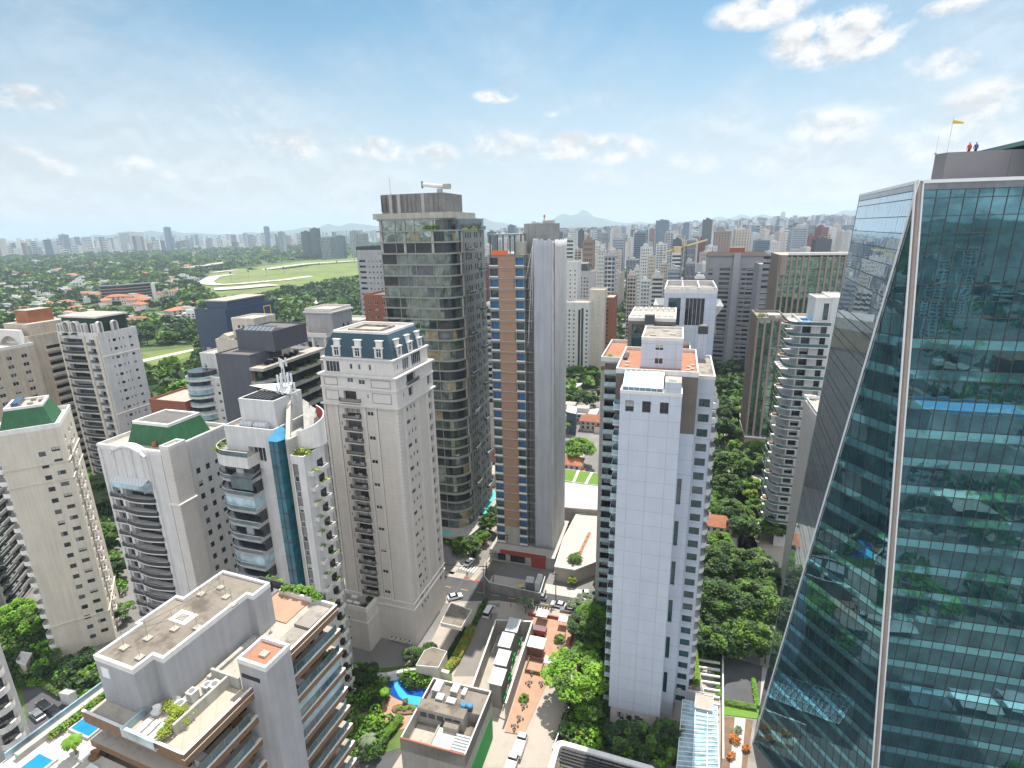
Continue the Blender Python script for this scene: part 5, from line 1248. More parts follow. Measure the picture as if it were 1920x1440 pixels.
def mid_left():
 K=atr(420,572,300)
 def ex(b):b.part(MB().box(4,4,b_H,17,30,b_H+4,'blue_clad',top='roof_grey').box(3.5,3.5,b_H+4,17.5,30.5,b_H+4.6,'steel_grey',top='roof_pale'),'roof_storey');b.part(MB().box(18.95,26,b_H-13,19.12,26.5,b_H-1,'paint_yellow').box(18.95,31,b_H-13,19.12,31.5,b_H-1,'paint_yellow').box(18.95,26.5,b_H-1.5,19.12,31,b_H-1,'paint_yellow'),'yellow_frame')
 global b_H;b_H=K.z-3
 simple_tower('navy blue glass office block with raised roof storey beyond the charcoal tower',K.x-19*EX.x,K.y-19*EX.y,30-11,34,K.z-3,'blue_clad',F=grid([.6,3.6,6.6,9.6],2.7,levels(0,3.6,14,.5),2.9,.1,'white')+grid([12.8],5.2,levels(0,3.6,14,.5),2.6,.8,'dark'),roof='roof_grey',name='office_block',cat='office block',extra=None if 0 else ex)
 b=Bld('roof_storey','x',0,0) if False else None
 t=None
 K=atr(612,630,205);W=16
 H_=K.z
 b=Bld('apartment_tower','grey classical tower with corner pilasters and a tall blank roof box',K.x-W*EX.x,K.y-W*EX.y)
 b.walls((0,0,W,19),0,H_,'concrete_grey',{'F':grid([1.5,5,11],1.4,[H_-4.5-3.5*i for i in range(15)],2.2,.4,'dark')+grid([7.6],2.6,[H_-4.5-3.5*i for i in range(15)],2.2,.6,'dark'),'R':grid([2,6,10,14],1.4,[H_-4.5-3.5*i for i in range(15)],2.2,.4,'dark')},roof='terrace_tile',parapet=.9,pmat='beige_trim')
 for i in range(5):b.part(MB().box(-.6,-1.2,H_-5-3.5*i,9,0,H_-4.6-3.5*i,'beige_trim').box(-.6,-1.2,H_-4.6-3.5*i,9,-1.0,H_-3.8-3.5*i,'beige_trim'),'balcony')
 for u in(0,3.6,9.8,15):b.part(MB().box(u,-.4,0,u+.9,0,H_,'beige_trim',skip='B'),'pilaster')
 b.ring((-.5,-.5,W+1,20),H_-.6,.5,.8,'beige_trim','cornice')
 b.walls((5,4,11.5,12.5),H_,H_+8.5,'concrete_grey',{'R':grid([6,9],1.2,[H_+1.5],1.4,.2,'dark')},roof='roof_pale',parapet=.7,pmat='beige_trim');b.ring((4.4,3.4,12.7,13.7),H_+7.6,.5,.9,'beige_trim','cornice');b.finish()
 P=atr(280,752,235)
 simple_tower('low red-brown brick block between the arched-dormer tower and the cylindrical balcony tower',P.x,P.y,17,16,P.z,'brick',F=grid([9],5.5,[P.z-5-3.2*i for i in range(7)],1.4,.8,'dark')+grid([6.5,7.6],.6,[P.z-3.4],1.2,.1,'dark'),Rr=grid([3,9],3,[P.z-5-3.2*i for i in range(7)],1.4,.8,'dark'),roof='roof_pale',name='apartment_block',cat='apartment block')
 P=atr(682,556,245)
 simple_tower('dark red brick tower just left of the tallest tower',P.x,P.y,14,18,P.z,'brick',F=grid([1.5,5,8.5],1.6,[P.z-3.4-3.1*i for i in range(18)],1.3,.2,'white'),roof='roof_dark')
 P=atr(668,468,330)
 simple_tower('pale grey tower with dark top storey and tiny windows, behind the tallest tower',P.x,P.y,20,20,P.z,'concrete_grey',F=grid([1],4.2,[P.z-7-3.1*i for i in range(26)],1.2,.8,'dark')+grid([7,9.4,11.8,14.2],.9,[P.z-7-3.1*i for i in range(26)],1.0,.15,'dark'),roof='roof_dark',pmat='steel_dark',parapet=1.6)
 P=atr(652,602,270)
 simple_tower('small white stepped building under the dark red brick tower',P.x-8,P.y,16,14,P.z,'white_wall',F=grid([2,5,8,11],1.3,[P.z-3-3.1*i for i in range(10)],1.2),roof='roof_pale',name='apartment_block',cat='apartment block')
 P=atr(896,500,310)
 simple_tower('maroon tower squeezed between the tallest tower and the orange-clad tower',P.x,P.y,12,16,P.z,'far_maroon',F=grid([5,9],.5,[P.z-2.6-3.0*i for i in range(22)],.7,.1,'dark'),roof='roof_grey')
 P=atr(904,574,235)
 simple_tower('slim white tower with black balcony stack left of the orange-clad tower',P.x,P.y,8,12,P.z,'white_wall',F=grid([1.8],5.4,[P.z-3-2.9*i for i in range(15)],1.9,.6,'dark'),roof='roof_grey')
 P=at(0,1180,46)
 b=Bld('apartment_tower','shaded lilac-grey tower with sunlit curved balconies at the bottom left edge',P.x-14.3,P.y-11.5,-4)
 b.walls((0,0,12,13),0,50,'white_wall',{},roof='roof_pale',parapet=.8,pmat='white_wall')
 for i in range(15):
  b.put('balcony',balc_proto(3.4,1.5,'white_curve',.9),(0,0,12,13),'R',8.6,i*3.2+.5);b.put('window',win_proto(2.6,2,'dark','a'),(0,0,12,13),'R',9,i*3.2+.6,.03)
 b.finish()
 P=atr(0,900,190);
 b=Bld('apartment_tower','dark green-grey tower with thin balconies behind the cream green-roofed tower',P.x-24,P.y-6,20)
 b.walls((0,0,16,18),0,44,'concrete_dark',{'F':grid([1],14,levels(0,3.1,14,.4),2.2,1.0,'door'),'R':grid([1],15,levels(0,3.1,14,.4),2.2,1.0,'door')},roof='roof_grey',parapet=.8)
 for i in range(14):b.put('balcony',balc_proto(5,1.2,'cream_glass',.9),(0,0,16,18),'F',2+(i%2)*5,i*3.1+.4);b.put('balcony',balc_proto(5,1.2,'cream_glass',.9),(0,0,16,18),'R',3,i*3.1+.4)
 b.finish()
mid_left()
# right-hand side towers
def right_side():
 K=atr(1556,608,185);W=9.6
 b=Bld('apartment_tower','pale tower with round-cornered glass balconies and blue-covered roof deck beside the glass tower',K.x-W*EX.x,K.y-W*EX.y)
 H_=K.z;dz=3.3;n=int(H_/dz)
 b.walls((2.0,0,W-2,16),0,H_,'white_wall',{'F':grid([.4],2.4,[H_-3-dz*i for i in range(n)],2.3,.8,'door')+grid([5.4],1.6,[H_-3-dz*i for i in range(n)],2.3,.5,'dark')},roof='roof_pale',parapet=.7,pmat='white_wall')
 b.walls((W,.8,4.5,14),0,H_+7.5,'white_wall',{'F':grid([1.8],1.3,[H_-2-dz*i for i in range(n)],1.5,.3,'dark'),'R':grid([3,8],1.5,[H_-2-dz*i for i in range(n)],1.3)},roof='parapet_white',parapet=.4,pmat='white_wall')
 b.walls((5.2,1,W-5.2,10),H_,H_+7.4,'white_wall',{'F':[(2.4,3.8,H_+1,H_+6,.3,'dark')]},roof='roof_pale',parapet=.3,pmat='white_wall')
 for i in range(n):
  z=H_-.3-i*dz
  pts=[(W,-1.5),(W,0),(0,12),(-1.2,12),(-1.3,1.2),(-.8,-.4),(.4,-1.3),(2,-1.5)][::-1]
  q=[(-1.3,12),(-1.3,1.2),(-.8,-.4),(.4,-1.3),(2,-1.5),(W,-1.5),(W,0),(2,0),(2,12)]
  b.part(MB().prism(q,z-.25,z,'parapet_white',bottom=True),'balcony_slab')
  r_=MB()
  for a_,c_ in zip(q[:5],q[1:6]):r_.poly([(*a_,z),(*c_,z),(*c_,z+.95),(*a_,z+.95)],'rail_glass');r_.tube((*a_,z+.98),(*c_,z+.98),.03,'steel_white',4)
  b.part(r_,'railing')
  if i%3==0:b.part(MB().cyl(-1.8,2.4,1.3,z-.3,z,'parapet_white',12).cyl(-1.8,2.4,.9,z,z+.5,'wood_fascia',10),'round_planter')
 b.part(MB().box(2.6,.8,H_+.01,4.8,8,H_+.5,'blue_cover').box(2.3,3.2,H_+.5,4.2,4.4,H_+1.1,'blue_cover'),'pool_cover');b.finish()
 K=atr(1548,770,150)
 b=Bld('apartment_tower','beige tower with vertical ribs and stepped stair-like parapet under the balcony tower',K.x-4,K.y-3.5)
 b.walls((0,0,9,14),0,K.z,'beige_wall',{},roof='roof_pale',parapet=.8)
 for k in range(12):b.part(MB().box(-.35,.4+k*1.15,0,0,.75+k*1.15,K.z,'beige_trim',skip='R'),'rib')
 for k in range(8):b.part(MB().box(-.5+.2*k,12.8-k*1.6,K.z-1.5-k*1.2+2,2.4+.2*k,13.6-k*1.6,K.z-.7-k*1.2+2,'parapet_white'),'step')
 b.finish()
 K=atr(1478,478,318)
 def fins(b,V,z0,z1,n,seed,gap=()):
  x0,y0,W,D=V;st=W/n
  b.part(MB().box(x0+.3,y0+.5,z0,x0+W-.3,y0+D-.5,z1-1,'grid_glass',top='roof_grey'),'glass_wall')
  for k in range(n+1):
   if k in gap:continue
   b.part(MB().box(x0+k*st-.45,y0-.1,z0,x0+k*st+.45,y0+.6,z1,'brown_fin'),'fin')
  m=int(D/3)
  for k in range(m+1):b.part(MB().box(x0-.2,y0+k*D/m-.4,z0,x0+.5,y0+k*D/m+.4,z1,'brown_fin'),'fin')
  fb=MB()
  for i in range(int((z1-z0)/3.9)):fb.box(x0+.32,y0+.42,z0+i*3.9,x0+W-.32,y0+.5,z0+i*3.9+.35,'steel_dark',skip='B')
  b.part(fb,'spandrel')
 b=Bld('office_tower','tall brown-finned green glass office tower with white roof rim',K.x-4,K.y,-17,'office tower')
 fins(b,(0,0,38,30),0,K.z,14,1,(6,));[b.part(MB().box(u_,-.4,K.z-10,u_+4,-.15,K.z,'brown_fin'),'corner_panel') for u_ in(-.5,34.5)];b.part(MB().box(4,-.5,K.z,36,1.5,K.z+1.2,'parapet_white').box(.2,1.5,K.z-.5,38,30,K.z,'roof_pale'),'roof_rim');b.finish()
 K=atr(1430,596,262)
 b=Bld('office_block','lower brown-finned glass wing with roof garden in front of the tall finned tower',K.x-2,K.y,-17,'office block')
 fins(b,(0,0,40,24),9,K.z,13,2);b.part(MB().box(-.5,-.6,0,40,24,9,'brown_fin',top='roof_pale').box(-.6,-.8,9,40,-.2,9.6,'parapet_white'),'base')
 b.ring((0,0,12,24),K.z-1,1.2,.4,'brown_fin');mb=MB();bush(mb,[(1.5,3,K.z),(3,5,K.z),(6,2,K.z),(2,8,K.z),(10,2,K.z)],1.6,60,'leaf_mid',.6,3);b.part(mb,'roof_garden');b.part(MB().box(4.5,3.5,K.z-.5,9.5,8,K.z+1.2,'parapet_white'),'roof_pavilion');b.finish()
 K=atr(1462,692,205)
 b=Bld('office_block','low glass box building with an open white roof frame below the finned wing',K.x,K.y,-17,'office block')
 b.part(MB().box(.2,.2,0,11,12,K.z-1,'grid_glass',top='roof_dark'),'glass_wall')
 for i in range(7):b.part(MB().box(0,0,i*3.5+2,11.2,.2,i*3.5+2.4,'steel_grey').box(0,.2,i*3.5+2,.2,12,i*3.5+2.4,'steel_grey'),'floor_edge')
 mb=MB()
 for y_ in(0,2.8,5.6,8.4,11.6):mb.box(0,y_,K.z-.6,11.2,y_+.5,K.z,'parapet_white')
 mb.box(0,.5,K.z-.6,.5,11.6,K.z-.05,'parapet_white');mb.box(10.7,.5,K.z-.6,11.2,11.6,K.z-.05,'parapet_white');b.part(mb,'roof_frame');b.finish()
 K=atr(1325,478,420)
 b=Bld('apartment_tower','wide grey-mauve apartment slab with a pale central spine and many balconies',K.x,K.y,-20)
 H_=K.z;dz=3.3;n=int(H_/dz)
 b.walls((0,0,39,18),0,H_,'mauve_wall',{'F':grid([2.0,24.0],3.0,levels(0,dz,n-2,.8),1.4,.4,'dark')+grid([9.5,27.5],7.0,levels(0,dz,n-2,.5),2.0,1.2,'door')+grid([34.5],2.6,levels(0,dz,n-2,.8),1.4,.4,'dark'),'R':grid([3,9],3,levels(0,dz,n-2,.8),1.4,.4,'dark')},roof='roof_dark',parapet=1.5,pmat='brown_fin')
 b.part(MB().box(18.3,-1.6,0,22.6,0,H_+.8,'mauve_light',skip='B'),'spine')
 b.part(MB().box(-.5,-.8,H_-.8,39.5,.0,H_+.4,'brown_fin').box(15,3,H_,25,10,H_+5,'brick',top='roof_pale'),'roof_band')
 b.finish()
 K=atr(1424,498,380)
 simple_tower('dark mauve slab tower behind the finned glass tower',K.x,K.y,18,25,K.z,'mauve_wall',F=grid([10],7,levels(0,3.6,24,.4),2.9,.2,'teal')+grid([2.0],4,levels(0,3.6,24,.8),1.6,.2,'dark'),roof='roof_pale')
right_side()
# ground, roads, land
def gmat(name,cols,scale,rough=.95):
 m=bpy.data.materials.new(name);m.use_nodes=True;MATS[name]=m
 t=NT(m.node_tree);p=m.node_tree.nodes['Principled BSDF'];tc=t.new('ShaderNodeTexCoord')
 n=t.noise(tc.outputs['Object'],scale,8,.62,.3);t.l.new(t.ramp(n,cols),p.inputs['Base Color']);p.inputs['Roughness'].default_value=rough
gmat('city_ground',[(.22,(.07,.09,.04)),(.30,(.12,.13,.08)),(.36,(.17,.165,.16)),(.55,(.22,.21,.20)),(.63,(.30,.27,.24)),(.72,(.14,.14,.14))],.035)
gmat('park_ground',[(.30,(.04,.07,.02)),(.5,(.07,.11,.03)),(.66,(.12,.17,.04)),(.75,(.22,.20,.12))],.02)
gmat('far_ground',[(.30,(.05,.08,.035)),(.45,(.10,.12,.08)),(.55,(.22,.21,.20)),(.65,(.16,.17,.14)),(.75,(.30,.27,.24))],.004)
def terrain(x,y):
 r=math.hypot(x,y);a=math.degrees(math.atan2(x,y))
 s=lambda v,lo,hi:max(0,min(1,(v-lo)/(hi-lo)))
 h=70*s(a,8,26)*s(r,2300,5200)+14*s(a,-48,-10)*s(r,1800,3200)*(1-s(a,-10,6))
 return h
def quad(x0,y0,x1,y1,z,m):return MB().poly([(x0,y0,z),(x1,y0,z),(x1,y1,z),(x0,y1,z)],m)
mb=MB();rs=[0,60,150,300,600,1000,1500,2000,2600,3200,4000,5200,7000,10000,15000,22000];na=96
for i,r_ in enumerate(rs):
 for k in range(na):
  a=2*math.pi*k/na;X_,Y_=r_*math.sin(a),r_*math.cos(a);mb.v.append((X_,Y_,terrain(X_,Y_)))
for i in range(len(rs)-1):
 for k in range(na):
  j=(k+1)%na;mb.f.append((i*na+k,(i+1)*na+k,(i+1)*na+j,i*na+j)[::-1]);am=360*(k+.5)/na
  am=am-360 if am>180 else am
  mb.m.append('far_ground' if rs[i]>=2600 else 'park_ground' if -62<am<0 and rs[i]>=300 else 'city_ground')
struct(mb,'ground')
prof=[(-400,4),(0,3),(100,5),(180,10),(300,15),(420,7),(520,11),(620,19),(680,21),(720,13),(850,9),(905,24),(925,23),(960,11),(990,9),(1020,19),(1050,26),(1070,32),(1098,33),(1120,25),(1150,15),(1200,13),(1300,13),(1350,19),(1420,22),(1480,14),(1540,18),(1600,27),(1700,20),(1920,10),(2400,6)]
rr=random.Random(3);mb=MB();N=260;rows=[(9000,0),(9800,.4),(10600,.85),(11200,1.0),(12500,.6),(14500,0)]
for(r_,f) in rows:
 for k in range(N):
  px=-400+2800*k/(N-1);h=np.interp(px,[p[0] for p in prof],[p[1] for p in prof]);d=ray(px,430);a=math.atan2(d.x,d.y)
  hh=(h/FPX*r_/1.0)*math.cos(a*.55)*f*(1+.10*math.sin(px*.13+r_)+.06*math.sin(px*.41))+(20 if f>0 else -8)
  mb.v.append((r_*math.sin(a),r_*math.cos(a),hh))
for i in range(len(rows)-1):
 for k in range(N-1):mb.f.append((i*N+k,i*N+k+1,(i+1)*N+k+1,(i+1)*N+k));mb.m.append('hill_green')
struct(mb,'hills',smooth=True)
ROADS=[]
def strip(pts,w,z,m,off=0.0):
 mb=MB();L,Rr=[],[]
 for i,p in enumerate(pts):
  a=Vector(pts[max(0,i-1)]);c=Vector(pts[min(len(pts)-1,i+1)]);d=(c-a).normalized();n=Vector((-d.y,d.x));p=Vector(p)+n*off
  L.append(p+n*w/2);Rr.append(p-n*w/2)
 for i in range(len(pts)-1):mb.poly([(Rr[i].x,Rr[i].y,z),(Rr[i+1].x,Rr[i+1].y,z),(L[i+1].x,L[i+1].y,z),(L[i].x,L[i].y,z)],m)
 return mb
def kerbwalk(pts,w,off,m='paving'):
 mb=MB();T=strip(pts,w,.14,m,off)
 mb.add(T)
 for s_ in(w/2,-w/2):
  e=[]
  for i,p in enumerate(pts):
   a=Vector(pts[max(0,i-1)]);c=Vector(pts[min(len(pts)-1,i+1)]);d=(c-a).normalized();n=Vector((-d.y,d.x));e.append(Vector(p)+n*(off+s_))
  for a,c in zip(e,e[1:]):mb.poly([(a.x,a.y,0),(c.x,c.y,0),(c.x,c.y,.14),(a.x,a.y,.14)],'concrete')
 return mb
def road(pts,w,m='asphalt',walk=2.4,dash=True,name='road'):
 ROADS.append((pts,w/2+walk));struct(strip(pts,w,.03+.002*len(ROADS),m),name)
 if walk:
  mb=kerbwalk(pts,walk,w/2+walk/2);mb.add(kerbwalk(pts,walk,-w/2-walk/2));struct(mb,'pavement')
 if dash:
  mb=MB()
  for a,c in zip(pts,pts[1:]):
   a,c=Vector(a),Vector(c);L=(c-a).length;d=(c-a)/L;n=Vector((-d.y,d.x))*.08;t=1.0
   while t<L-3:
    p,q=a+d*t,a+d*(t+2.4);mb.poly([(p.x-n.x,p.y-n.y,.08),(q.x-n.x,q.y-n.y,.08),(q.x+n.x,q.y+n.y,.08),(p.x+n.x,p.y+n.y,.08)],'paint_white' if w<9 else 'paint_yellow');t+=5
  struct(mb,'road_markings')
P17=lambda x,y,o=(0,0):(o[0]+EX.x*x+EY.x*y,o[1]+EX.y*x+EY.y*y)
O1=(-4.0,137.4)
road([P17(x,0,O1) for x in(-300,-160,-60,-14.5)],9.5,'asphalt',2.6);road([P17(x,0,O1) for x in(-14.4,20,48,72)],9.5,'asphalt',0,True)
struct(kerbwalk([P17(x,0,O1) for x in(-6.3,20,48,70)],4.4,7.1,'paving_white'),'pavement');struct(kerbwalk([P17(x,0,O1) for x in(-3.5,20,48,66)],2.4,-6.1),'pavement')
SA=Vector((-17.2,147.2));SB=Vector((8,198));SD=(SB-SA).normalized()
road([tuple(SA),tuple(SA+SD*30),tuple(SB),tuple(SB+SD*60)],6.0,'road_pale',1.8,False)
RR=[(49.0,96),(56.5,111),(83,169),(104,229),(125,291),(160,380),(200,483),(260,640)]
road([RR[0],RR[1]],8.4,'asphalt',1.4,False);road(RR[1:],7.5,'road_pale',2.2,False)
for k in range(5):road([P17(x,330+k*135) for x in(60,300,620)] if k<4 else[P17(-100,900),P17(900,900)],9,'road_pale',2.5,False)
for k in range(4):road([P17(170+k*130,y) for y in(260,600,1100)],9,'road_pale',2.5,False)
road([P17(x,-52) for x in(-60,30,260)],13,'asphalt',3,True);road([P17(46,y) for y in(-300,-120,40)],11,'road_pale',4,True);road([P17(180,y) for y in(-500,-120,60)],11,'asphalt',3,True)
mb=MB();
for k in range(7):
 a=SA+SD*(3.5)+Vector((-SD.y,SD.x))*(-2.9+k*.95)
 mb.poly([(a.x,a.y,.085),(a.x+SD.y*.45,a.y-SD.x*.45,.085),(a.x+SD.y*.45+SD.x*3.2,a.y-SD.x*.45+SD.y*3.2,.085),(a.x+SD.x*3.2,a.y+SD.y*3.2,.085)],'paint_white')
struct(mb,'road_markings')
a,c=at(868,1083),at(905,1093);struct(MB().poly([(a.x,a.y,.09),(c.x,c.y,.09),(c.x+.1,c.y+.5,.09),(a.x+.1,a.y+.5,.09)],'paint_red'),'road_markings')
def gp(px,py):return tuple(at(px,py,14 if py<505 else 6).xy)
_top=([370,400,470,560,668,720],[531,512,502,491,484,482]);_bot=([370,395,420,520,600,668,720],[533,551,560,546,531,517,512])
tp=[(x,np.interp(x,*_top)) for x in(372,385,400,435,470,515,560,615,668,720)];bt=[(x,np.interp(x,*_bot)) for x in(720,668,630,600,560,520,470,420,395,378)]
struct(MB().poly([(*gp(*q),7.0 if q[1]>505 else 15) for q in tp+bt][::-1],'turf'),'grass_field')
def track(pix,w,n='race_track',dz=0):
 pts=[gp(*q) for q in pix];mb=MB();L,Rr=[],[]
 for i,p in enumerate(pts):
  a=Vector(pts[max(0,i-1)]);c=Vector(pts[min(len(pts)-1,i+1)]);d=(c-a).normalized();nn=Vector((-d.y,d.x));z=8.2+dz if pix[i][1]>505 else 16.2+dz
  L.append((*(Vector(p)+nn*w/2),z));Rr.append((*(Vector(p)-nn*w/2),z))
 for i in range(len(pts)-1):mb.poly([Rr[i],Rr[i+1],L[i+1],L[i]],'sand')
 struct(mb,n)
track([(386,530),(400,521),(440,514),(480,509),(530,501),(582,495),(668,490),(710,489)],30);track([(386,530),(392,534),(410,536),(450,534),(530,527),(600,517),(668,507),(710,503)],26,dz=.4)
track([(398,513),(440,508),(480,503)],26,dz=.8);track([(402,545),(450,542),(512,536)],52,'sand_yard',dz=.8)
def inell(x,y,s=1.14):
 px,py=proj((x,y,6));return 368<px<725 and np.interp(px,*_top)-3<py<np.interp(px,*_bot)+3
def patch(pix,z,m,n):return struct(MB().poly([tuple(at(x,y,0).xy)+(z,) for x,y in pix][::-1],m),n)
patch([(255,662),(365,650),(375,662),(300,690),(262,692)],.35,'turf','lawn');patch([(262,676),(362,655),(364,658),(263,681)],.5,'sand','path')
mb=strip([tuple(at(x,y,0).xy) for x,y in((150,578),(215,583),(300,597),(400,618),(520,652))],42,.6,'road_pale');struct(mb,'motorway')
patch([(700,478),(560,520),(470,560),(430,575),(520,580),(700,520)],.3,'park_ground','park_lawn')
# trees
def crown(R_,Hc,z0,ncl,nl,q,mats,seed,flat=1.0,hole=.35,rad=.30):
 rr=random.Random(seed);mb=MB()
 for c in range(ncl):
  a=rr.uniform(0,6.283);t=rr.random()**.6;ph=math.acos(1-t*1.15) if t*1.15<2 else 1.5
  rad_=R_*rr.uniform(.62,1.0);cx=rad_*math.sin(ph)*math.cos(a);cy=rad_*math.sin(ph)*math.sin(a);cz=z0+Hc*(.25+.75*math.cos(ph))*rr.uniform(.8,1.05)
  m=rr.choice(mats);cr=R_*rad*rr.uniform(.6,1.2)
  for _ in range(nl):
   b_=rr.uniform(0,6.283);s_=rr.uniform(-.35,1);k=math.sqrt(max(0,1-s_*s_));f=rr.uniform(.75,1.05)
   leafq(mb,cx+cr*k*math.cos(b_)*f,cy+cr*k*math.sin(b_)*f,cz+cr*s_*.62*f,q*rr.uniform(.6,1.35),rr,m)
 return mb
def trunk(h,r,R_,seed,m='trunk',limbs=6):
 rr=random.Random(seed);mb=MB().tube((0,0,-.3),(.15,.1,h*.55),r,m,7,r*.7)
 for k in range(limbs):
  a=k*6.283/limbs+rr.uniform(-.4,.4);e=(R_*.6*math.cos(a),R_*.6*math.sin(a),h*rr.uniform(.95,1.15));mid=(e[0]*.45,e[1]*.45,h*.8)
  mb.tube((.15,.1,h*.52),mid,r*.5,m,5,r*.3);mb.tube(mid,e,r*.3,m,5,r*.12)
 return mb
def palm(h,seed,n=16,L=2.6,m='leaf_mid'):
 rr=random.Random(seed);T=MB().tube((0,0,-.2),(.1,.05,h),.2,'palm_trunk',7,.15);C=MB()
 for k in range(n):
  a=k*6.283/n+rr.uniform(-.2,.2);up=rr.uniform(.1,.9);prev=Vector((.1,.05,h));d=Vector((math.cos(a),math.sin(a),up));s_=Vector((-math.sin(a),math.cos(a),0))
  for j in range(7):
   d.z-=.28;q=prev+d.normalized()*L/7;w_=.55*math.sin(math.pi*(j+1.2)/8.4)
   for sg in(1,-1):
    e=s_*(sg*w_);C.poly([tuple(prev),tuple(q),tuple(q+e-Vector((0,0,.28))),tuple(prev+e*.8-Vector((0,0,.22)))],m)
   prev=q
 return T,C
TP={}
def tree_proto(key):
 if key in TP:return TP[key]
 k,s_=key
 if k=='broad':T,C=trunk(6.0,.32,5.0,s_),crown(5.0,3.4,5.2,64,120,.38,['leaf_bright','leaf_bright','leaf_mid'],s_,rad=.26)
 elif k=='dense':T,C=trunk(7,.3,4.5,s_),crown(4.6,5.0,5.5,70,110,.40,['leaf_mid','leaf_dark','leaf_mid'],s_,rad=.28)
 elif k=='dark':T,C=trunk(6,.28,4,s_),crown(4.2,4.6,4.4,56,105,.40,['leaf_dark','leaf_dark','leaf_mid'],s_,rad=.3)
 elif k=='bright':T,C=trunk(4.5,.22,3.2,s_),crown(3.3,3.0,3.6,42,95,.32,['leaf_bright','leaf_mid'],s_,rad=.3)
 elif k=='yellow':T,C=trunk(3.5,.16,2.2,s_),crown(2.2,2.4,2.8,22,60,.36,['leaf_yellow','leaf_bright'],s_,rad=.34)
 elif k=='grey':T,C=trunk(4.5,.18,2.6,s_),crown(2.7,2.8,3.6,24,50,.4,['leaf_grey'],s_,rad=.34)
 elif k=='purple':T,C=trunk(4,.2,3,s_),crown(3.2,2.8,3.6,30,60,.42,['leaf_purple','leaf_mid','leaf_purple'],s_,rad=.3)
 elif k=='palm':T,C=palm(7.5,s_,18,3.4)
 elif k=='fanpalm':T,C=palm(5.2,s_,26,1.7,'leaf_bright')
 elif k=='greypalm':T,C=palm(4.0,s_,22,2.6,'leaf_grey')
 elif k=='shrub':T,C=trunk(.8,.08,.8,s_),crown(1.1,1.1,.5,14,46,.28,['leaf_mid','leaf_bright'],s_,rad=.4)
 elif k=='mid':T,C=trunk(6,.3,4.2,s_,limbs=4),crown(4.8,4.0,4.6,30,26,1.05,['leaf_mid','leaf_dark','leaf_far'],s_,rad=.3)
 elif k=='midb':T,C=trunk(6,.3,4.2,s_,limbs=4),crown(5.2,3.2,4.6,30,24,1.05,['leaf_bright','leaf_mid'],s_,rad=.3)
 TP[key]=(T.mesh('trunk'),C.mesh('crown'));return TP[key]
NT_=0
def tree(kind,x,y,s=1.0,label=None,z=0.0,name='tree',cat='tree',group=None,seed=0,sz=1.0):
 global NT_
 NT_+=1;a,c=tree_proto((kind,seed%3))
 t=thing(name,label,cat,(x,y,z),(NT_*2.399)%6.283,group);t.scale=(s,s,s*sz)
 link(bpy.data.objects.new('trunk',a),t);link(bpy.data.objects.new('crown',c),t);return t
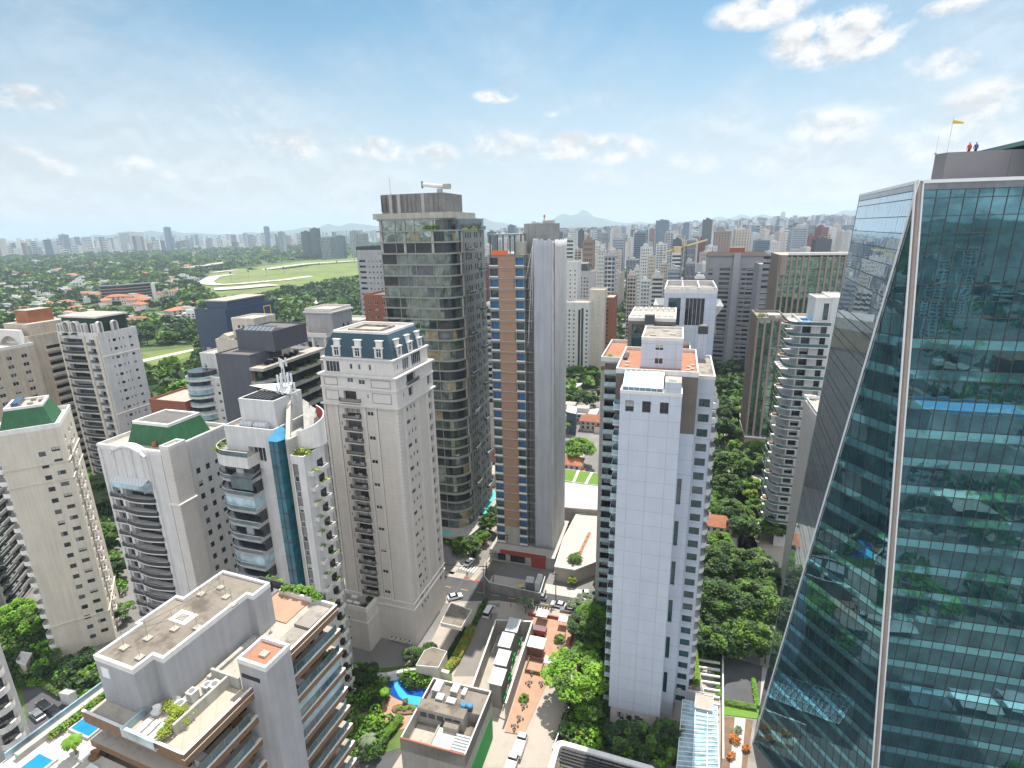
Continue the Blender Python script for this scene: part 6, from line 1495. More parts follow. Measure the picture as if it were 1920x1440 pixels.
TREES=[(1082,1265,6,'broad',1.3,'big bright green spreading tree between the wooden deck and the pale slab tower'),(1100,1330,4,'bright',.9,'bright green tree just below the big spreading tree, over the playground'),(1120,1195,5,'dense',.75,'dense tree with drooping leaves left of the slab tower, above the big spreading tree'),(1095,1165,4,'dense',.6,'leafy tree beside the parked pickup truck and the slab tower'),(1125,1140,3,'bright',.7,'bright shrub-like tree against the slab tower near the street'),(1105,1225,4,'bright',.7,'tree filling the gap between deck edge and slab tower'),(1078,1138,3,'grey',.75,'thin grey-green street tree beside the parked white cars'),(985,1138,3,'grey',.8,'shaded tree on the pavement beside the row of motorbikes'),(1128,1105,3,'dark',.6,'dark tree in shade behind the pickup truck'),(1330,1050,8,'dense',1.25,'dense street tree touching the right side of the slab tower, uppermost of the close group'),(1345,1120,8,'dense',1.4,'large dense street tree over the shaded road right of the slab tower'),(1420,1125,8,'dense',1.3,'large dense street tree between the shaded road and the glass tower'),(1330,1190,6,'dark',1.2,'dark street tree nearest the pergola beams right of the slab tower'),(1410,1190,6,'dense',1.0,'street tree shading the near end of the road by the glass tower'),(1395,1060,7,'dense',1.15,'dense street tree in the middle of the row beyond the shaded road'),(1440,1055,6,'grey',1.3,'pale leafy tree against the mirrored side of the glass tower'),(1350,1005,6,'bright',1.2,'bright green tree right of the slab tower beside the orange-roofed hut'),(1425,985,7,'broad',.75,'flat-topped bright tree over the pale street near the glass tower'),(1420,945,7,'broad',.7,'second flat-topped bright tree farther up the pale street'),(1375,965,6,'dense',1.0,'round tree on the left side of the pale street'),(1365,915,6,'dense',1.1,'round dark tree above the orange-roofed hut on the pale street'),(1375,870,7,'dense',1.4,'large dark tree in the middle of the green street corridor'),(1340,860,7,'dark',1.2,'dark tree hugging the striped side of the slab tower'),(1420,860,6,'dense',1.2,'round tree above the low white pavilion in the green corridor'),(1350,800,7,'dense',1.3,'dense tree at the bend of the green corridor'),(1400,825,5,'bright',.9,'bright round tree below the purple blossom tree'),(1428,800,5,'purple',.9,'tree with purple blossom in the green corridor'),(1432,836,4,'purple',.5,'small purple-flowering tree below the larger purple one'),(1360,760,8,'dark',1.3,'tall dark conifer-like tree left of the straight narrow street'),(1352,720,8,'dense',1.3,'tree beside the top of the slab tower on the narrow street'),(1392,765,6,'bright',1.1,'bright garden tree right of the narrow street'),(1420,755,6,'dense',1.1,'garden tree shading the bright lawn'),(1445,775,6,'dark',1.0,'slender garden tree at the lawn edge near the balcony tower'),(1400,715,6,'dense',1.1,'tree below the finned glass wing on the narrow street'),(1430,705,5,'yellow',1.3,'yellow-green tree at the foot of the finned glass wing'),(1452,708,5,'yellow',1.2,'yellow-green tree beside the open white roof frame'),(1445,700,6,'bright',1.2,'round bright tree in front of the finned glass wing'),(1398,680,7,'dark',1.4,'dark tree at the corner of the finned glass wing'),(1372,690,7,'dense',1.4,'tree on the right of the terracotta-roofed houses'),(1408,615,8,'broad',1.3,'flat bright tree under the mauve apartment slab'),(1080,690,8,'broad',1.5,'large bright spreading tree behind the netted tower, upper of three'),(1105,690,8,'broad',1.4,'bright spreading tree beneath the white tower with black strip'),(1065,708,7,'bright',1.6,'bright tree touching the netted tower'),(1100,742,7,'dark',1.5,'dark tree beside the white tent canopy'),(1075,745,6,'dark',1.2,'dark tree left of the white tent canopy base'),(1085,830,8,'broad',1.45,'large bright round tree between the netted tower and the slab tower'),(1065,800,5,'palm',.9,'palm beside the dark house between the towers'),(1070,852,5,'yellow',1.2,'yellow-green tree at the left edge of the large round tree'),(1078,1045,6.5,'palm',.95,'tall palm in front of the white flat roof by the street'),(1112,1040,2.5,'yellow',.7,'yellow shrub at the foot of the tower beside the palm'),(1072,1092,2,'yellow',.6,'bright banana-like plant beside the pickup truck'),(915,690,7,'bright',1.3,'bright tree seen in the slot left of the orange-clad tower, upper one'),(912,750,7,'dense',1.4,'dense tree in the slot between the tallest tower and the orange-clad tower'),(915,790,7,'dark',1.3,'dark tree low in the slot between the tallest and the orange-clad tower'),(905,1010,3,'bright',.75,'street tree by the curved podium at the side street'),(885,1035,3,'dense',.7,'street tree below the podium of the tallest tower'),(860,1022,3,'bright',.7,'bright street tree nearest the beige tower'),(918,990,3,'dense',.7,'street tree beside the turquoise pool terrace'),(925,968,3,'dark',.6,'dark street tree farthest up the side street'),(720,1295,5,'fanpalm',.8,'fan palm with bright crown beside the blue pool'),(690,1270,4,'dark',.6,'dark garden tree under the beige tower wing'),(775,1235,4,'dark',.55,'dark garden tree behind the curved garden wall'),(805,1225,4,'dense',.4,'small tree at the flat garden roof'),(690,1385,3.5,'greypalm',.85,'silvery palm beside the long bright hedge'),(760,1318,1.2,'greypalm',.35,'small silvery palm on the island in the pool'),(30,1150,6,'broad',.95,'bright spreading tree by the wall left of the cream tower'),(60,1170,5,'bright',.9,'bright tree at the foot of the rounded balconies'),(200,1010,6,'dense',1.0,'tree between the cream tower and the ornate tower'),(215,1060,6,'dark',.9,'darker tree below the one between the cream and ornate towers'),(190,985,6,'bright',.8,'bright tree in the gap behind the cream tower'),(232,1145,4,'bright',.8,'tree at the foot of the cream tower beside the roof terrace block'),(185,920,6,'dark',1.0,'dark tree at the upper end of the gap behind the cream tower'),(1205,1395,4,'dark',.75,'dark tree at the base of the slab tower, middle of the row'),(1165,1390,4,'dark',.7,'dark tree at the base of the slab tower, leftmost of the row'),(1255,1385,4,'dark',.7,'dark tree at the right corner of the slab tower base'),(1300,1420,4,'fanpalm',.8,'palm in front of the long glass roof'),(1335,1432,3.5,'fanpalm',.75,'palm beside the right end of the glass roof'),(1260,1420,4,'palm',.55,'feathery palm left of the long glass roof'),(1085,1375,2,'yellow',.6,'yellowish shrub by the blue playground'),(1065,1375,1.8,'bright',.45,'round shrub by the lane wall'),]
for(px,py,z,k,s,lb) in TREES:
 p=at(px,py,z*s)
 tree(k,p.x,p.y,s,lb,name='palm_tree' if 'palm' in k else 'tree',cat='palm' if 'palm' in k else 'tree',seed=int(px))
rr=random.Random(41);cpl=[((1320,1215),(1440,1150),10),((1330,1130),(1455,1000),16),((1335,1000),(1455,880),15),((1335,900),(1475,800),18),((1345,790),(1380,680),12),((1395,790),(1485,680),18),((1085,1240),(1135,1120),8),((1055,680),(1120,770),14)]
cw_=('shaded road beside the glass tower','thick of the street trees right of the slab tower','pale street with flat-topped trees','green corridor below the balcony tower','left side of the narrow street','gardens under the finned wing','strip between deck and slab tower','grove behind the netted tower')
for(A_,B2,n_),w_ in zip(cpl,cw_):
 for i in range(n_):
  px,py=rr.uniform(A_[0],B2[0]),rr.uniform(B2[1],A_[1]);kd=rr.choice(('dense','bright','bright','broad','dark','dense','yellow','grey'));s=rr.uniform(.6,1.05)*(1.0 if py>1000 else 1.15);p=at(px,py,5)
  if 1372<px<1398 and 720<py<800:continue
  if kd=='broad':s*=.8
  sz_='larger' if s>.9 else 'smaller';tree(kd,p.x,p.y,s,f"{sz_} {dict(dense='leafy green', bright='bright green', broad='spreading bright', dark='dark green', yellow='yellow-green', grey='grey-green')[kd]} tree in the {w_}",group='trees in the '+w_,seed=i)
for(px,py,z,k,s,lb) in((135,1385,55.5,'fanpalm',.62,'many-headed palm between the two small roof pools'),(235,1320,56.2,'fanpalm',.7,'leafy roof terrace palm beside the round seats'),(262,1300,56.5,'palm',.5,'taller roof terrace palm against the grey plant storey'),(210,1345,55,'palm',.3,'small palm leaning over the plunge pool')):
 p=at(px,py,z);h=5.2*s if k=='fanpalm' else 7.5*s
 tree(k,p.x,p.y,s,lb,z=z-h,name='palm_tree',cat='palm',seed=2)
def hedge(name,label,pts,w,h,m,q=.22,dens=80,z=0,seed=1):
 t=thing(name,label,'hedge',(pts[0][0],pts[0][1],z));rr=random.Random(seed);C=MB();S=MB()
 for a,c in zip(pts,pts[1:]):
  L=math.hypot(c[0]-a[0],c[1]-a[1])
  for _ in range(int(L*dens)):
   u=rr.random();s_=rr.uniform(-1,1);hh=h*(1-.25*s_*s_)*rr.choice((1,1,rr.random()))
   leafq(C,a[0]+(c[0]-a[0])*u-pts[0][0]+rr.gauss(0,.05)+s_*w/2*(c[1]-a[1])/L,a[1]+(c[1]-a[1])*u-pts[0][1]-s_*w/2*(c[0]-a[0])/L,hh+rr.gauss(0,.06),q*rr.uniform(.7,1.4),rr,rr.choice(m))
  for k in range(int(L/.8)):u=(k+.5)/max(1,int(L/.8));S.tube((a[0]+(c[0]-a[0])*u-pts[0][0],a[1]+(c[1]-a[1])*u-pts[0][1],0),(a[0]+(c[0]-a[0])*u-pts[0][0],a[1]+(c[1]-a[1])*u-pts[0][1],h*.7),.05,'trunk',4)
 C.build('foliage',t);S.build('stems',t);return t
X2=lambda px,py,z=0:tuple(at(px,py,z).xy)
hedge('hedge','long bright rounded hedge beside the dark driveway below the pool',[X2(752,1352),X2(735,1372),X2(718,1392),X2(705,1412)],2.0,1.9,['leaf_bright'],.2,420,seed=2)
hedge('hedge','planted strip of mixed bright and orange shrubs along the ramp wall',[X2(885,1180),X2(868,1215),X2(852,1245),X2(835,1262)],2.2,1.5,['leaf_bright','leaf_mid','leaf_bright','leaf_orange'],.3,190,seed=3)
hedge('hedge','narrow darker hedge strip along the upper part of the ramp wall',[X2(912,1128),X2(898,1155),X2(888,1178)],1.2,1.4,['leaf_dark','leaf_mid'],.28,130,seed=4)
hedge('hedge','dark low planting on the wall side of the ramp strip',[X2(872,1180),X2(845,1225),X2(822,1258)],1.4,.9,['leaf_dark'],.3,120,seed=5)
hedge('hedge','dark clipped hedge at the foot of the cream tower',[X2(120,1268),X2(165,1252),X2(215,1228)],2.4,3.0,['leaf_dark'],.3,200,seed=6)
hedge('hedge','low hedge round the small shaded car park',[X2(55,1270),X2(85,1290),X2(120,1310)],1.2,1.2,['leaf_mid','leaf_dark'],.28,130,seed=7)
hedge('hedge','curved dark planting between the cream tower and the roof terrace',[X2(130,1290),X2(175,1275),X2(225,1245),X2(250,1215)],2.2,1.4,['leaf_dark','leaf_mid'],.3,160,seed=8)
hedge('hedge','low clipped hedge at the end of the shaded road',[X2(1358,1318),X2(1390,1325),X2(1418,1330)],1.4,.9,['leaf_mid'],.2,160,seed=9)
hedge('hedge','bright narrow hedge along the right edge of the shaded road',[X2(1412,1275),X2(1416,1305),X2(1420,1328)],.9,.9,['leaf_bright'],.2,140,seed=10)
hedge('hedge','yellow climbing shrubs on the terrace above the pergola beams',[X2(1303,1205,4),X2(1300,1240,4),X2(1306,1290,4)],1.6,2.6,['leaf_yellow','leaf_bright'],.26,200,z=4,seed=11)
hedge('hedge','green planting under the pergola beams',[X2(1345,1245),X2(1345,1285),X2(1348,1310)],1.2,.8,['leaf_bright'],.25,120,seed=12)
hedge('hedge','green hedge in front of the tallest tower seen through the slot',[X2(905,880),X2(925,886)],2,1.6,['leaf_bright'],.5,40,seed=13)
rr=random.Random(77);occupied=[]
def blocked(x,y,m=6):
 for o in occupied:
  if abs(x-o[0])<o[2]+m and abs(y-o[1])<o[3]+m:return True
 return False
cntp=0
where=[(-36,'far-left end of the park'),(-28,'park behind the arched-dormer tower'),(-20,'park around the bright lawn'),(-12,'park behind the navy office block'),(-4,'park behind the grey classical tower'),(9,'gardens behind the tallest tower')]
cand=[]
while len(cand)<250:
 a=rr.uniform(-43,1);r_=240+640*rr.random()**.8;x,y=r_*math.sin(R(a)),r_*math.cos(R(a));px,py=proj((x,y,8))
 if py>760 or px<-20 or px>705:continue
 g=proj((x,y,0))
 if 250<px<372 and 650<g[1]<700:continue
 if 170<px<420 and abs(g[1]-np.interp(px,[150,215,300,400,520],[578,583,597,618,652]))<10:continue
 if any((x-q[0])**2+(y-q[1])**2<36 for q in cand):continue
 cand.append((x,y,r_,a))
for i,(x,y,r_,a) in enumerate(cand):
 kd=rr.choice(('mid','mid','mid','midb'));s=rr.uniform(1.0,1.9)
 wh=next(w_[1] for w_ in where if a<w_[0]);tone={'mid':'dark green','midb':'fresh green'}[kd];size='broad' if s>1.55 else 'round' if s>1.25 else 'small';dist='near edge' if r_<450 else 'middle' if r_<680 else 'far side'
 tree(kd,x,y,s,f'{size} {tone} tree in the {wh}, {dist}',group='park trees, '+wh+', '+dist+', '+size+' '+tone,name='park_tree',seed=i)
def mass(name,pts,seed,nq=46,q=2.6,mats=('leaf_far','leaf_dark','leaf_mid')):
 g=np.random.default_rng(seed);V=[];Mi=[]
 for(x,y,s) in pts:
  R_=5.0*s;n=nq;a=g.uniform(0,6.283,n);t=g.uniform(0,1,n)**.7;ph=np.arccos(1-t)
  cx=x+R_*np.sin(ph)*np.cos(a)*g.uniform(.7,1,n);cy=y+R_*np.sin(ph)*np.sin(a)*g.uniform(.7,1,n);cz=terrain(x,y)+3.5*s+R_*.85*np.cos(ph)*g.uniform(.8,1.05,n)
  u=g.normal(size=(n,3));u[:,2]*=.5;u/=np.linalg.norm(u,axis=1)[:,None];v=g.normal(size=(n,3));v[:,2]*=.6;v-=(v*u).sum(1)[:,None]*u;v/=np.linalg.norm(v,axis=1)[:,None]
  h=(q*s*.5*g.uniform(.6,1.2,n))[:,None];c=np.stack([cx,cy,cz],1)
  V.append(np.stack([c-u*h-v*h,c+u*h-v*h,c+u*h+v*h,c-u*h+v*h],1).reshape(-1,3));Mi.append(np.full(n,g.integers(0,len(mats))))
 V=np.concatenate(V);nf=len(V)//4;me=bpy.data.meshes.new(name);me.vertices.add(len(V));me.vertices.foreach_set('co',V.ravel());me.loops.add(nf*4);me.loops.foreach_set('vertex_index',np.arange(nf*4));me.polygons.add(nf);me.polygons.foreach_set('loop_start',np.arange(nf)*4);me.polygons.foreach_set('loop_total',np.full(nf,4))
 for m in mats:me.materials.append(MATS[m])
 me.polygons.foreach_set('material_index',np.concatenate(Mi).astype(np.int32));me.update();me.validate()
 return tag(link(bpy.data.objects.new(name,me)),kind='stuff')
pts=[]
while len(pts)<7600:
 a=rr.uniform(-50,9);r_=250+3600*rr.random()**1.15;x,y=r_*math.sin(R(a)),r_*math.cos(R(a));
 if inell(x,y) or(a>-3 and r_<420):continue
 px,py=proj((x,y,0))
 if 250<px<375 and 646<py<705:continue
 if 150<px<470 and abs(py-np.interp(px,[150,215,300,400,520],[578,583,597,618,652]))<9:continue
 if r_>900 and math.sin(x*.011+2)*math.sin(y*.009)>.72:continue
 pts.append((x,y,rr.uniform(1.0,1.9)*(1+r_/5000)))
mass('woodland',pts,5)
pts=[]
for _ in range(2600):
 a=rr.uniform(4,46);r_=330+4200*rr.random()**1.5;x,y=r_*math.sin(R(a)),r_*math.cos(R(a));pts.append((x,y,rr.uniform(.8,1.5)))
for(px,py,n,sp) in((1190,560,60,40),(1175,520,60,60),(1150,470,80,110),(1390,640,30,20),(1200,600,40,30),(530,455,500,260),(620,462,300,160),(1100,500,40,40)):
 c=at(px,py,0)
 for _ in range(n):pts.append((c.x+rr.gauss(0,sp),c.y+rr.gauss(0,sp),rr.uniform(1.0,1.8)))
mass('city_greenery',pts,6)
# city fabric
def ctower(W,D,H,wall,style,seed,glassm='far_window',accent=None):
 rr=random.Random(seed);mb=MB();dz=3.1;n=int(H/dz)
 g=glassm
 mb.box(.35,.35,0,W-.35,D-.35,H-.4,g,skip='b')
 if style in('punch','blank','strip'):
  for i in range(n+1):mb.box(0,0,i*dz-(.6 if i else 0),W,D,min(i*dz+.95,H),wall,skip='b')
  px=3.0 if style!='strip' else 4.4
  for f in range(4):
   L=W if f%2==0 else D;k=max(2,round(L/px))
   for j in range(k+1):
    w_=1.5 if j not in(0,k) else 1.9;u=j*(L-w_)/k
    if style=='blank' and f==1:u,w_=0,L
    if f==0:mb.box(u,.02,0,u+w_,.5,H-.5,wall,skip='btB')
    elif f==2:mb.box(u,D-.5,0,u+w_,D-.02,H-.5,wall,skip='btF')
    elif f==1:mb.box(W-.5,u,0,W-.02,u+w_,H-.5,wall,skip='btL')
    else:mb.box(.02,u,0,.5,u+w_,H-.5,wall,skip='btR')
    if style=='blank' and f==1:break
 elif style=='band':
  for i in range(n+1):mb.box(0,0,i*dz-.3,W,D,min(i*dz+1.1,H),wall,skip='b')
  for u in(0,W-1.2):mb.box(u,.02,0,u+1.2,D-.02,H-.5,wall,skip='bt')
 elif style=='balc':
  for i in range(n+1):mb.box(0,0,i*dz-.3,W,D,min(i*dz+.9,H),wall,skip='b')
  for u in(0,W*.28,W*.62,W-1.4):mb.box(u,.02,0,u+1.4,D-.02,H-.5,wall,skip='bt')
  for i in range(n):mb.box(W*.30,-1.4,i*dz-.1,W*.66,0,i*dz+.9,accent or wall);mb.box(W,D*.3,i*dz-.1,W+1.3,D*.7,i*dz+.9,accent or wall)
 elif style=='curtain':
  for i in range(n+1):mb.box(.25,.25,i*dz-.1,W-.25,D-.25,i*dz+.35,accent or 'steel_dark',skip='b')
  for j in range(int(W/3)+1):mb.box(j*W/int(W/3)-.1,.2,0,j*W/int(W/3)+.1,.45,H-.3,wall,skip='b')
  mb.box(0,0,H-2,W,D,H,wall)
 elif style=='fins':
  for i in range(n//3+1):mb.box(.2,.2,i*dz*3,W-.2,D-.2,i*dz*3+.5,wall,skip='b')
  for j in range(int(W/2.4)+1):u=j*(W-.7)/int(W/2.4);mb.box(u,0,0,u+.7,.5,H,wall,skip='b')
  for j in range(int(D/2.4)+1):u=j*(D-.7)/int(D/2.4);mb.box(W-.5,u,0,W,u+.7,H,wall,skip='b');mb.box(0,u,0,.5,u+.7,H,wall,skip='b')
 mb.box(0,0,H-.4,W,D,H,wall,top='roof_grey' if seed%2 else 'roof_pale',skip='b')
 for q in((0,0,W,.3),(0,D-.3,W,D),(0,.3,.3,D-.3),(W-.3,.3,W,D-.3)):mb.box(q[0],q[1],H,q[2],q[3],H+.9,wall,skip='b')
 a,c=W*rr.uniform(.15,.35),D*rr.uniform(.2,.35);h2=rr.uniform(2,3.5)
 mb.box(a,c,H,a+W*.45,c+D*.45,H+h2,wall,top='roof_pale',skip='b');mb.box(a+1,c+1,H+h2,a+1+W*.2,c+1+D*.2,H+h2+1.2,wall,skip='b')
 if seed%3==0:mb.cyl(W*.75,D*.3,1.2,H,H+2.4,'blue_plastic',8)
 if seed%4==1:mb.tube((a+1,c+1,H+h2),(a+1,c+1,H+h2+7),.12,'steel_grey',4)
 return mb
KINDS={'whitepunch':(16,18,66,'far_white','punch','far_window',None,'white'),'whiteblank':(14,20,72,'far_white','blank','far_window',None,'white blank-sided'),'creambalc':(18,16,70,'far_beige','balc','far_window',None,'cream balconied'),'greybalc':(17,18,78,'far_grey','balc','far_window','far_white','grey balconied'),'whiteband':(20,16,60,'far_white','band','far_window',None,'white banded'),'beigepunch':(15,15,58,'far_beige','punch','far_window',None,'beige'),'brownpunch':(16,16,62,'far_brown','punch','far_window',None,'brown'),'redstrip':(13,15,64,'far_red','strip','far_window',None,'dark red'),'bluecurtain':(20,20,90,'far_blue','curtain','far_blue',None,'blue glass'),'darkfins':(22,20,84,'far_dark','fins','far_dark',None,'dark finned'),'greyfins':(20,18,76,'far_grey','fins','far_window',None,'grey finned'),'greyband':(24,18,70,'far_grey','band','far_blue',None,'grey-blue banded'),'blueband':(22,18,72,'far_blue','band','far_window',None,'blue banded'),'whitebalc':(16,16,74,'far_white','balc','far_blue','far_white','white balconied'),}
CM={}
def kmesh(k):
 if k not in CM:
  W,D,H,wall,style,g,acc_,w_=KINDS[k];mb=ctower(W,D,H,wall,style,sum(map(ord,k)),g,acc_);mb.v=[(x-W/2,y-D/2,z) for x,y,z in mb.v];CM[k]=mb.mesh('tower')
 return CM[k]
FOOT=[]
def ctow(kind,x,y,H,label,W=None,rz=-17,name='apartment_tower',cat='apartment tower',group=None,z=None,D=None):
 k=KINDS[kind];s=(W/k[0]) if W else 1.0;sD=(D/k[1]) if D else s
 o=link(bpy.data.objects.new(name,kmesh(kind)),None,(x,y,(terrain(x,y)-.5) if z is None else z),R(rz));o.scale=(s,sD,H/k[2])
 FOOT.append((x,y,max(k[0]*s,k[1]*sD)*.62));return tag(o,label,cat,group)
EXPL=[(1136,1162,474,430,'greybalc','grey tower with stacked dark balconies above the dark red brick tower'),(1121,1141,466,540,'whiteblank','pale tower with concave front behind the stacked dark balconies'),(1095,1119,446,500,'brownpunch','tan tower with a stepped crown above the pinkish tower'),(1203,1229,460,700,'whitepunch','white tower standing above the low white blocks, left one of a pair'),(1217,1235,477,640,'beigepunch','pink-beige rounded tower in front of the white pair'),(1263,1286,470,600,'whiteband','white tower with bold horizontal bands left of the crane'),(1180,1200,512,440,'creambalc','cream tower at the edge of the street trees'),(1206,1227,522,400,'whitebalc','white tower with two black vertical strips'),(1226,1252,513,455,'whiteband','white stepped tower behind the two-strip tower'),(1256,1285,500,450,'greyband','white-topped block over dark window bands'),(1288,1312,488,480,'greyfins','pale blue gridded tower behind the yellow tower crane'),(1176,1203,484,800,'greyfins','low white block with tall dark windows among trees'),(1192,1208,500,520,'whitepunch','small white block left of the white pair'),(1240,1262,492,620,'beigepunch','small beige block between white towers'),(1230,1259,411,1500,'bluecurtain','broad dark blue glass block breaking the skyline'),(1282,1296,416,1700,'bluecurtain','slim blue tower on the skyline right of the broad blue block'),(1319,1340,409,1300,'darkfins','tall dark green-blue tower, highest on the right skyline'),(1340,1376,432,1100,'brownpunch','mauve-brown office slab right of the tall dark skyline tower'),(1378,1414,428,1150,'beigepunch','beige slab with a grid of square windows'),(1312,1328,447,900,'redstrip','bright maroon-red tower below the tall dark skyline tower'),(1263,1283,446,900,'darkfins','dark tower with white vertical stripes above the banded white one'),(1290,1310,446,880,'greyfins','grey ribbed tower left of the maroon-red tower'),(1415,1449,449,1150,'blueband','blue office block with white bands behind the mauve slab'),(1486,1521,423,1250,'greyband','large blue-grey glass tower behind the finned tower'),(1531,1568,444,700,'darkfins','black glass tower with an open crown behind the finned tower'),(1520,1534,440,1050,'redstrip','pinkish tower beside the black crowned tower'),(1466,1474,397,4200,'whiteblank','very slim tall white tower on the far hill skyline'),(1446,1468,452,1400,'whitepunch','white-arched blue block left of the large blue-grey tower'),(883,905,409,1450,'bluecurtain','tall blue glass tower just right of the tallest tower'),(914,930,433,1350,'darkfins','dark slab on the skyline left of the orange-clad tower'),(952,968,421,1900,'blueband','blue stepped tower with spire above the orange-clad tower'),(986,1023,417,1500,'greyband','wide blue-grey tower just above the netted tower'),(930,950,447,1500,'whitebalc','row of pale towers above the orange-clad tower roof, left one'),(1085,1097,429,1000,'darkfins','dark slim tower with white cap right of the netted tower'),(1062,1080,442,700,'whiteband','white tower with white cap at the shoulder of the netted tower'),(1150,1176,443,900,'greyband','grey banded tower pair above the street trees'),(1190,1216,434,1100,'blueband','blue-grey office tower above the white pair'),(1232,1256,455,800,'whitebalc','pale curved tower under the broad dark blue block'),(305,317,425,4200,'bluecurtain','dark blue tower on the far left skyline'),(220,265,435,4700,'whiteband','pale cluster of slabs on the far left skyline'),(107,125,439,4300,'greyfins','greyish block on the far left skyline'),(580,597,427,2300,'darkfins','dark grey tower, taller of the pair on the wooded ridge'),(563,580,433,2350,'darkfins','dark tower, shorter of the pair on the wooded ridge'),(520,531,434,2700,'greybalc','grey tower standing alone left of the dark pair on the ridge'),(600,629,443,2200,'greyfins','long grey block right of the dark pair on the ridge'),(655,670,432,2100,'greybalc','grey tower on the ridge just left of the pale grey tower'),(671,688,436,2080,'greyfins','ribbed grey tower beside the pale grey tower on the ridge'),(493,503,424,4200,'blueband','slim blue tower on the skyline above the racecourse'),(628,645,441,2150,'blueband','blue-grey block between the long grey block and the ridge tower'),]
for(x0,x1,yt,r_,kd,lb) in EXPL:
 p=atr((x0+x1)/2,yt,r_);q0,q1=atr(x0,yt,r_),atr(x1,yt,r_);W=(q1-q0).length*.86
 off='glass' in lb or 'office' in lb or kd in('bluecurtain','darkfins','blueband','greyband')
 H=(p.z-terrain(p.x,p.y))/1.03
 ctow(kd,p.x,p.y+8,max(12,H),lb,W,name='office_tower' if off else 'apartment_tower',cat='office tower' if off else 'apartment tower',D=min(W*1.1,30) if r_<1000 else None)
def ftower(lb,x0,x1,yt,r_,wall,F=None,D=16,roof='roof_pale',**k):
 K_=atr(x1,yt,r_);W=(atr(x1,yt,r_)-atr(x0,yt,r_)).length*1.03;H=K_.z;FOOT.append((K_.x-W/2,K_.y+6,12))
 return simple_tower(lb,K_.x-W*EX.x,K_.y-W*EX.y,W,D,H,wall,F=F and F(W,H),roof=roof,**k)
zs_=lambda H,dz,n,t=3.0:[H-t-dz*i for i in range(n)]
ftower('big white tower with tiny windows touching the right edge of the netted tower',1040,1083,493,400,'white_wall',lambda W,H:grid([W-9,W-5.6,W-2.2],.9,zs_(H,3.1,20,6),1.1,.12,'dark'))
ftower('pinkish-grey tower with rows of square dark windows and a black mansard roof',1082,1113,510,480,'mauve_pink',lambda W,H:grid([.8,3.4,6.2,8.6],1.3,zs_(H,3.1,22,6),1.5,.25,'dark'),extra=lambda b:mansard(b,(0.5,1,9,12),76.5 if False else b.req[0][2][2]+5.2,b.req[0][2][2]+13,1.2,'steel_dark'))
ftower('white tower with square windows and a tall black central window strip',1058,1105,570,375,'white_wall',lambda W,H:grid([.8,3.2,6.4,W-2.2],1.2,zs_(H,3.0,18,5.5),1.3,.2,'dark')+[(W*.57,W*.57+1.6,4,H-4,.3,'dark'),(W*.69,W*.69+1.6,4,H-3,.3,'teal')])
ftower('slim cream blind-walled tower right of the black-strip tower',1106,1134,546,385,'cream_wall',lambda W,H:grid([W-4.2],.35,zs_(H,3.0,18,5),.6,.1,'dark'))
ftower('dark red brick tower with white balconies beside the slim cream tower',1135,1152,560,395,'brick',lambda W,H:grid([.5],2.0,zs_(H,3.0,16,3.4),1.5,.5,'dark'),D=22)
rr=random.Random(2024)
def clear(x,y,m):
 for(a,b_,s_) in FOOT:
  if(x-a)**2+(y-b_)**2<(s_+m)**2:return False
 return True
sect=[(-40,'far left'),(-25,'left of the racecourse'),(-8,'above the racecourse'),(-2,'behind the tallest tower'),(4,'above the orange-clad tower'),(9,'just right of the netted tower'),(14,'above the street trees'),(19,'left of the mauve slab'),(24,'above the mauve slab'),(29,'around the finned tower'),(34,'above the finned tower'),(60,'behind the glass tower')]
names=list(KINDS);wts=[3,2,3,2,2,3,1.2,.5,1,1,1.5,1.5,1,3]
n=0;tries=0;seenl={}
while n<225 and tries<20000:
 tries+=1
 a=rr.uniform(3,39) if rr.random()<.9 else rr.uniform(-3,4);r_=470+2500*rr.random()**1.25;x,y=r_*math.sin(R(a)),r_*math.cos(R(a))
 if not clear(x,y,13+r_*.002):continue
 px,py=proj((x,y,0))
 if 1160<px<1205 and py>505:continue
 if 1365<px<1425 and r_<900:continue
 hcap=200
 for(x0,x1,yt,re,kd,lb) in EXPL:
  if re>r_ and x0-6<px<x1+6 and yt<470:hcap=min(hcap,atr(px,min(yt+26,478),r_).z)
 kd=rr.choices(names,wts)[0];H=rr.uniform(38,82) if r_<1100 else rr.uniform(48,100);H=min(H,hcap-terrain(x,y))
 if r_<620:H=min(H,rr.uniform(30,58))
 if H<18:continue
 W=rr.uniform(15,22);sc_n=next(s_[1] for s_ in sect if a<s_[0]);dn='mid-distance' if r_<900 else 'farther back' if r_<1700 else 'near the skyline'
 hn='tall' if H>66 else 'mid-height' if H>45 else 'short'
 lb=f'{hn} {KINDS[kd][7]} tower {sc_n}, {dn}';off=kd in('bluecurtain','darkfins','blueband','greyband','greyfins')
 ctow(kd,x,y,H,lb,W,rz=rr.choice((-17,-17,20,-40,8)),name='office_tower' if off else 'apartment_tower',cat='office tower' if off else 'apartment tower',group=lb.replace('tower','towers'));n+=1
n=0
while n<38:
 a=rr.uniform(-43,-1);r_=rr.uniform(3700,5600);x,y=r_*math.sin(R(a)),r_*math.cos(R(a))
 if inell(x,y,1.3) or not clear(x,y,20):continue
 kd=rr.choices(names,wts)[0];H=rr.uniform(35,75);sc_n=next(s_[1] for s_ in sect if a<s_[0])
 lb=f'small pale-blue far {KINDS[kd][7]} block on the skyline {sc_n}';ctow(kd,x,y,H,lb,rr.uniform(18,30),name='apartment_block',cat='apartment block',group=lb.replace('block','blocks'));n+=1
g=random.Random(9);mb=MB();wm=['far_white','far_white','far_grey','far_beige','far_blue','far_brown','far_white','far_blue','far_grey','far_dark']
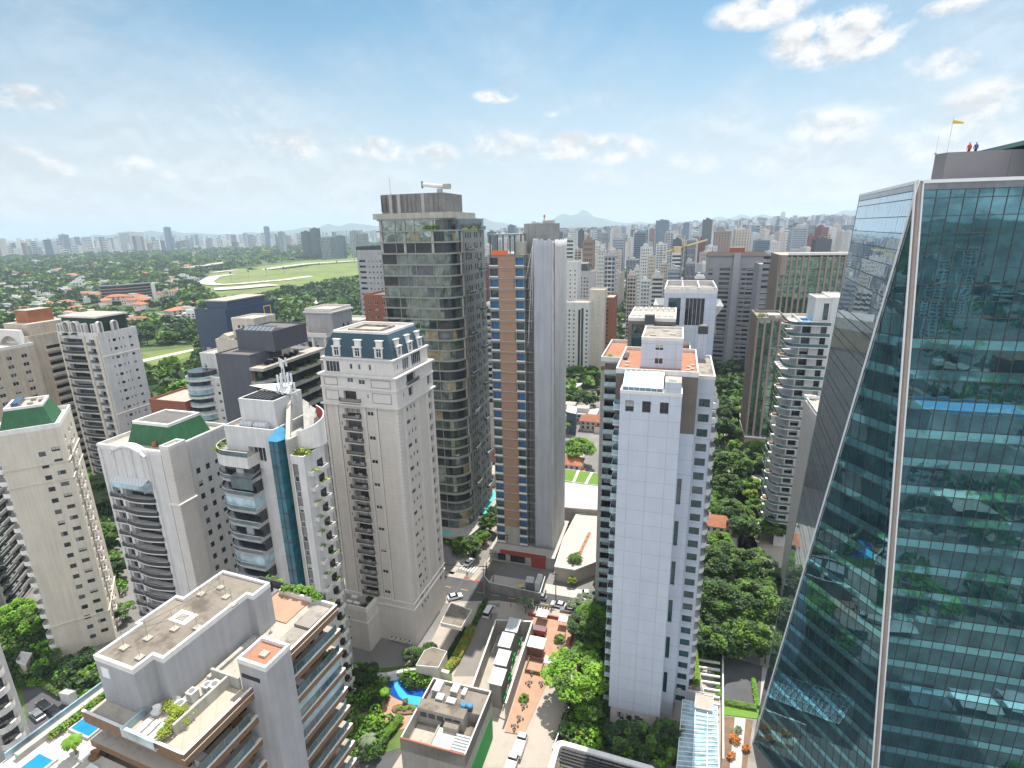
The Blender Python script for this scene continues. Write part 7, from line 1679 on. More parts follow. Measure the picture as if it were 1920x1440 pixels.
def blk(x,y,W,D,H,m,rz):
 z=terrain(x,y)-1;c,s_=math.cos(rz),math.sin(rz);i=len(mb.v);c4=[(-W/2,-D/2),(W/2,-D/2),(W/2,D/2),(-W/2,D/2)]
 for zz in(z,z+H):mb.v.extend([(x+c*a-s_*b_,y+s_*a+c*b_,zz) for a,b_ in c4])
 for q in((0,1,5,4),(1,2,6,5),(3,0,4,7),(4,5,6,7)):mb.f.append(tuple(i+k for k in q));mb.m.append(m)
 k_=int(H/9)
 if k_>1 and H>25:
  for j in range(k_):
   zz=z+(j+.35)*H/k_;i=len(mb.v);mb.v.extend([(x+c*a*.98-s_*(b_*1.0+(-.4 if b_<0 else 0)),y+s_*a*.98+c*(b_+(-.4 if b_<0 else 0)),q) for(a,b_),q in((c4[0],zz),(c4[1],zz),(c4[1],zz+H/k_*.45),(c4[0],zz+H/k_*.45))]);mb.f.append((i,i+1,i+2,i+3));mb.m.append('far_window')
for _ in range(5200):
 a=g.uniform(-1,43) if g.random()<.75 else g.uniform(-46,0)
 r_=g.uniform(2200,10000) if a>0 else g.uniform(3600,11000)
 if not clear(r_*math.sin(R(a)),r_*math.cos(R(a)),2) and r_<3000:continue
 tall=g.random()<.62;blk(r_*math.sin(R(a)),r_*math.cos(R(a)),g.uniform(15,32),g.uniform(15,30),g.uniform(40,105) if tall else g.uniform(8,25),g.choice(wm),g.uniform(0,3))
for _ in range(900):
 a=g.uniform(2,43);r_=g.uniform(700,3000);x,y=r_*math.sin(R(a)),r_*math.cos(R(a))
 if clear(x,y,2):blk(x,y,g.uniform(9,22),g.uniform(9,22),g.uniform(5,14),g.choice(['far_white','terracotta','roof_grey','far_beige','roof_pale']),R(-17))
tag(mb.build('far_city',None),kind='stuff')
def house(kind):
 W,D,H=13,10,5.5;mb=MB()
 if kind in('tile','tile2'):
  mb.box(0,0,0,W,D,H,'far_white' if kind=='tile' else 'far_beige',skip='bt');e=.7
  r0,r1=(-e,-e),(W+e,D+e);m='terracotta';A,B_=(3.5,D/2,H+2.6),(W-3.5,D/2,H+2.6)
  c=[(-e,-e,H),(W+e,-e,H),(W+e,D+e,H),(-e,D+e,H)]
  mb.poly([c[0],c[1],B_,A],m);mb.poly([c[1],c[2],B_],m);mb.poly([c[2],c[3],A,B_],m);mb.poly([c[3],c[0],A],m)
  mb.box(9,-3,0,15,4,3.2,'far_white',top='terracotta',skip='b')
 else:
  mb.box(0,0,0,W,D,H,'far_white',top='roof_pale' if kind=='flat' else 'metal_roof',skip='b');mb.box(3,2,H,9,7,H+2.6,'far_white',top='roof_pale',skip='b');mb.box(-5,1,0,0,8,3.4,'far_white',top='roof_grey',skip='b')
 for k in range(4):mb.box(1.2+k*3,-.06,1.2,2.6+k*3,-.01,2.8,'far_window',skip='B');mb.box(1.2+k*3,-.06,3.6,2.6+k*3,-.01,4.8,'far_window',skip='B')
 mb.v=[(x-W/2,y-D/2,z) for x,y,z in mb.v];return mb.mesh('house')
HM={k:house(k) for k in('tile','tile2','flat','metal')}
n=0
hd={'tile':'white house with orange tile roof','tile2':'beige house with orange tile roof','flat':'white flat-roofed house','metal':'white house with grey metal roof'}
rr=random.Random(55)
hp=[at(x,y,5) for x,y in((395,540),(420,528))]
while n<280:
 px=rr.uniform(0,690);py=455+165*rr.random()**1.3 if px<420 else 452+60*rr.random()
 if px>365 and 480<py:continue
 if px>480 and py<468 and rr.random()<.8:continue
 p=at(px,py,6)
 if inell(p.x,p.y,1.1):continue
 r_=math.hypot(p.x,p.y)
 if 150<px<470 and abs(py-np.interp(px,[150,215,300,400,520],[578,583,597,618,652]))<12:continue
 kd=rr.choices(('tile','tile2','flat','metal'),(3,1.5,4,3))[0]
 s=rr.uniform(.7,1.2)*(1+r_/3500);zz=terrain(p.x,p.y)+(4.5 if r_>700 else 1.0)*min(1.8,s)
 rw='nearest the park' if r_<760 else 'past the park' if r_<1000 else 'in mid suburb' if r_<1400 else 'in the far suburb' if r_<2000 else 'at the suburb rim';cl=next(n_ for q_,n_ in((60,'over the arch-framed tower'),(120,'over the zigzag-balcony tower'),(190,'over the arched-dormer tower'),(280,'by the curved office block'),(370,'left of the racecourse'),(500,'over the navy office'),(600,'over mid racecourse'),(999,'left of the tallest tower')) if px<q_)
 o=tag(link(bpy.data.objects.new('house',HM[kd]),None,(p.x,p.y,zz-1),R(rr.choice((-17,20,60,-50)))),f'{hd[kd]} {rw}, {cl}','house',f'{hd[kd]}s {rw}, {cl}');o.scale=(s*rr.uniform(.9,1.6),s,1.3);n+=1
rr=random.Random(66)
for i,(px,py,kd,s) in enumerate(((1365,628,'tile',1.5),(1385,632,'tile',1.3),(1350,650,'flat',1.5),(1378,645,'tile2',1.2),(1345,618,'metal',1.4),(1355,665,'flat',1.3),(1362,680,'metal',1.0),(1345,985,'tile',.7),(1070,768,'flat',1.2),(1095,775,'metal',1.2),(1110,790,'tile2',.9),(1070,870,'tile',.8),(1215,560,'tile2',1.6),(1195,566,'tile',1.6),(915,860,'tile',1.0),(912,885,'flat',.9),(908,660,'flat',1.2),(160,880,'tile',1.2),(390,740,'flat',1.2),(1360,600,'flat',2.0))):
 p=at(px,py,4);o=tag(link(bpy.data.objects.new('house',HM[kd]),None,(p.x,p.y,0),R(-17)),hd[kd]+(' under the mauve slab, '+('upper left one','uppermost right one','white box at the left','right-hand beige one','metal one at the top left','white box at the bottom','small one nearest the trees')[i] if i<7 else(' by the bright trees right of the slab tower',' behind the netted tower under the trees',' below the flat house behind the netted tower',' beside the large round tree',' under the large round tree',' at the foot of the white towers',' in the trees below the cream tower',' in the slot by the turquoise pool',' low in the slot left of the orange-clad tower',' high in the slot left of the orange-clad tower',' behind the cream green-roofed tower',' by the brick block',' under the mauve slab wall')[i-7]),'house');o.scale=(s,s,1.0)
p=at(195,572,0);p2=at(272,562,0)
b=Bld('office_block','dark curved low office block standing in the park trees',p.x,p.y,40,'office block')
L_=(p2-p).length;nn=6
for i in range(nn):
 z=2+i*4.6;b.part(MB().prism([(0,0),(L_*.45,-6),(L_,4),(L_,22),(L_*.45,14),(0,22)],z,z+3.2,'win_dark'),'glass_band');b.part(MB().prism([(-1,-1),(L_*.45,-7),(L_+1,3),(L_+1,23),(L_*.45,15),(-1,23)],z+3.2,z+4.6,'far_brown' if i<nn-1 else 'far_dark',bottom=True),'floor_band')
b.part(MB().box(L_,3,0,L_+6,12,29,'far_white'),'stair_wall');b.finish()
p=at(362,512,0);p2=at(448,498,0);d=p2-p
b=Bld('grandstand','long dark racecourse grandstand with pale roof left of the turf',p.x,p.y,math.degrees(math.atan2(d.y,d.x)),'grandstand')
b.part(MB().box(0,0,0,d.length,34,12,'far_dark'),'stand');b.part(MB().box(-4,-8,15,d.length+4,34,16.2,'roof_pale'),'roof')
b.part(MB().box(0,30,12,d.length,33,15,'far_grey'),'rear_wall');b.finish()
p=at(625,487,0);tag(ctow('redstrip',p.x,p.y,9,'low red-roofed pavilion at the far bend of the racecourse',70,name='pavilion',cat='pavilion',D=22))
for i in range(8):
 px=435+i*33;p=at(px,533-i*4.2,0)
 t=thing('floodlight_mast',f"tall thin mast on the racecourse turf, {'first second third fourth fifth sixth seventh eighth'.split()[i]} from the left",'mast',(p.x,p.y,1),0,'masts on the racecourse')
 MB().tube((0,0,0),(0,0,24),.5,'steel_grey',5,.3).build('pole',t);MB().box(-2,-.3,22,2,.3,25,'steel_dark').build('lamp_head',t)
p=at(625,598,8);o=tag(MB().prism([(22*math.cos(R(a)),11*math.sin(R(a))) for a in range(0,360,15)],0,1.5,'parapet_white',bottom=True).prism([(16*math.cos(R(a)),6*math.sin(R(a))) for a in range(0,360,15)],1.5,3,'roof_pale').box(-12,-4,-8,12,4,0,'win_dark').build('pavilion',None,(p.x,p.y,9),R(20)),'white oval-roofed pavilion in the park behind the grey classical tower','pavilion')
mb=strip([tuple(at(x,y,0).xy) for x,y in((440,572),(500,569),(560,566),(590,572),(620,585))],9,6,'parapet_white');struct(mb,'footbridge_deck')
p=atr(1310,560,245)
b=Bld('unfinished_tower','unfinished block wrapped in brown netting behind the white glazed penthouse',p.x-16,p.y,cat='unfinished tower')
b.part(MB().box(0,0,0,22,18,p.z-6,'concrete_dark',top='roof_pale'),'frame')
mb=MB();pts=[(-1,-1),(23,-1),(23,19),(-1,19)];g=random.Random(4)
mb.loft(pts,p.z-14,[(-.6,-.6),(22.6,-.6),(22.6,18.6),(-.6,18.6)],p.z-6.5,'netting_brown');mb.loft([(-.6,-.6),(22.6,-.6),(22.6,18.6),(-.6,18.6)],p.z-6.5,[(-3,-3),(25,-3),(25,21),(-3,21)],p.z-2,'netting_light');b.part(mb,'safety_net')
mb=MB()
for k in range(26):mb.box(g.uniform(0,20),g.uniform(0,16),p.z-6,g.uniform(0,20)+1.2,g.uniform(0,16)+1,p.z-6+g.uniform(.3,2.2),g.choice(('fabric_white','concrete','steel_white','steel_grey'))) if False else mb.box(*(lambda x,y:(x,y,p.z-6,x+1.3,y+1.0,p.z-6+g.uniform(.4,2.4)))(g.uniform(0,20),g.uniform(0,16)),g.choice(('fabric_white','concrete','steel_white','steel_grey')))
b.part(mb,'building_material');b.finish()
q=P17(8,9,(p.x-16,p.y))
t=thing('tower_crane','yellow-topped tower crane standing in the brown-netted unfinished block','tower crane',(*q,p.z-8))
mb=MB();
for(a,c) in((-.8,-.8),(.8,-.8),(.8,.8),(-.8,.8)):mb.tube((a,c,0),(a,c,30),.14,'steel_dark',4)
for k in range(15):mb.tube((-.8,-.8,2*k),(.8,-.8,2*k+2),.08,'steel_dark',4);mb.tube((.8,-.8,2*k),(.8,.8,2*k+2),.08,'steel_dark',4)
mb.build('mast',t)
MB().tube((-9,0,27),(10,1,32),.45,'paint_crane',5).tube((0,0,29),(0,0,34),.3,'paint_crane',4).build('jib',t);MB().box(-4.5,-1,27,-1.5,1,29.5,'paint_crane').build('cab',t)
for k in list(MATS):pass
# street level
def gpoly(name,pix,z,m,kind='structure',zpix=0.0):
 return struct(MB().poly([(*at(x,y,zpix or z).xy,z) for x,y in pix][::-1],m),name)
def boxat(px,py,z):return at(px,py,z)
gpoly('paving',[(845,1128),(935,1126),(1135,1155),(1130,1260),(1060,1350),(1020,1440),(640,1440),(690,1290),(800,1220)],.05,'paving')
gpoly('driveway',[(897,1131),(938,1131),(925,1185),(893,1268),(850,1268),(885,1185)],.08,'road_pale')
gpoly('driveway',[(640,1440),(735,1440),(770,1385),(745,1365),(700,1420)],.07,'asphalt')
gpoly('lane',[(1062,1180),(1105,1185),(1078,1300),(1030,1440),(980,1440),(985,1372),(1022,1288)],.09,'paving')
gpoly('deck',[(998,1156),(1030,1158),(1084,1172),(1072,1210),(1022,1288),(982,1378),(946,1372),(985,1250)],.22,'deck_wood')
gpoly('garden_ground',[(1078,1175),(1136,1170),(1133,1400),(1045,1400),(1085,1290)],.10,'grass')
gpoly('garden_ground',[(690,1255),(845,1240),(850,1300),(760,1400),(690,1420)],.11,'grass')
gpoly('pool_surround',[(725,1300),(790,1330),(775,1362),(735,1372),(712,1340)],.16,'deck_wood')
gpoly('garden_ground',[(0,1120),(70,1120),(100,1240),(240,1220),(250,1300),(90,1400),(0,1400)],.06,'grass')
gpoly('car_park',[(40,1290),(85,1285),(150,1330),(120,1400),(60,1400)],.12,'asphalt')
gpoly('road',[(0,1200),(0,1130),(160,1085),(160,1100)],.10,'road_pale')
gpoly('lawn',[(1357,1318),(1426,1330),(1424,1348),(1357,1340)],.12,'lawn')
gpoly('bare_earth',[(1352,1342),(1412,1350),(1400,1440),(1350,1440)],.1,'soil')
gpoly('paving',[(1378,1345),(1398,1347),(1390,1440),(1368,1440)],.13,'paving_white')
gpoly('paving',[(1275,1260),(1350,1240),(1352,1440),(1250,1440)],.07,'paving')
gpoly('garden_ground',[(1340,680),(1500,690),(1500,1120),(1440,1100),(1330,1080)],.04,'grass')
gpoly('lawn',[(1410,770),(1465,772),(1470,800),(1440,812)],.12,'lawn');gpoly('lawn',[(1448,835),(1474,838),(1474,852),(1450,850)],.12,'lawn')
gpoly('paving',[(1425,700),(1470,705),(1470,730),(1430,728)],.12,'paving');gpoly('paving',[(1440,792),(1475,798),(1475,838),(1450,830)],.14,'paving_white')
gpoly('paving',[(1395,970),(1500,1000),(1490,1090),(1440,1060)],.11,'paving')
def inpoly(x,y,P):
 c=False
 for(a,b_),(d,e) in zip(P,P[1:]+P[:1]):
  if(b_>y)!=(e>y) and x<(d-a)*(y-b_)/(e-b_)+a:c=not c
 return c
rg=random.Random(8);pts=[]
for P,n_,s0,s1 in(([(660,1255),(728,1275),(722,1300),(712,1340),(740,1366),(700,1420),(640,1430)],75,.2,.42),([(752,1262),(815,1262),(800,1285),(770,1288),(757,1276)],34,.2,.36),([(1086,1175),(1136,1165),(1133,1400),(1050,1400),(1090,1290)],130,.22,.45),([(0,1130),(70,1130),(100,1240),(240,1225),(250,1290),(150,1310),(95,1275),(40,1290),(0,1300)],150,.2,.5),([(165,900),(205,960),(240,1160),(215,1100),(180,980)],60,.3,.6),([(1305,1195),(1350,1200),(1350,1250),(1310,1240)],40,.2,.4),([(1335,700),(1375,700),(1370,900),(1340,1060)],70,.3,.6),([(1400,700),(1480,700),(1470,990),(1420,980),(1400,840)],110,.3,.6),([(1140,1385),(1270,1380),(1330,1440),(1140,1420)],60,.2,.42),([(835,1020),(870,990),(935,915),(925,985),(870,1050)],55,.25,.45)):
 k=0
 while k<n_:
  x,y=rg.uniform(min(p[0] for p in P),max(p[0] for p in P)),rg.uniform(min(p[1] for p in P),max(p[1] for p in P))
  if inpoly(x,y,P):p=at(x,y,.5);pts.append((p.x,p.y,rg.uniform(s0,s1)));k+=1
mass('ground_cover_plants',pts,71,nq=90,q=1.3,mats=('leaf_mid','leaf_dark','leaf_bright','leaf_dark'))
T=lambda pix,z:[(*at(x,y,.2).xy,z) for x,y in pix][::-1]
pool=thing('swimming_pool','curved deep blue swimming pool below the beige tower','swimming pool',at(760,1300,.1))
off=pool.location.copy()
def rel(pts):return[(x-off.x,y-off.y,z-off.z) for x,y,z in pts]
MB().poly(rel(T([(729,1272),(752,1270),(757,1284),(768,1294),(796,1291),(812,1298),(800,1312),(793,1322),(770,1318),(748,1312),(733,1304),(728,1290)],.22)),'pool_deep').build('water',pool)
MB().poly(rel(T([(737,1272),(746,1272),(752,1290),(764,1303),(790,1307),(797,1318),(789,1324),(764,1319),(748,1306),(740,1290)],.25)),'pool_shallow').build('shallow_water',pool)
MB().poly(rel(T([(766,1352),(780,1342),(784,1350),(772,1362),(764,1360)],.25)),'pool_blue').build('small_basin',pool)
mb=MB();isl=[at(760+26*math.cos(R(a)),1330+10*math.sin(R(a)),.3) for a in range(0,360,30)];mb.poly(rel([(p.x,p.y,.5) for p in isl][::-1]),'soil');mb.build('island',pool)
pf=Vector(at(760,1330,.5));tag(bush(MB(),[(dx,dy,.3) for dx,dy in((0,0),(1,.3),(-1,.2),(1.8,0),(-1.7,0))],.55,50,'leaf_bright',.2,5).build('shrub',None,pf),'low bright plants on the island in the blue pool','shrub')
cw=[at(x,y,1.6).xy for x,y in((655,1240),(668,1256),(690,1266),(720,1268),(750,1262),(790,1255),(815,1256),(842,1264))]
mb=MB()
for a,c in zip(cw,cw[1:]):
 d=(c-a).normalized();n=Vector((-d.y,d.x))*.45;mb.prism([tuple(a-n),tuple(c-n),tuple(c+n),tuple(a+n)],0,2.2,'beige_trim')
tag(mb.build('garden_wall',None),'curved pale garden wall arching over the blue pool','wall')
def slabthing(name,label,cat,pix,z,h,m,top,rim='parapet_white',zb=None):
 """flat-roofed volume whose roof outline is seen at these pixels at height z"""
 P=[at(x,y,z) for x,y in pix][::-1];o=P[0];t=thing(name,label,cat,(o.x,o.y,0));pl=[(p.x-o.x,p.y-o.y) for p in P]
 MB().prism(pl,(z-h) if zb is None else zb,z,m,top=top).build('wall',t)
 c=(sum(p[0] for p in pl)/len(pl),sum(p[1] for p in pl)/len(pl));mb=MB()
 for a,b_ in zip(pl,pl[1:]+pl[:1]):
  ai,bi=[(q[0]+(c[0]-q[0])*.03,q[1]+(c[1]-q[1])*.03) for q in(a,b_)];ao,bo=[(q[0]-(c[0]-q[0])*.015,q[1]-(c[1]-q[1])*.015) for q in(a,b_)]
  mb.poly([(*ao,z-.25),(*bo,z-.25),(*bo,z+.15),(*ao,z+.15)],rim);mb.poly([(*ao,z+.15),(*bo,z+.15),(*bi,z+.15),(*ai,z+.15)],rim);mb.poly([(*bi,z+.004),(*ai,z+.004),(*ai,z+.15),(*bi,z+.15)],rim)
 mb.build('roof_rim',t);return t
slabthing('gatehouse','flat-roofed entrance canopy attached to the right foot of the beige tower','canopy',[(826,1168),(865,1177),(884,1144),(846,1131)],8.0,1.0,'beige_wall','roof_stained')
slabthing('garden_building','small flat garden building beside the curved wall','building',[(780,1248),(822,1252),(838,1222),(812,1214),(796,1220)],4.5,4.5,'beige_wall','roof_stained')
slabthing('guardhouse','small square white-roofed guardhouse near the hedge at the lower left','guardhouse',[(110,1300),(128,1303),(142,1296),(124,1292)],3.2,3.2,'white_wall','metal_roof')
slabthing('guardhouse','sunlit pink-walled gatehouse left of the cream tower','guardhouse',[(30,1240),(48,1247),(60,1225),(40,1222)],3.5,3.5,'pink_beige','paving_white')
rb=at(750,1385,12.4)
b=Bld('shop_building','low grey-beige commercial building with roof machinery and a green lower side wall',rb.x,rb.y,-17,'commercial building')
b.walls((0,0,13.2,15),0,12.4,'shop_wall',{},roof=None,parapet=0,faces='FRBL')
b.part(MB().box(13.2,.4,0,13.24,14.5,6.8,'green_paint',skip='L'),'green_band')
b.part(MB().poly([(.2,.2,9.6),(13,.2,9.6),(13,15,9.6),(.2,15,9.6)],'roof_stained'),'roof')
b.part(MB().box(.0,.0,12.4,13.2,.3,12.55,'brick').box(0,.3,12.4,.25,15,12.55,'parapet_white').box(12.95,.3,12.4,13.2,15,12.55,'parapet_white').box(.25,14.75,12.4,12.95,15,12.55,'parapet_white').box(.0,.0,9.6,.25,15,12.4,'shop_wall').box(12.95,0,9.6,13.2,15,12.4,'shop_wall').box(.25,.0,9.6,12.95,.25,12.4,'shop_wall').box(.25,14.75,9.6,12.95,15,12.4,'shop_wall'),'parapet')
b.part(MB().box(.3,6.6,9.62,10.3,8.9,13.2,'shop_wall',top='roof_stained'),'plant_room')
for k in range(5):b.part(MB().box(1.0+k*1.8,6.52,11.3,2.4+k*1.8,6.6,12.4,'steel_dark').box(.95+k*1.8,6.5,11.2,2.45+k*1.8,6.53,11.3,'steel_grey'),'window')
b.part(MB().box(.6,.7,9.62,5.3,6.0,9.7,'roof_pale').box(5.3,.7,9.62,5.6,6.3,11.2,'shop_wall').box(5.6,.7,9.62,9.4,5.6,10.9,'shop_wall',top='paving_white'),'roof_yard');b.part(MB().box(6.6,5.0,10.9,9.6,6.5,12.0,'shop_wall',top='roof_stained'),'stair_box')
for k in range(7):b.part(MB().tube((9.6,.9+k*.62,11.2),(12.7,.9+k*.62,11.2),.26,'metal_roof',8),'duct')
b.part(MB().box(.6,9.4,9.62,12.7,14.4,11.9,'shop_wall',top='roof_stained'),'upper_roof')
for(x,y,w_,d_,h_) in((1.4,11.2,1.7,3.0,1.5),(2.9,9.6,1.6,1.5,1.3),(5.3,9.5,1.9,1.3,1.2),(5.0,12.4,1.6,2.0,1.0),(7.4,12.4,.9,1.8,.8)):b.part(MB().box(x,y,11.92,x+w_,y+d_,11.92+h_,'ac_white',top='metal_roof').box(x+.1,y-.03,12.1,x+w_-.1,y,11.7+h_,'steel_grey'),'air_conditioner')
for(x,y) in((9.0,9.9),(10.3,10.1)):b.part(MB().cyl(x,y,.62,11.92,12.9,'steel_dark',12).cyl(x,y,.66,12.9,13.15,'blue_plastic',12,.5),'water_tank')
b.finish()
y0=at(893,1300,0);
t=thing('walled_yard','long narrow walled yard between the ramp and the wooden deck','yard wall',(0,0,0))
A,B_,C_,D_=at(930,1162,5),at(998,1165,5),at(948,1318,5),at(884,1290,5)
for(p,q,n_) in((A,B_,'rear_wall'),(B_,C_,'side_wall'),(A,D_,'side_wall')):
 d=(q-p).normalized();n=Vector((-d.y,d.x,0))*.2;MB().prism([(p.x-n.x,p.y-n.y),(p.x+n.x,p.y+n.y),(q.x+n.x,q.y+n.y),(q.x-n.x,q.y-n.y)],0,5,'shop_wall',top='parapet_white').build(n_,t)
MB().poly([(p.x,p.y,.3) for p in(A,D_,C_,B_)],'roof_pale').build('yard_floor',t)
for k,(px,py,wd) in enumerate(((963,1172,'farthest'),(950,1200,'second farthest'),(943,1233,'second nearest'),(934,1268,'nearest'))):
 p=at(px,py,7.2);t=thing('chiller',f'tall grey machine box with ribbed metal top in the walled yard, {wd} of four','chiller',(p.x,p.y,.3),R(-17),'machine boxes in the yard')
 MB().box(-1.5,-2.0,0,1.3,1.9,6.6,'concrete_dark').build('body',t);MB().poly([(-1.7,-2.2,6.7),(1.5,-2.2,6.7),(1.5,2.1,7.3),(-1.7,2.1,7.3)],'metal_roof').box(-1.7,-2.2,6.5,1.5,-2.1,6.7,'steel_grey').build('ribbed_top',t)
 MB().tube((1.7,-1.5,1.0),(1.7,1.5,1.0),.14,'green_paint',6).tube((1.7,-1.5,2.2),(1.7,1.5,2.2),.14,'green_paint',6).tube((1.7,0,0),(1.7,0,3),.12,'green_paint',6).build('pipework',t)
p=at(1005,1205,3.4);t=thing('kiosk','white-roofed kiosk on the wooden deck','kiosk',(p.x,p.y,.2),R(-17));MB().box(-2.3,-1.7,3.0,2.3,2.2,3.2,'parapet_white').build('roof',t);MB().box(-1.8,-1.2,0,1.8,1.7,3.0,'wood_fascia').build('wall',t)
p=at(1003,1250,.3);t=thing('planter_box','square wooden enclosure in front of the kiosk','planter',(p.x,p.y,.2),R(-17));MB().box(-2,-2.2,0,2,-2.0,.9,'wood_fascia').box(-2,2.0,0,2,2.2,.9,'wood_fascia').build('end_board',t);MB().box(-2,-2,0,-1.8,2,.9,'wood_fascia').build('side_board',t);MB().box(1.8,-2,0,2,2,.9,'wood_fascia').build('side_board',t)
p=at(1012,1188,.3);t=thing('food_cart','dark red cart behind the kiosk roof','cart',(p.x,p.y,.2),R(-17));MB().box(-1.8,-1,.5,1.8,1,1.9,'red_clad',top='cart_top').build('body',t);MB().cyl(-1,-1.05,.3,.1,.7,'tyre',8).cyl(1,-1.05,.3,.1,.7,'tyre',8).build('wheels',t)
def parasol(px,py,s,lab,m='fabric_white'):
 p=at(px,py,2.6);t=thing('parasol',lab,'parasol',(p.x,p.y,.2),R(-17));q=[(-s,-s),(s,-s),(s,s),(-s,s)];mb=MB()
 for a,c in zip(q,q[1:]+q[:1]):mb.poly([(*a,2.4),(*c,2.4),(0,0,3.0)],m);mb.poly([(*a,2.2),(*c,2.2),(*c,2.4),(*a,2.4)],m)
 mb.build('canopy',t);MB().tube((0,0,0),(0,0,2.9),.04,'steel_grey',5).build('pole',t)
parasol(1017,1149,1.55,'white square parasol at the street end of the wooden deck');parasol(1056,1160,1.2,'white parasol at the right corner of the wooden deck');parasol(1030,1237,1.2,'small white parasol beside the big spreading tree')
for k,(px,py) in enumerate(((998,1165),(1030,1172),(1062,1185),(1058,1200),(1055,1212))):pass
rr=random.Random(12)
seats=[((997,1262),'by the wooden enclosure'),((992,1282),'second along the deck wall'),((985,1308),'beside the little potted tree'),((982,1325),'in the middle of the deck wall row'),((974,1348),'near the bottom of the deck'),((965,1364),'at the very end of the deck'),((1016,1283),'alone at the right edge of the deck'),((1055,1205),'by the right-hand rail, upper'),((1052,1215),'by the right-hand rail, lower')]
for(px,py),w_ in seats:
 p=at(px,py,.4);t=thing('cafe_table',f'small dark table with stools {w_}','table',(p.x,p.y,.22),rr.uniform(0,1),'deck tables');MB().cyl(0,0,.45,.68,.74,'steel_dark',10).build('table_top',t);MB().cyl(0,0,.06,0,.68,'steel_dark',6).build('leg',t)
 for a in(0,2.1,4.2):MB().cyl(.8*math.cos(a),.8*math.sin(a),.2,0,.45,'wood_fascia',8).build('stool',t)
p=at(983,1312,.3);tree('shrub',p.x,p.y,.9,'little potted tree among the deck tables',name='shrub',cat='shrub');p=at(1048,1200,.3);tree('shrub',p.x,p.y,1.1,'bushy shrub at the right edge of the deck',name='shrub',cat='shrub')
mb=MB();P=[at(*q,.5) for q in((990,1152),(1035,1157),(1080,1167),(1068,1210))]
for a,c in zip(P,P[1:]):d=(c-a).normalized();n=Vector((-d.y,d.x,0))*.2;mb.prism([(a.x-n.x,a.y-n.y),(c.x-n.x,c.y-n.y),(c.x+n.x,c.y+n.y),(a.x+n.x,a.y+n.y)],.05,1.0,'red_clad')
tag(mb.build('planter_wall',None),'low red-brown planter wall along the street end of the deck','planter')
def car(kind,paint,px,py,heading,label,group=None,z=.05):
 p=at(px,py,.7);t=thing({'car':'parked_car','van':'van','pickup':'pickup_truck','truck':'delivery_truck'}[kind],label,{'car':'car','van':'van','pickup':'pickup truck','truck':'truck'}[kind],(p.x,p.y,z),R(heading),group)
 L_,W_,={'car':(4.4,1.8),'van':(5.3,2.0),'pickup':(5.4,1.9),'truck':(5.6,2.1)}[kind];h=L_/2;w_=W_/2
 prof={'car':[(-h,.35),(-h,.85),(-h+.3,1.0),(h-1.3,.95),(h-.15,.78),(h,.6),(h,.35)],'van':[(-h,.35),(-h,1.0),(h-.9,1.0),(h-.1,.85),(h,.6),(h,.35)],'pickup':[(-h,.45),(-h,1.05),(h-1.4,1.05),(h-.1,.95),(h,.7),(h,.45)],'truck':[(-h,.5),(-h,1.1),(h-.5,1.1),(h,.9),(h,.5)]}[kind]
 cab={'car':[(-h+.35,.98),(-h+.9,1.42),(h-2.1,1.45),(h-1.25,.95)],'van':[(-h+.05,1.0),(-h+.15,1.95),(h-1.7,1.95),(h-.85,1.0)],'pickup':[(-.7,1.05),(-.5,1.62),(h-2.0,1.62),(h-1.35,1.05)],'truck':[(h-2.0,1.1),(h-1.9,2.0),(h-.7,2.0),(h-.3,1.1)]}[kind]
 def ext(pf,wb,wt,m,top=None):
  mb=MB();n=len(pf);zlo,zhi=min(q[1] for q in pf),max(q[1] for q in pf)
  ww=lambda z:wb+(wt-wb)*(z-zlo)/(zhi-zlo)
  for a,c in zip(pf,pf[1:]+pf[:1]):mb.poly([(a[0],-ww(a[1]),a[1]),(a[0],ww(a[1]),a[1]),(c[0],ww(c[1]),c[1]),(c[0],-ww(c[1]),c[1])],top if(top and min(a[1],c[1])>zhi-.06) else m)
  mb.poly([(q[0],-ww(q[1]),q[1]) for q in pf][::-1],m);mb.poly([(q[0],ww(q[1]),q[1]) for q in pf],m);return mb
 ext(prof,w_,w_*.95,paint).build('body',t);ext(cab,w_*.93,w_*.78,'win_dark',top=paint).build('cabin',t)
 for sx_ in(-1,1):
  for xx in(-h+.85,h-.9):
   wl_=MB();n=12
   for s_ in(0,):wl_.v+=[(xx+.33*math.cos(2*math.pi*k/n),sx_*(w_-.22+yy),.33+.33*math.sin(2*math.pi*k/n)) for yy in(0,.24) for k in range(n)]
   for k in range(n):j=(k+1)%n;wl_.f.append((k,j,n+j,n+k));wl_.m.append('tyre')
   wl_.f+=[tuple(range(n)),tuple(range(n,2*n))];wl_.m+=['tyre','steel_grey'];wl_.build('wheel',t)
  MB().box(h-.06,sx_*w_*.7-.18,.62,h+.02,sx_*w_*.7+.18,.76,'headlamp').build('headlight',t)
 if kind=='pickup':MB().box(-h+.1,-w_+.1,1.051,-.75,w_-.1,1.07,'steel_dark').build('cargo_bed',t)
 if kind=='truck':MB().box(-h,-w_,1.1,h-2.1,w_,1.5,'parapet_white').box(-h+.1,-w_+.1,1.5,h-2.2,w_-.1,1.52,'fabric_white').build('cargo_bed',t)
 return t
car('van','car_white',917,1146,70,'white van parked at the top of the shaded ramp');car('car','car_silver',1012,1118,163,'silver hatchback driving on the shaded cross street')
car('car','car_white',1047,1133,160,'white car with dark sunroof parked in the sun by the pavement');car('pickup','car_white',1100,1113,172,'white pickup truck parked on the earth lot by the palm')
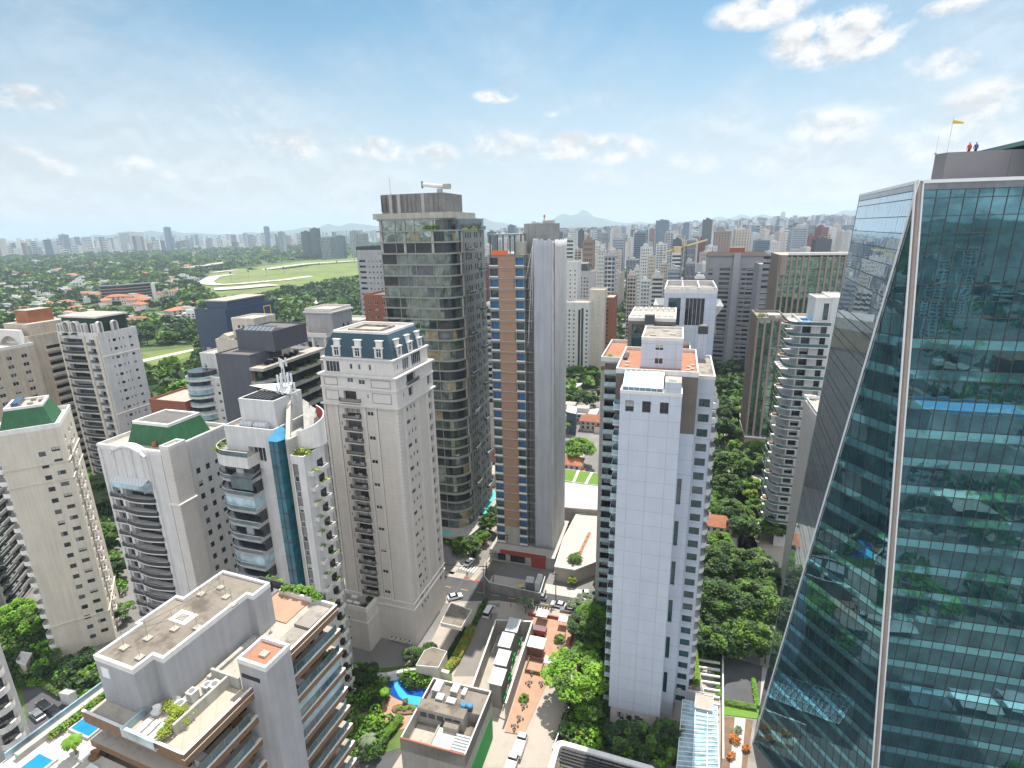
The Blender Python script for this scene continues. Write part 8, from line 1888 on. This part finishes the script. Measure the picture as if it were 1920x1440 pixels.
car('car','car_white',880,1053,62,'white car stopped at the mouth of the side street');car('car','car_black',893,1036,62,'black car parked behind the white one on the side street');car('car','car_red',903,1018,62,'dark red car farther up the side street');car('car','car_black',914,1000,62,'black car farthest up the side street before the site hoarding')
car('car','car_white',853,1118,20,'white car half hidden at the round flowerbed beside the entrance canopy');car('truck','car_white',975,1398,72,'old white flatbed truck in the lane at the end of the deck');car('truck','car_white',958,1437,72,'second white truck cut off by the lower frame edge')
car('car','car_black',82,1322,150,'black car in the small shaded car park below the roof terrace');car('car','car_silver',70,1340,150,'grey car beside the black one in the shaded car park');car('car','car_black',100,1332,150,'dark car under the roof terrace edge in the shaded car park')
car('car','car_silver',1065,1142,165,'grey striped car just below the white car with the sunroof')
for k,(px,py,h_,c_) in enumerate(((1404,1018,70,'car_black'),(1398,1000,70,'car_silver'),(1436,1055,66,'car_white'),(1397,888,70,'car_white'),(1375,800,68,'car_black'),(1378,770,68,'car_silver'))):car('car',c_,px,py,h_,('black car under the flat-topped bright trees','silver car behind the black car on the pale street','white car by the mirrored side of the glass tower','white car under trees in the middle of the corridor','black car on the narrow sunny street','silver car farther up the narrow sunny street')[k])
rr=random.Random(71);base=None;shift=['leading','second','third','middle','fifth','sixth','last']
for i in range(46):
 f=rr.random();px=215+175*f;py=np.interp(px,[150,215,300,400],[578,583,597,618])+rr.choice((-3.2,-1.6,1.2,3));p=at(px,py,.6);cc=rr.choice(('car_white','car_silver','car_black','car_white'))
 if base is None:base={c:MB().box(-2.4,-1,.3,2.4,1,1.0,c).box(-1.6,-.9,1.0,1.3,.9,1.6,'win_dark',top=c).mesh('motorway_car') for c in('car_white','car_silver','car_black')}
 o=tag(link(bpy.data.objects.new('motorway_car',base[cc]),None,(p.x,p.y,.62),R(-52)),f"tiny {cc[4:]} car on the motorway by the park, {'near' if py > 600 else 'far'} end",'car',f"{cc[4:]} cars on the motorway, {'near' if py > 600 else 'far'} end");o.scale=(1.3,1.3,1.3)
for k in range(9):
 p=at(992+k*5.2,1136+k*.9,.5);t=thing('motorbike',f"parked motorbike at the kerb by the deck, {'first second third fourth fifth sixth seventh eighth ninth'.split()[k]} from the left",'motorbike',(p.x,p.y,.15),R(70+k%3*6),'row of parked motorbikes')
 MB().tube((-.55,0,.75),(.5,0,.8),.16,'black',6).box(-.3,-.15,.35,.3,.15,.7,'steel_dark').tube((.5,0,.3),(.42,0,1.05),.05,'steel_grey',5).tube((.4,-.35,1.05),(.4,.35,1.05),.03,'steel_grey',4).build('body',t)
 for xx in(-.65,.65):
  wv=MB();n=10
  for yy in(-.06,.06):wv.v+=[(xx+.3*math.cos(2*math.pi*q/n),yy,.3+.3*math.sin(2*math.pi*q/n)) for q in range(n)]
  for q in range(n):j=(q+1)%n;wv.f.append((q,j,n+j,n+q));wv.m.append('tyre')
  wv.f+=[tuple(range(n)),tuple(range(n,2*n))];wv.m+=['tyre','steel_grey'];wv.build('wheel',t)
for(px,py,a,c,lab) in((876,1077,'cloth_dark','cloth_dark','person in dark clothes on the zebra crossing'),(993,1106,'cloth_dark','cloth_blue','person standing on the shaded pavement, left of two'),(999,1105,'car_black','cloth_dark','person standing on the shaded pavement, right of two'),(958,1135,'paint_red','cloth_dark','person in red at the kerb beside the street tree'),(1023,1111,'cloth_blue','cloth_dark','person at the edge of shade by the silver hatchback'),(921,1155,'cloth_dark','cloth_dark','person in dark clothes beside the white van'),(1021,1195,'cloth_blue','cloth_dark','person standing on the deck right of the kiosk'),(1060,1192,'fabric_white','cloth_dark','person in white at the right-hand deck rail')):
 p=at(px,py,.9);human(thing('person',lab,'person',(p.x,p.y,.15),px%3),a,c,1)
p=at(975,1098,2);t=thing('street_stall','beige umbrella stall on the shaded pavement in front of the unfinished tower','stall',(p.x,p.y,.14));MB().cyl(0,0,1.4,2.1,2.5,'paint_crane',8,.1).build('umbrella',t);MB().tube((0,0,0),(0,0,2.2),.04,'steel_grey',5).build('pole',t);MB().box(-1,-.5,0,1,.4,.9,'wood_fascia').build('counter',t)
poles=[]
for(px,py,h,lab) in((908,1118,11,'utility pole at the corner of the cross street and the ramp'),(1042,1128,10,'utility pole on the pavement beside the white car'),(925,1092,11,'utility pole at the corner of the site hoarding'),(936,1015,11,'utility pole beside the foot of the unfinished tower'),(952,1040,8,'slim post in front of the unfinished tower')):
 p=at(px,py,0);t=thing('utility_pole',lab,'utility pole',(p.x,p.y,0));MB().tube((0,0,0),(0,0,h),.17,'concrete_dark',8,.11).build('pole',t);MB().box(-1.0,-.06,h-.9,1.0,.06,h-.75,'steel_dark').box(-.7,-.06,h-1.9,.7,.06,h-1.78,'steel_dark').build('crossarm',t);poles.append((p,h))
def wires(a,c,lab):
 (p,h),(q,g_)=a,c;mb=MB()
 for off_ in(-.8,0,.8):
  prev=None
  for k in range(11):
   f=k/10;z=(h-.7)*(1-f)+(g_-.7)*f-1.2*4*f*(1-f);v=(p.x+(q.x-p.x)*f+off_,p.y+(q.y-p.y)*f,z)
   if prev:mb.tube(prev,v,.03,'black',3)
   prev=v
 tag(mb.build('overhead_wires',None),lab,'cable')
wires(poles[0],poles[2],'wires between the ramp-corner pole and the hoarding-corner pole');wires(poles[2],poles[3],'wires running up the side street beside the unfinished tower');wires(poles[2],poles[1],'wires along the cross street to the pole by the white car')
wires(poles[0],(at(790,1100,0),11),'wires from the ramp-corner pole to behind the beige tower')
P=[at(*q,3.2) for q in((912,1052),(908,1080),(918,1092),(1012,1112),(1022,1080))];mb=MB()
for a,c in zip(P,P[1:]):d=(c-a).normalized();n=Vector((-d.y,d.x,0))*.1;mb.prism([(a.x-n.x,a.y-n.y),(c.x-n.x,c.y-n.y),(c.x+n.x,c.y+n.y),(a.x+n.x,a.y+n.y)],0,3.2,'concrete_dark',top='steel_white')
tag(mb.build('site_hoarding',None),'dark hoarding round the foot of the unfinished tower','hoarding')
slabthing('site_cabin','white site cabin inside the hoarding, right one','cabin',[(1003,1092),(1012,1094),(1018,1078),(1009,1076)],4.5,3,'ac_white','ac_white');slabthing('site_cabin','grey-blue site cabin left of the white cabin','cabin',[(985,1090),(1000,1092),(1002,1083),(988,1081)],4.2,3,'steel_grey','metal_roof')
slabthing('low_building','low building with wide white roof right of the netted tower','building',[(1040,1062),(1078,1068),(1120,1052),(1124,958),(1080,965),(1056,1010)],5.0,5.0,'paving','paving_white')
slabthing('low_building','low building covered by the big pale tarpaulin','building',[(1045,950),(1124,956),(1124,913),(1045,903)],7.0,7.0,'paving','tarp')
slabthing('low_building','low building with bright grass roof strips','building',[(1045,900),(1124,911),(1124,888),(1045,878)],7.0,7.0,'paving','lawn')
for(a,c,w_) in(((1075,905),(1085,882),'left'),((1098,908),(1110,886),'right')):
 a,c=at(*a,7.1),at(*c,7.1);d=(c-a).normalized();n=Vector((-d.y,d.x,0))*.5;tag(MB().prism([(a.x-n.x,a.y-n.y),(c.x-n.x,c.y-n.y),(c.x+n.x,c.y+n.y),(a.x+n.x,a.y+n.y)],6.9,7.25,'parapet_white').build('roof_kerb',None),f'white kerb crossing the grass roof, {w_} one','kerb')
P=[at(*q,5.1) for q in((1086,1040),(1112,985))];d=(P[1]-P[0])/6
for k in range(5):q=P[0]+d*k;tag(MB().box(-.5,-1.4,0,.5,1.4,.14,'terrace_tile').build('roof_panel',None,(q.x,q.y,5.02),R(-22)),f"brown roof panel on the wide white roof, {'first second third fourth fifth'.split()[k]} from the palm",'roof panel','brown panels on the white roof')
slabthing('tent_canopy','white peaked tent roof among the trees behind the netted tower','canopy',[(1052,737),(1088,722),(1102,708),(1088,704),(1052,722)],6,1.0,'fabric_white','fabric_white')
slabthing('dark_house','dark blue-grey box building beside the palm between the towers','building',[(1062,772),(1080,776),(1082,762),(1064,760)],12,12,'blue_clad','parapet_white')
P=[at(*q,4.0) for q in((888,965),(912,968),(935,915),(910,918))]
t=thing('pool_terrace','raised terrace with long turquoise pool at the foot of the tallest tower','terrace',(0,0,0));MB().prism([(p.x,p.y) for p in P],0,4.0,'concrete_dark',top='terrace_tile').build('base',t)
P=[at(*q,4.2) for q in((903,963),(912,964),(934,920),(922,919))];MB().prism([(p.x,p.y) for p in P],4.0,4.25,'paving_white',top='pool_turq').build('pool',t)
for k in range(5):
 p=at(893+k*4.2,942-k*6.5,4.2);t=thing('sun_lounger',f"white lounger on the red pool deck, {'nearest,second,middle,fourth,farthest'.split(',')[k]} one",'sun lounger',(p.x,p.y,4.05),R(-30),'loungers by the turquoise pool');MB().box(0,0,.2,.7,2,.3,'fabric_white').build('mattress',t);MB().box(.05,.1,0,.65,.2,.2,'steel_white').build('frame',t)
c0=at(1043,1383,13);b=Bld('low_building','building with white rounded roof rim and black louvred pergola at the bottom edge',c0.x,c0.y-.2,-19,'building')
out=[(0,-16),(0,-1.2),(.35,-.4),(1.2,0),(17.5,0),(19.3,-1.2),(20,-3),(20,-16)];inn=[(1.0,-16),(1.0,-1.6),(1.3,-1.1),(1.8,-.9),(17,-.9),(18.3,-1.8),(19,-3.2),(19,-16)]
mb=MB()
for a,c,e,f in zip(out,out[1:],inn[1:],inn):mb.poly([(*a,11.4),(*a,13.0),(*c,13.0),(*c,11.4)],'parapet_white');mb.poly([(*a,13.0),(*f,13.0),(*e,13.0),(*c,13.0)],'parapet_white');mb.poly([(*f,11.4),(*e,11.4),(*e,13.0),(*f,13.0)],'parapet_white')
b.part(mb,'roof_rim');b.part(MB().prism([(x*.96+.4,y-.4) for x,y in out][::-1],0,11.4,'shop_wall',top='roof_dark'),'wall')
for k in range(5):b.part(MB().box(1.4,-1.5-k*.62,12.6,18.4,-1.25-k*.62,12.8,'black'),'louvre')
for k in range(8):b.part(MB().box(1.6+k*2.3,-4.2,12.45,1.75+k*2.3,-1.1,12.6,'black'),'rafter')
b.part(MB().box(4.5,-15,11.42,18.5,-5.2,12.2,'parapet_white',top='roof_pale'),'raised_roof');mb=MB();bush(mb,[(1.9,-5.6,12),(2.2,-6.8,12),(1.8,-4.9,11.9)],.7,80,'leaf_yellow',.22,3);b.part(mb,'roof_plant');b.finish()
a,c=at(1088,1285,0),at(1036,1420,0);d=(c-a).normalized();n=Vector((-d.y,d.x,0))*.1
tag(MB().prism([(a.x-n.x,a.y-n.y),(c.x-n.x,c.y-n.y),(c.x+n.x,c.y+n.y),(a.x+n.x,a.y+n.y)][::-1],0,2.4,'steel_grey').build('lane_fence',None),'grey metal fence between the lane and the playground garden','fence')
p=at(1088,1362,.5);t=thing('playground_slide','blue plastic playground slide under the trees','slide',(p.x,p.y,.1));MB().tube((-1.6,0,.2),(.2,0,1.6),.28,'blue_plastic',6).tube((.4,0,1.6),(1.6,-.8,.3),.25,'blue_plastic',6).build('slide',t);MB().box(-.1,-.5,0,.5,.5,1.5,'blue_plastic').box(0,-.3,1.5,.4,.3,2.2,'paint_red').build('platform',t)
a,c=at(1352,1195,0),at(1352,1445,0)
tag(MB().prism([(a.x,a.y),(a.x+.35,a.y),(c.x+.35,c.y),(c.x,c.y)],0,3.2,'parapet_white').build('boundary_wall',None),'long straight white boundary wall right of the pergola','wall')
for k in range(7):
 l,r_=at(1308-k*.6,1236+k*13,3.4),at(1350,1243+k*13,3.4);d=(r_-l).normalized();n=Vector((-d.y,d.x,0))*.22
 tag(MB().prism([(l.x-n.x,l.y-n.y),(r_.x-n.x,r_.y-n.y),(r_.x+n.x,r_.y+n.y),(l.x+n.x,l.y+n.y)],3.1,3.5,'parapet_white',bottom=True).build('pergola_beam',None),f"pale concrete beam over the garden passage, {'farthest,second,third,fourth,fifth,sixth,nearest'.split(',')[k]} one",'beam','pergola beams')
slabthing('terrace_block','small railed terrace block at the right foot of the slab tower','terrace',[(1270,1290),(1320,1300),(1312,1262),(1280,1255)],4.0,4.0,'slab_wall','roof_grey')
slabthing('roof_box','grey louvred box at the head of the long glass roof','roof box',[(1302,1326),(1336,1333),(1338,1306),(1305,1300)],6.0,2.5,'concrete_dark','roof_pale')
A=[at(*q,5.5) for q in((1280,1312),(1345,1325),(1348,1450),(1268,1445))]
t=thing('glass_roof','long sloping ribbed glass roof beside the slab tower','glass roof',(0,0,0));MB().poly([(p.x,p.y,5.5-.8*i//2) for i,p in enumerate(A)][::-1],'rail_glass_pale').build('glazing',t)
mb=MB()
for k in range(17):
 f=k/16;l,r_=A[0].lerp(A[3],f),A[1].lerp(A[2],f);mb.tube((l.x,l.y,5.55),(r_.x,r_.y,5.55),.07,'steel_white',4)
for f in(0,.38,.72,1):l,r_=A[0].lerp(A[1],f),A[3].lerp(A[2],f);mb.tube((l.x,l.y,5.6),(r_.x,r_.y,5.6),.09,'steel_white',4)
mb.build('glazing_bars',t);MB().prism([(p.x,p.y) for p in A][::-1],0,4.2,'concrete',top='roof_pale').build('wall',t)
rr=random.Random(15)
for k,(px,py) in enumerate(((1372,1385),(1378,1392),(1368,1420),(1396,1405),(1380,1372))):
 p=at(px,py,.4);tag(bush(MB(),[(0,0,.3),(.7,.3,.3)],.7,60,('leaf_orange','leaf_orange','leaf_orange','leaf_orange','leaf_grey')[k],.3,k).build('shrub',None,p),('orange-red flowering shrub in the earth bed, uppermost','orange-red flowering shrub touching the uppermost one','orange-red shrub at the bottom of the earth bed','orange-red shrub against the glass tower foot','pale shrub at the head of the earth bed')[k],'shrub')
p=at(1430,905,3);slabthing('pavilion','low white-roofed pavilion in the green corridor','pavilion',[(1408,905),(1448,900),(1446,888),(1410,892)],5,4,'far_brown','roof_pale')
# what the glass tower mirrors: the blocks behind the viewpoint
rr=random.Random(90)
lab={(90,-150):'cream',(10,-190):'grey',(150,-210):'white',(240,-130):'brown',(60,-300):'white',(190,-340):'grey',(290,-260):'beige',(120,-460):'white',(250,-480):'dark',(360,-420):'grey',(20,-430):'cream',(170,-640):'white',(320,-650):'beige',(430,-560):'white'}
for i,((x,y),c_) in enumerate(lab.items()):
 if i==0:continue
 ctow({'cream':'creambalc','grey':'greybalc','white':'whitebalc','brown':'brownpunch','beige':'beigepunch','dark':'darkfins'}[c_],x,y,rr.uniform(48,82),f'{c_} tower behind the viewpoint, mirrored in the glass tower',rr.uniform(16,26),group=f'{c_} towers mirrored in the glass tower')
b=Bld('sports_hall','low hall with bright blue roof deck behind the viewpoint, mirrored in the glass tower',84,-205,-17,'hall')
b.part(MB().box(0,0,0,46,26,12,'white_wall',top='blue_cover'),'wall');b.ring((0,0,46,26),12,.6,.6,'parapet_white');b.finish()
for k,(x,y) in enumerate(((70,18),(79,14),(88,10),(66,-6),(96,-2))):
 t=thing('tent_canopy',f"white tent canopy mirrored low in the glass tower, {'first second third fourth fifth'.split()[k]} from the ridge",'canopy',(x,y,0),R(-17),'tent canopies');MB().poly([(-4,-3,3.2),(4,-3,3.2),(4,3,3.2),(-4,3,3.2)],'fabric_white').poly([(-4,-3,3.22),(4,-3,3.22),(0,0,5)],'fabric_white').poly([(4,-3,3.22),(4,3,3.22),(0,0,5)],'fabric_white').poly([(4,3,3.22),(-4,3,3.22),(0,0,5)],'fabric_white').poly([(-4,3,3.22),(-4,-3,3.22),(0,0,5)],'fabric_white').build('canopy',t);MB().tube((-3.8,-2.8,0),(-3.8,-2.8,3.2),.08,'steel_white',5).build('pole',t);MB().tube((3.8,-2.8,0),(3.8,-2.8,3.2),.08,'steel_white',5).build('pole',t)
pts=[]
for _ in range(420):
 x,y=rr.uniform(-20,420),rr.uniform(-900,40)
 if abs(x-46)<10 or abs(x-180)<9 or(x<44 and y>-40):continue
 pts.append((x,y,rr.uniform(.9,1.6)))
mass('greenery',pts,17,nq=60,q=1.7,mats=('leaf_mid','leaf_dark','leaf_bright'))
g=random.Random(33);mb=MB()
for _ in range(150):
 x,y=g.uniform(-60,520),g.uniform(-1100,-70)
 if clear(x,y,8) and not(70<x<140 and -225<y<-165) and abs(x-46)>14 and abs(x-180)>14:blk(x,y,g.uniform(10,24),g.uniform(10,22),g.uniform(5,22),g.choice(['far_white','far_beige','roof_pale','far_grey','terracotta']),R(-17))
tag(mb.build('low_city_blocks',None),kind='stuff')
# air
HZ=bpy.data.materials.new('haze');HZ.use_nodes=True;nt=HZ.node_tree;nt.nodes.clear()
vo=nt.nodes.new('ShaderNodeVolumePrincipled');mo=nt.nodes.new('ShaderNodeOutputMaterial');nt.links.new(vo.outputs[0],mo.inputs['Volume'])
vo.inputs['Color'].default_value=(.70,.85,1.0,1);vo.inputs['Density'].default_value=1.05e-4;vo.inputs['Anisotropy'].default_value=.35
MATS['haze']=HZ
hz=MB().box(-16000,-1500,-12,16000,15500,380,'haze').build('haze');tag(hz,kind='stuff')
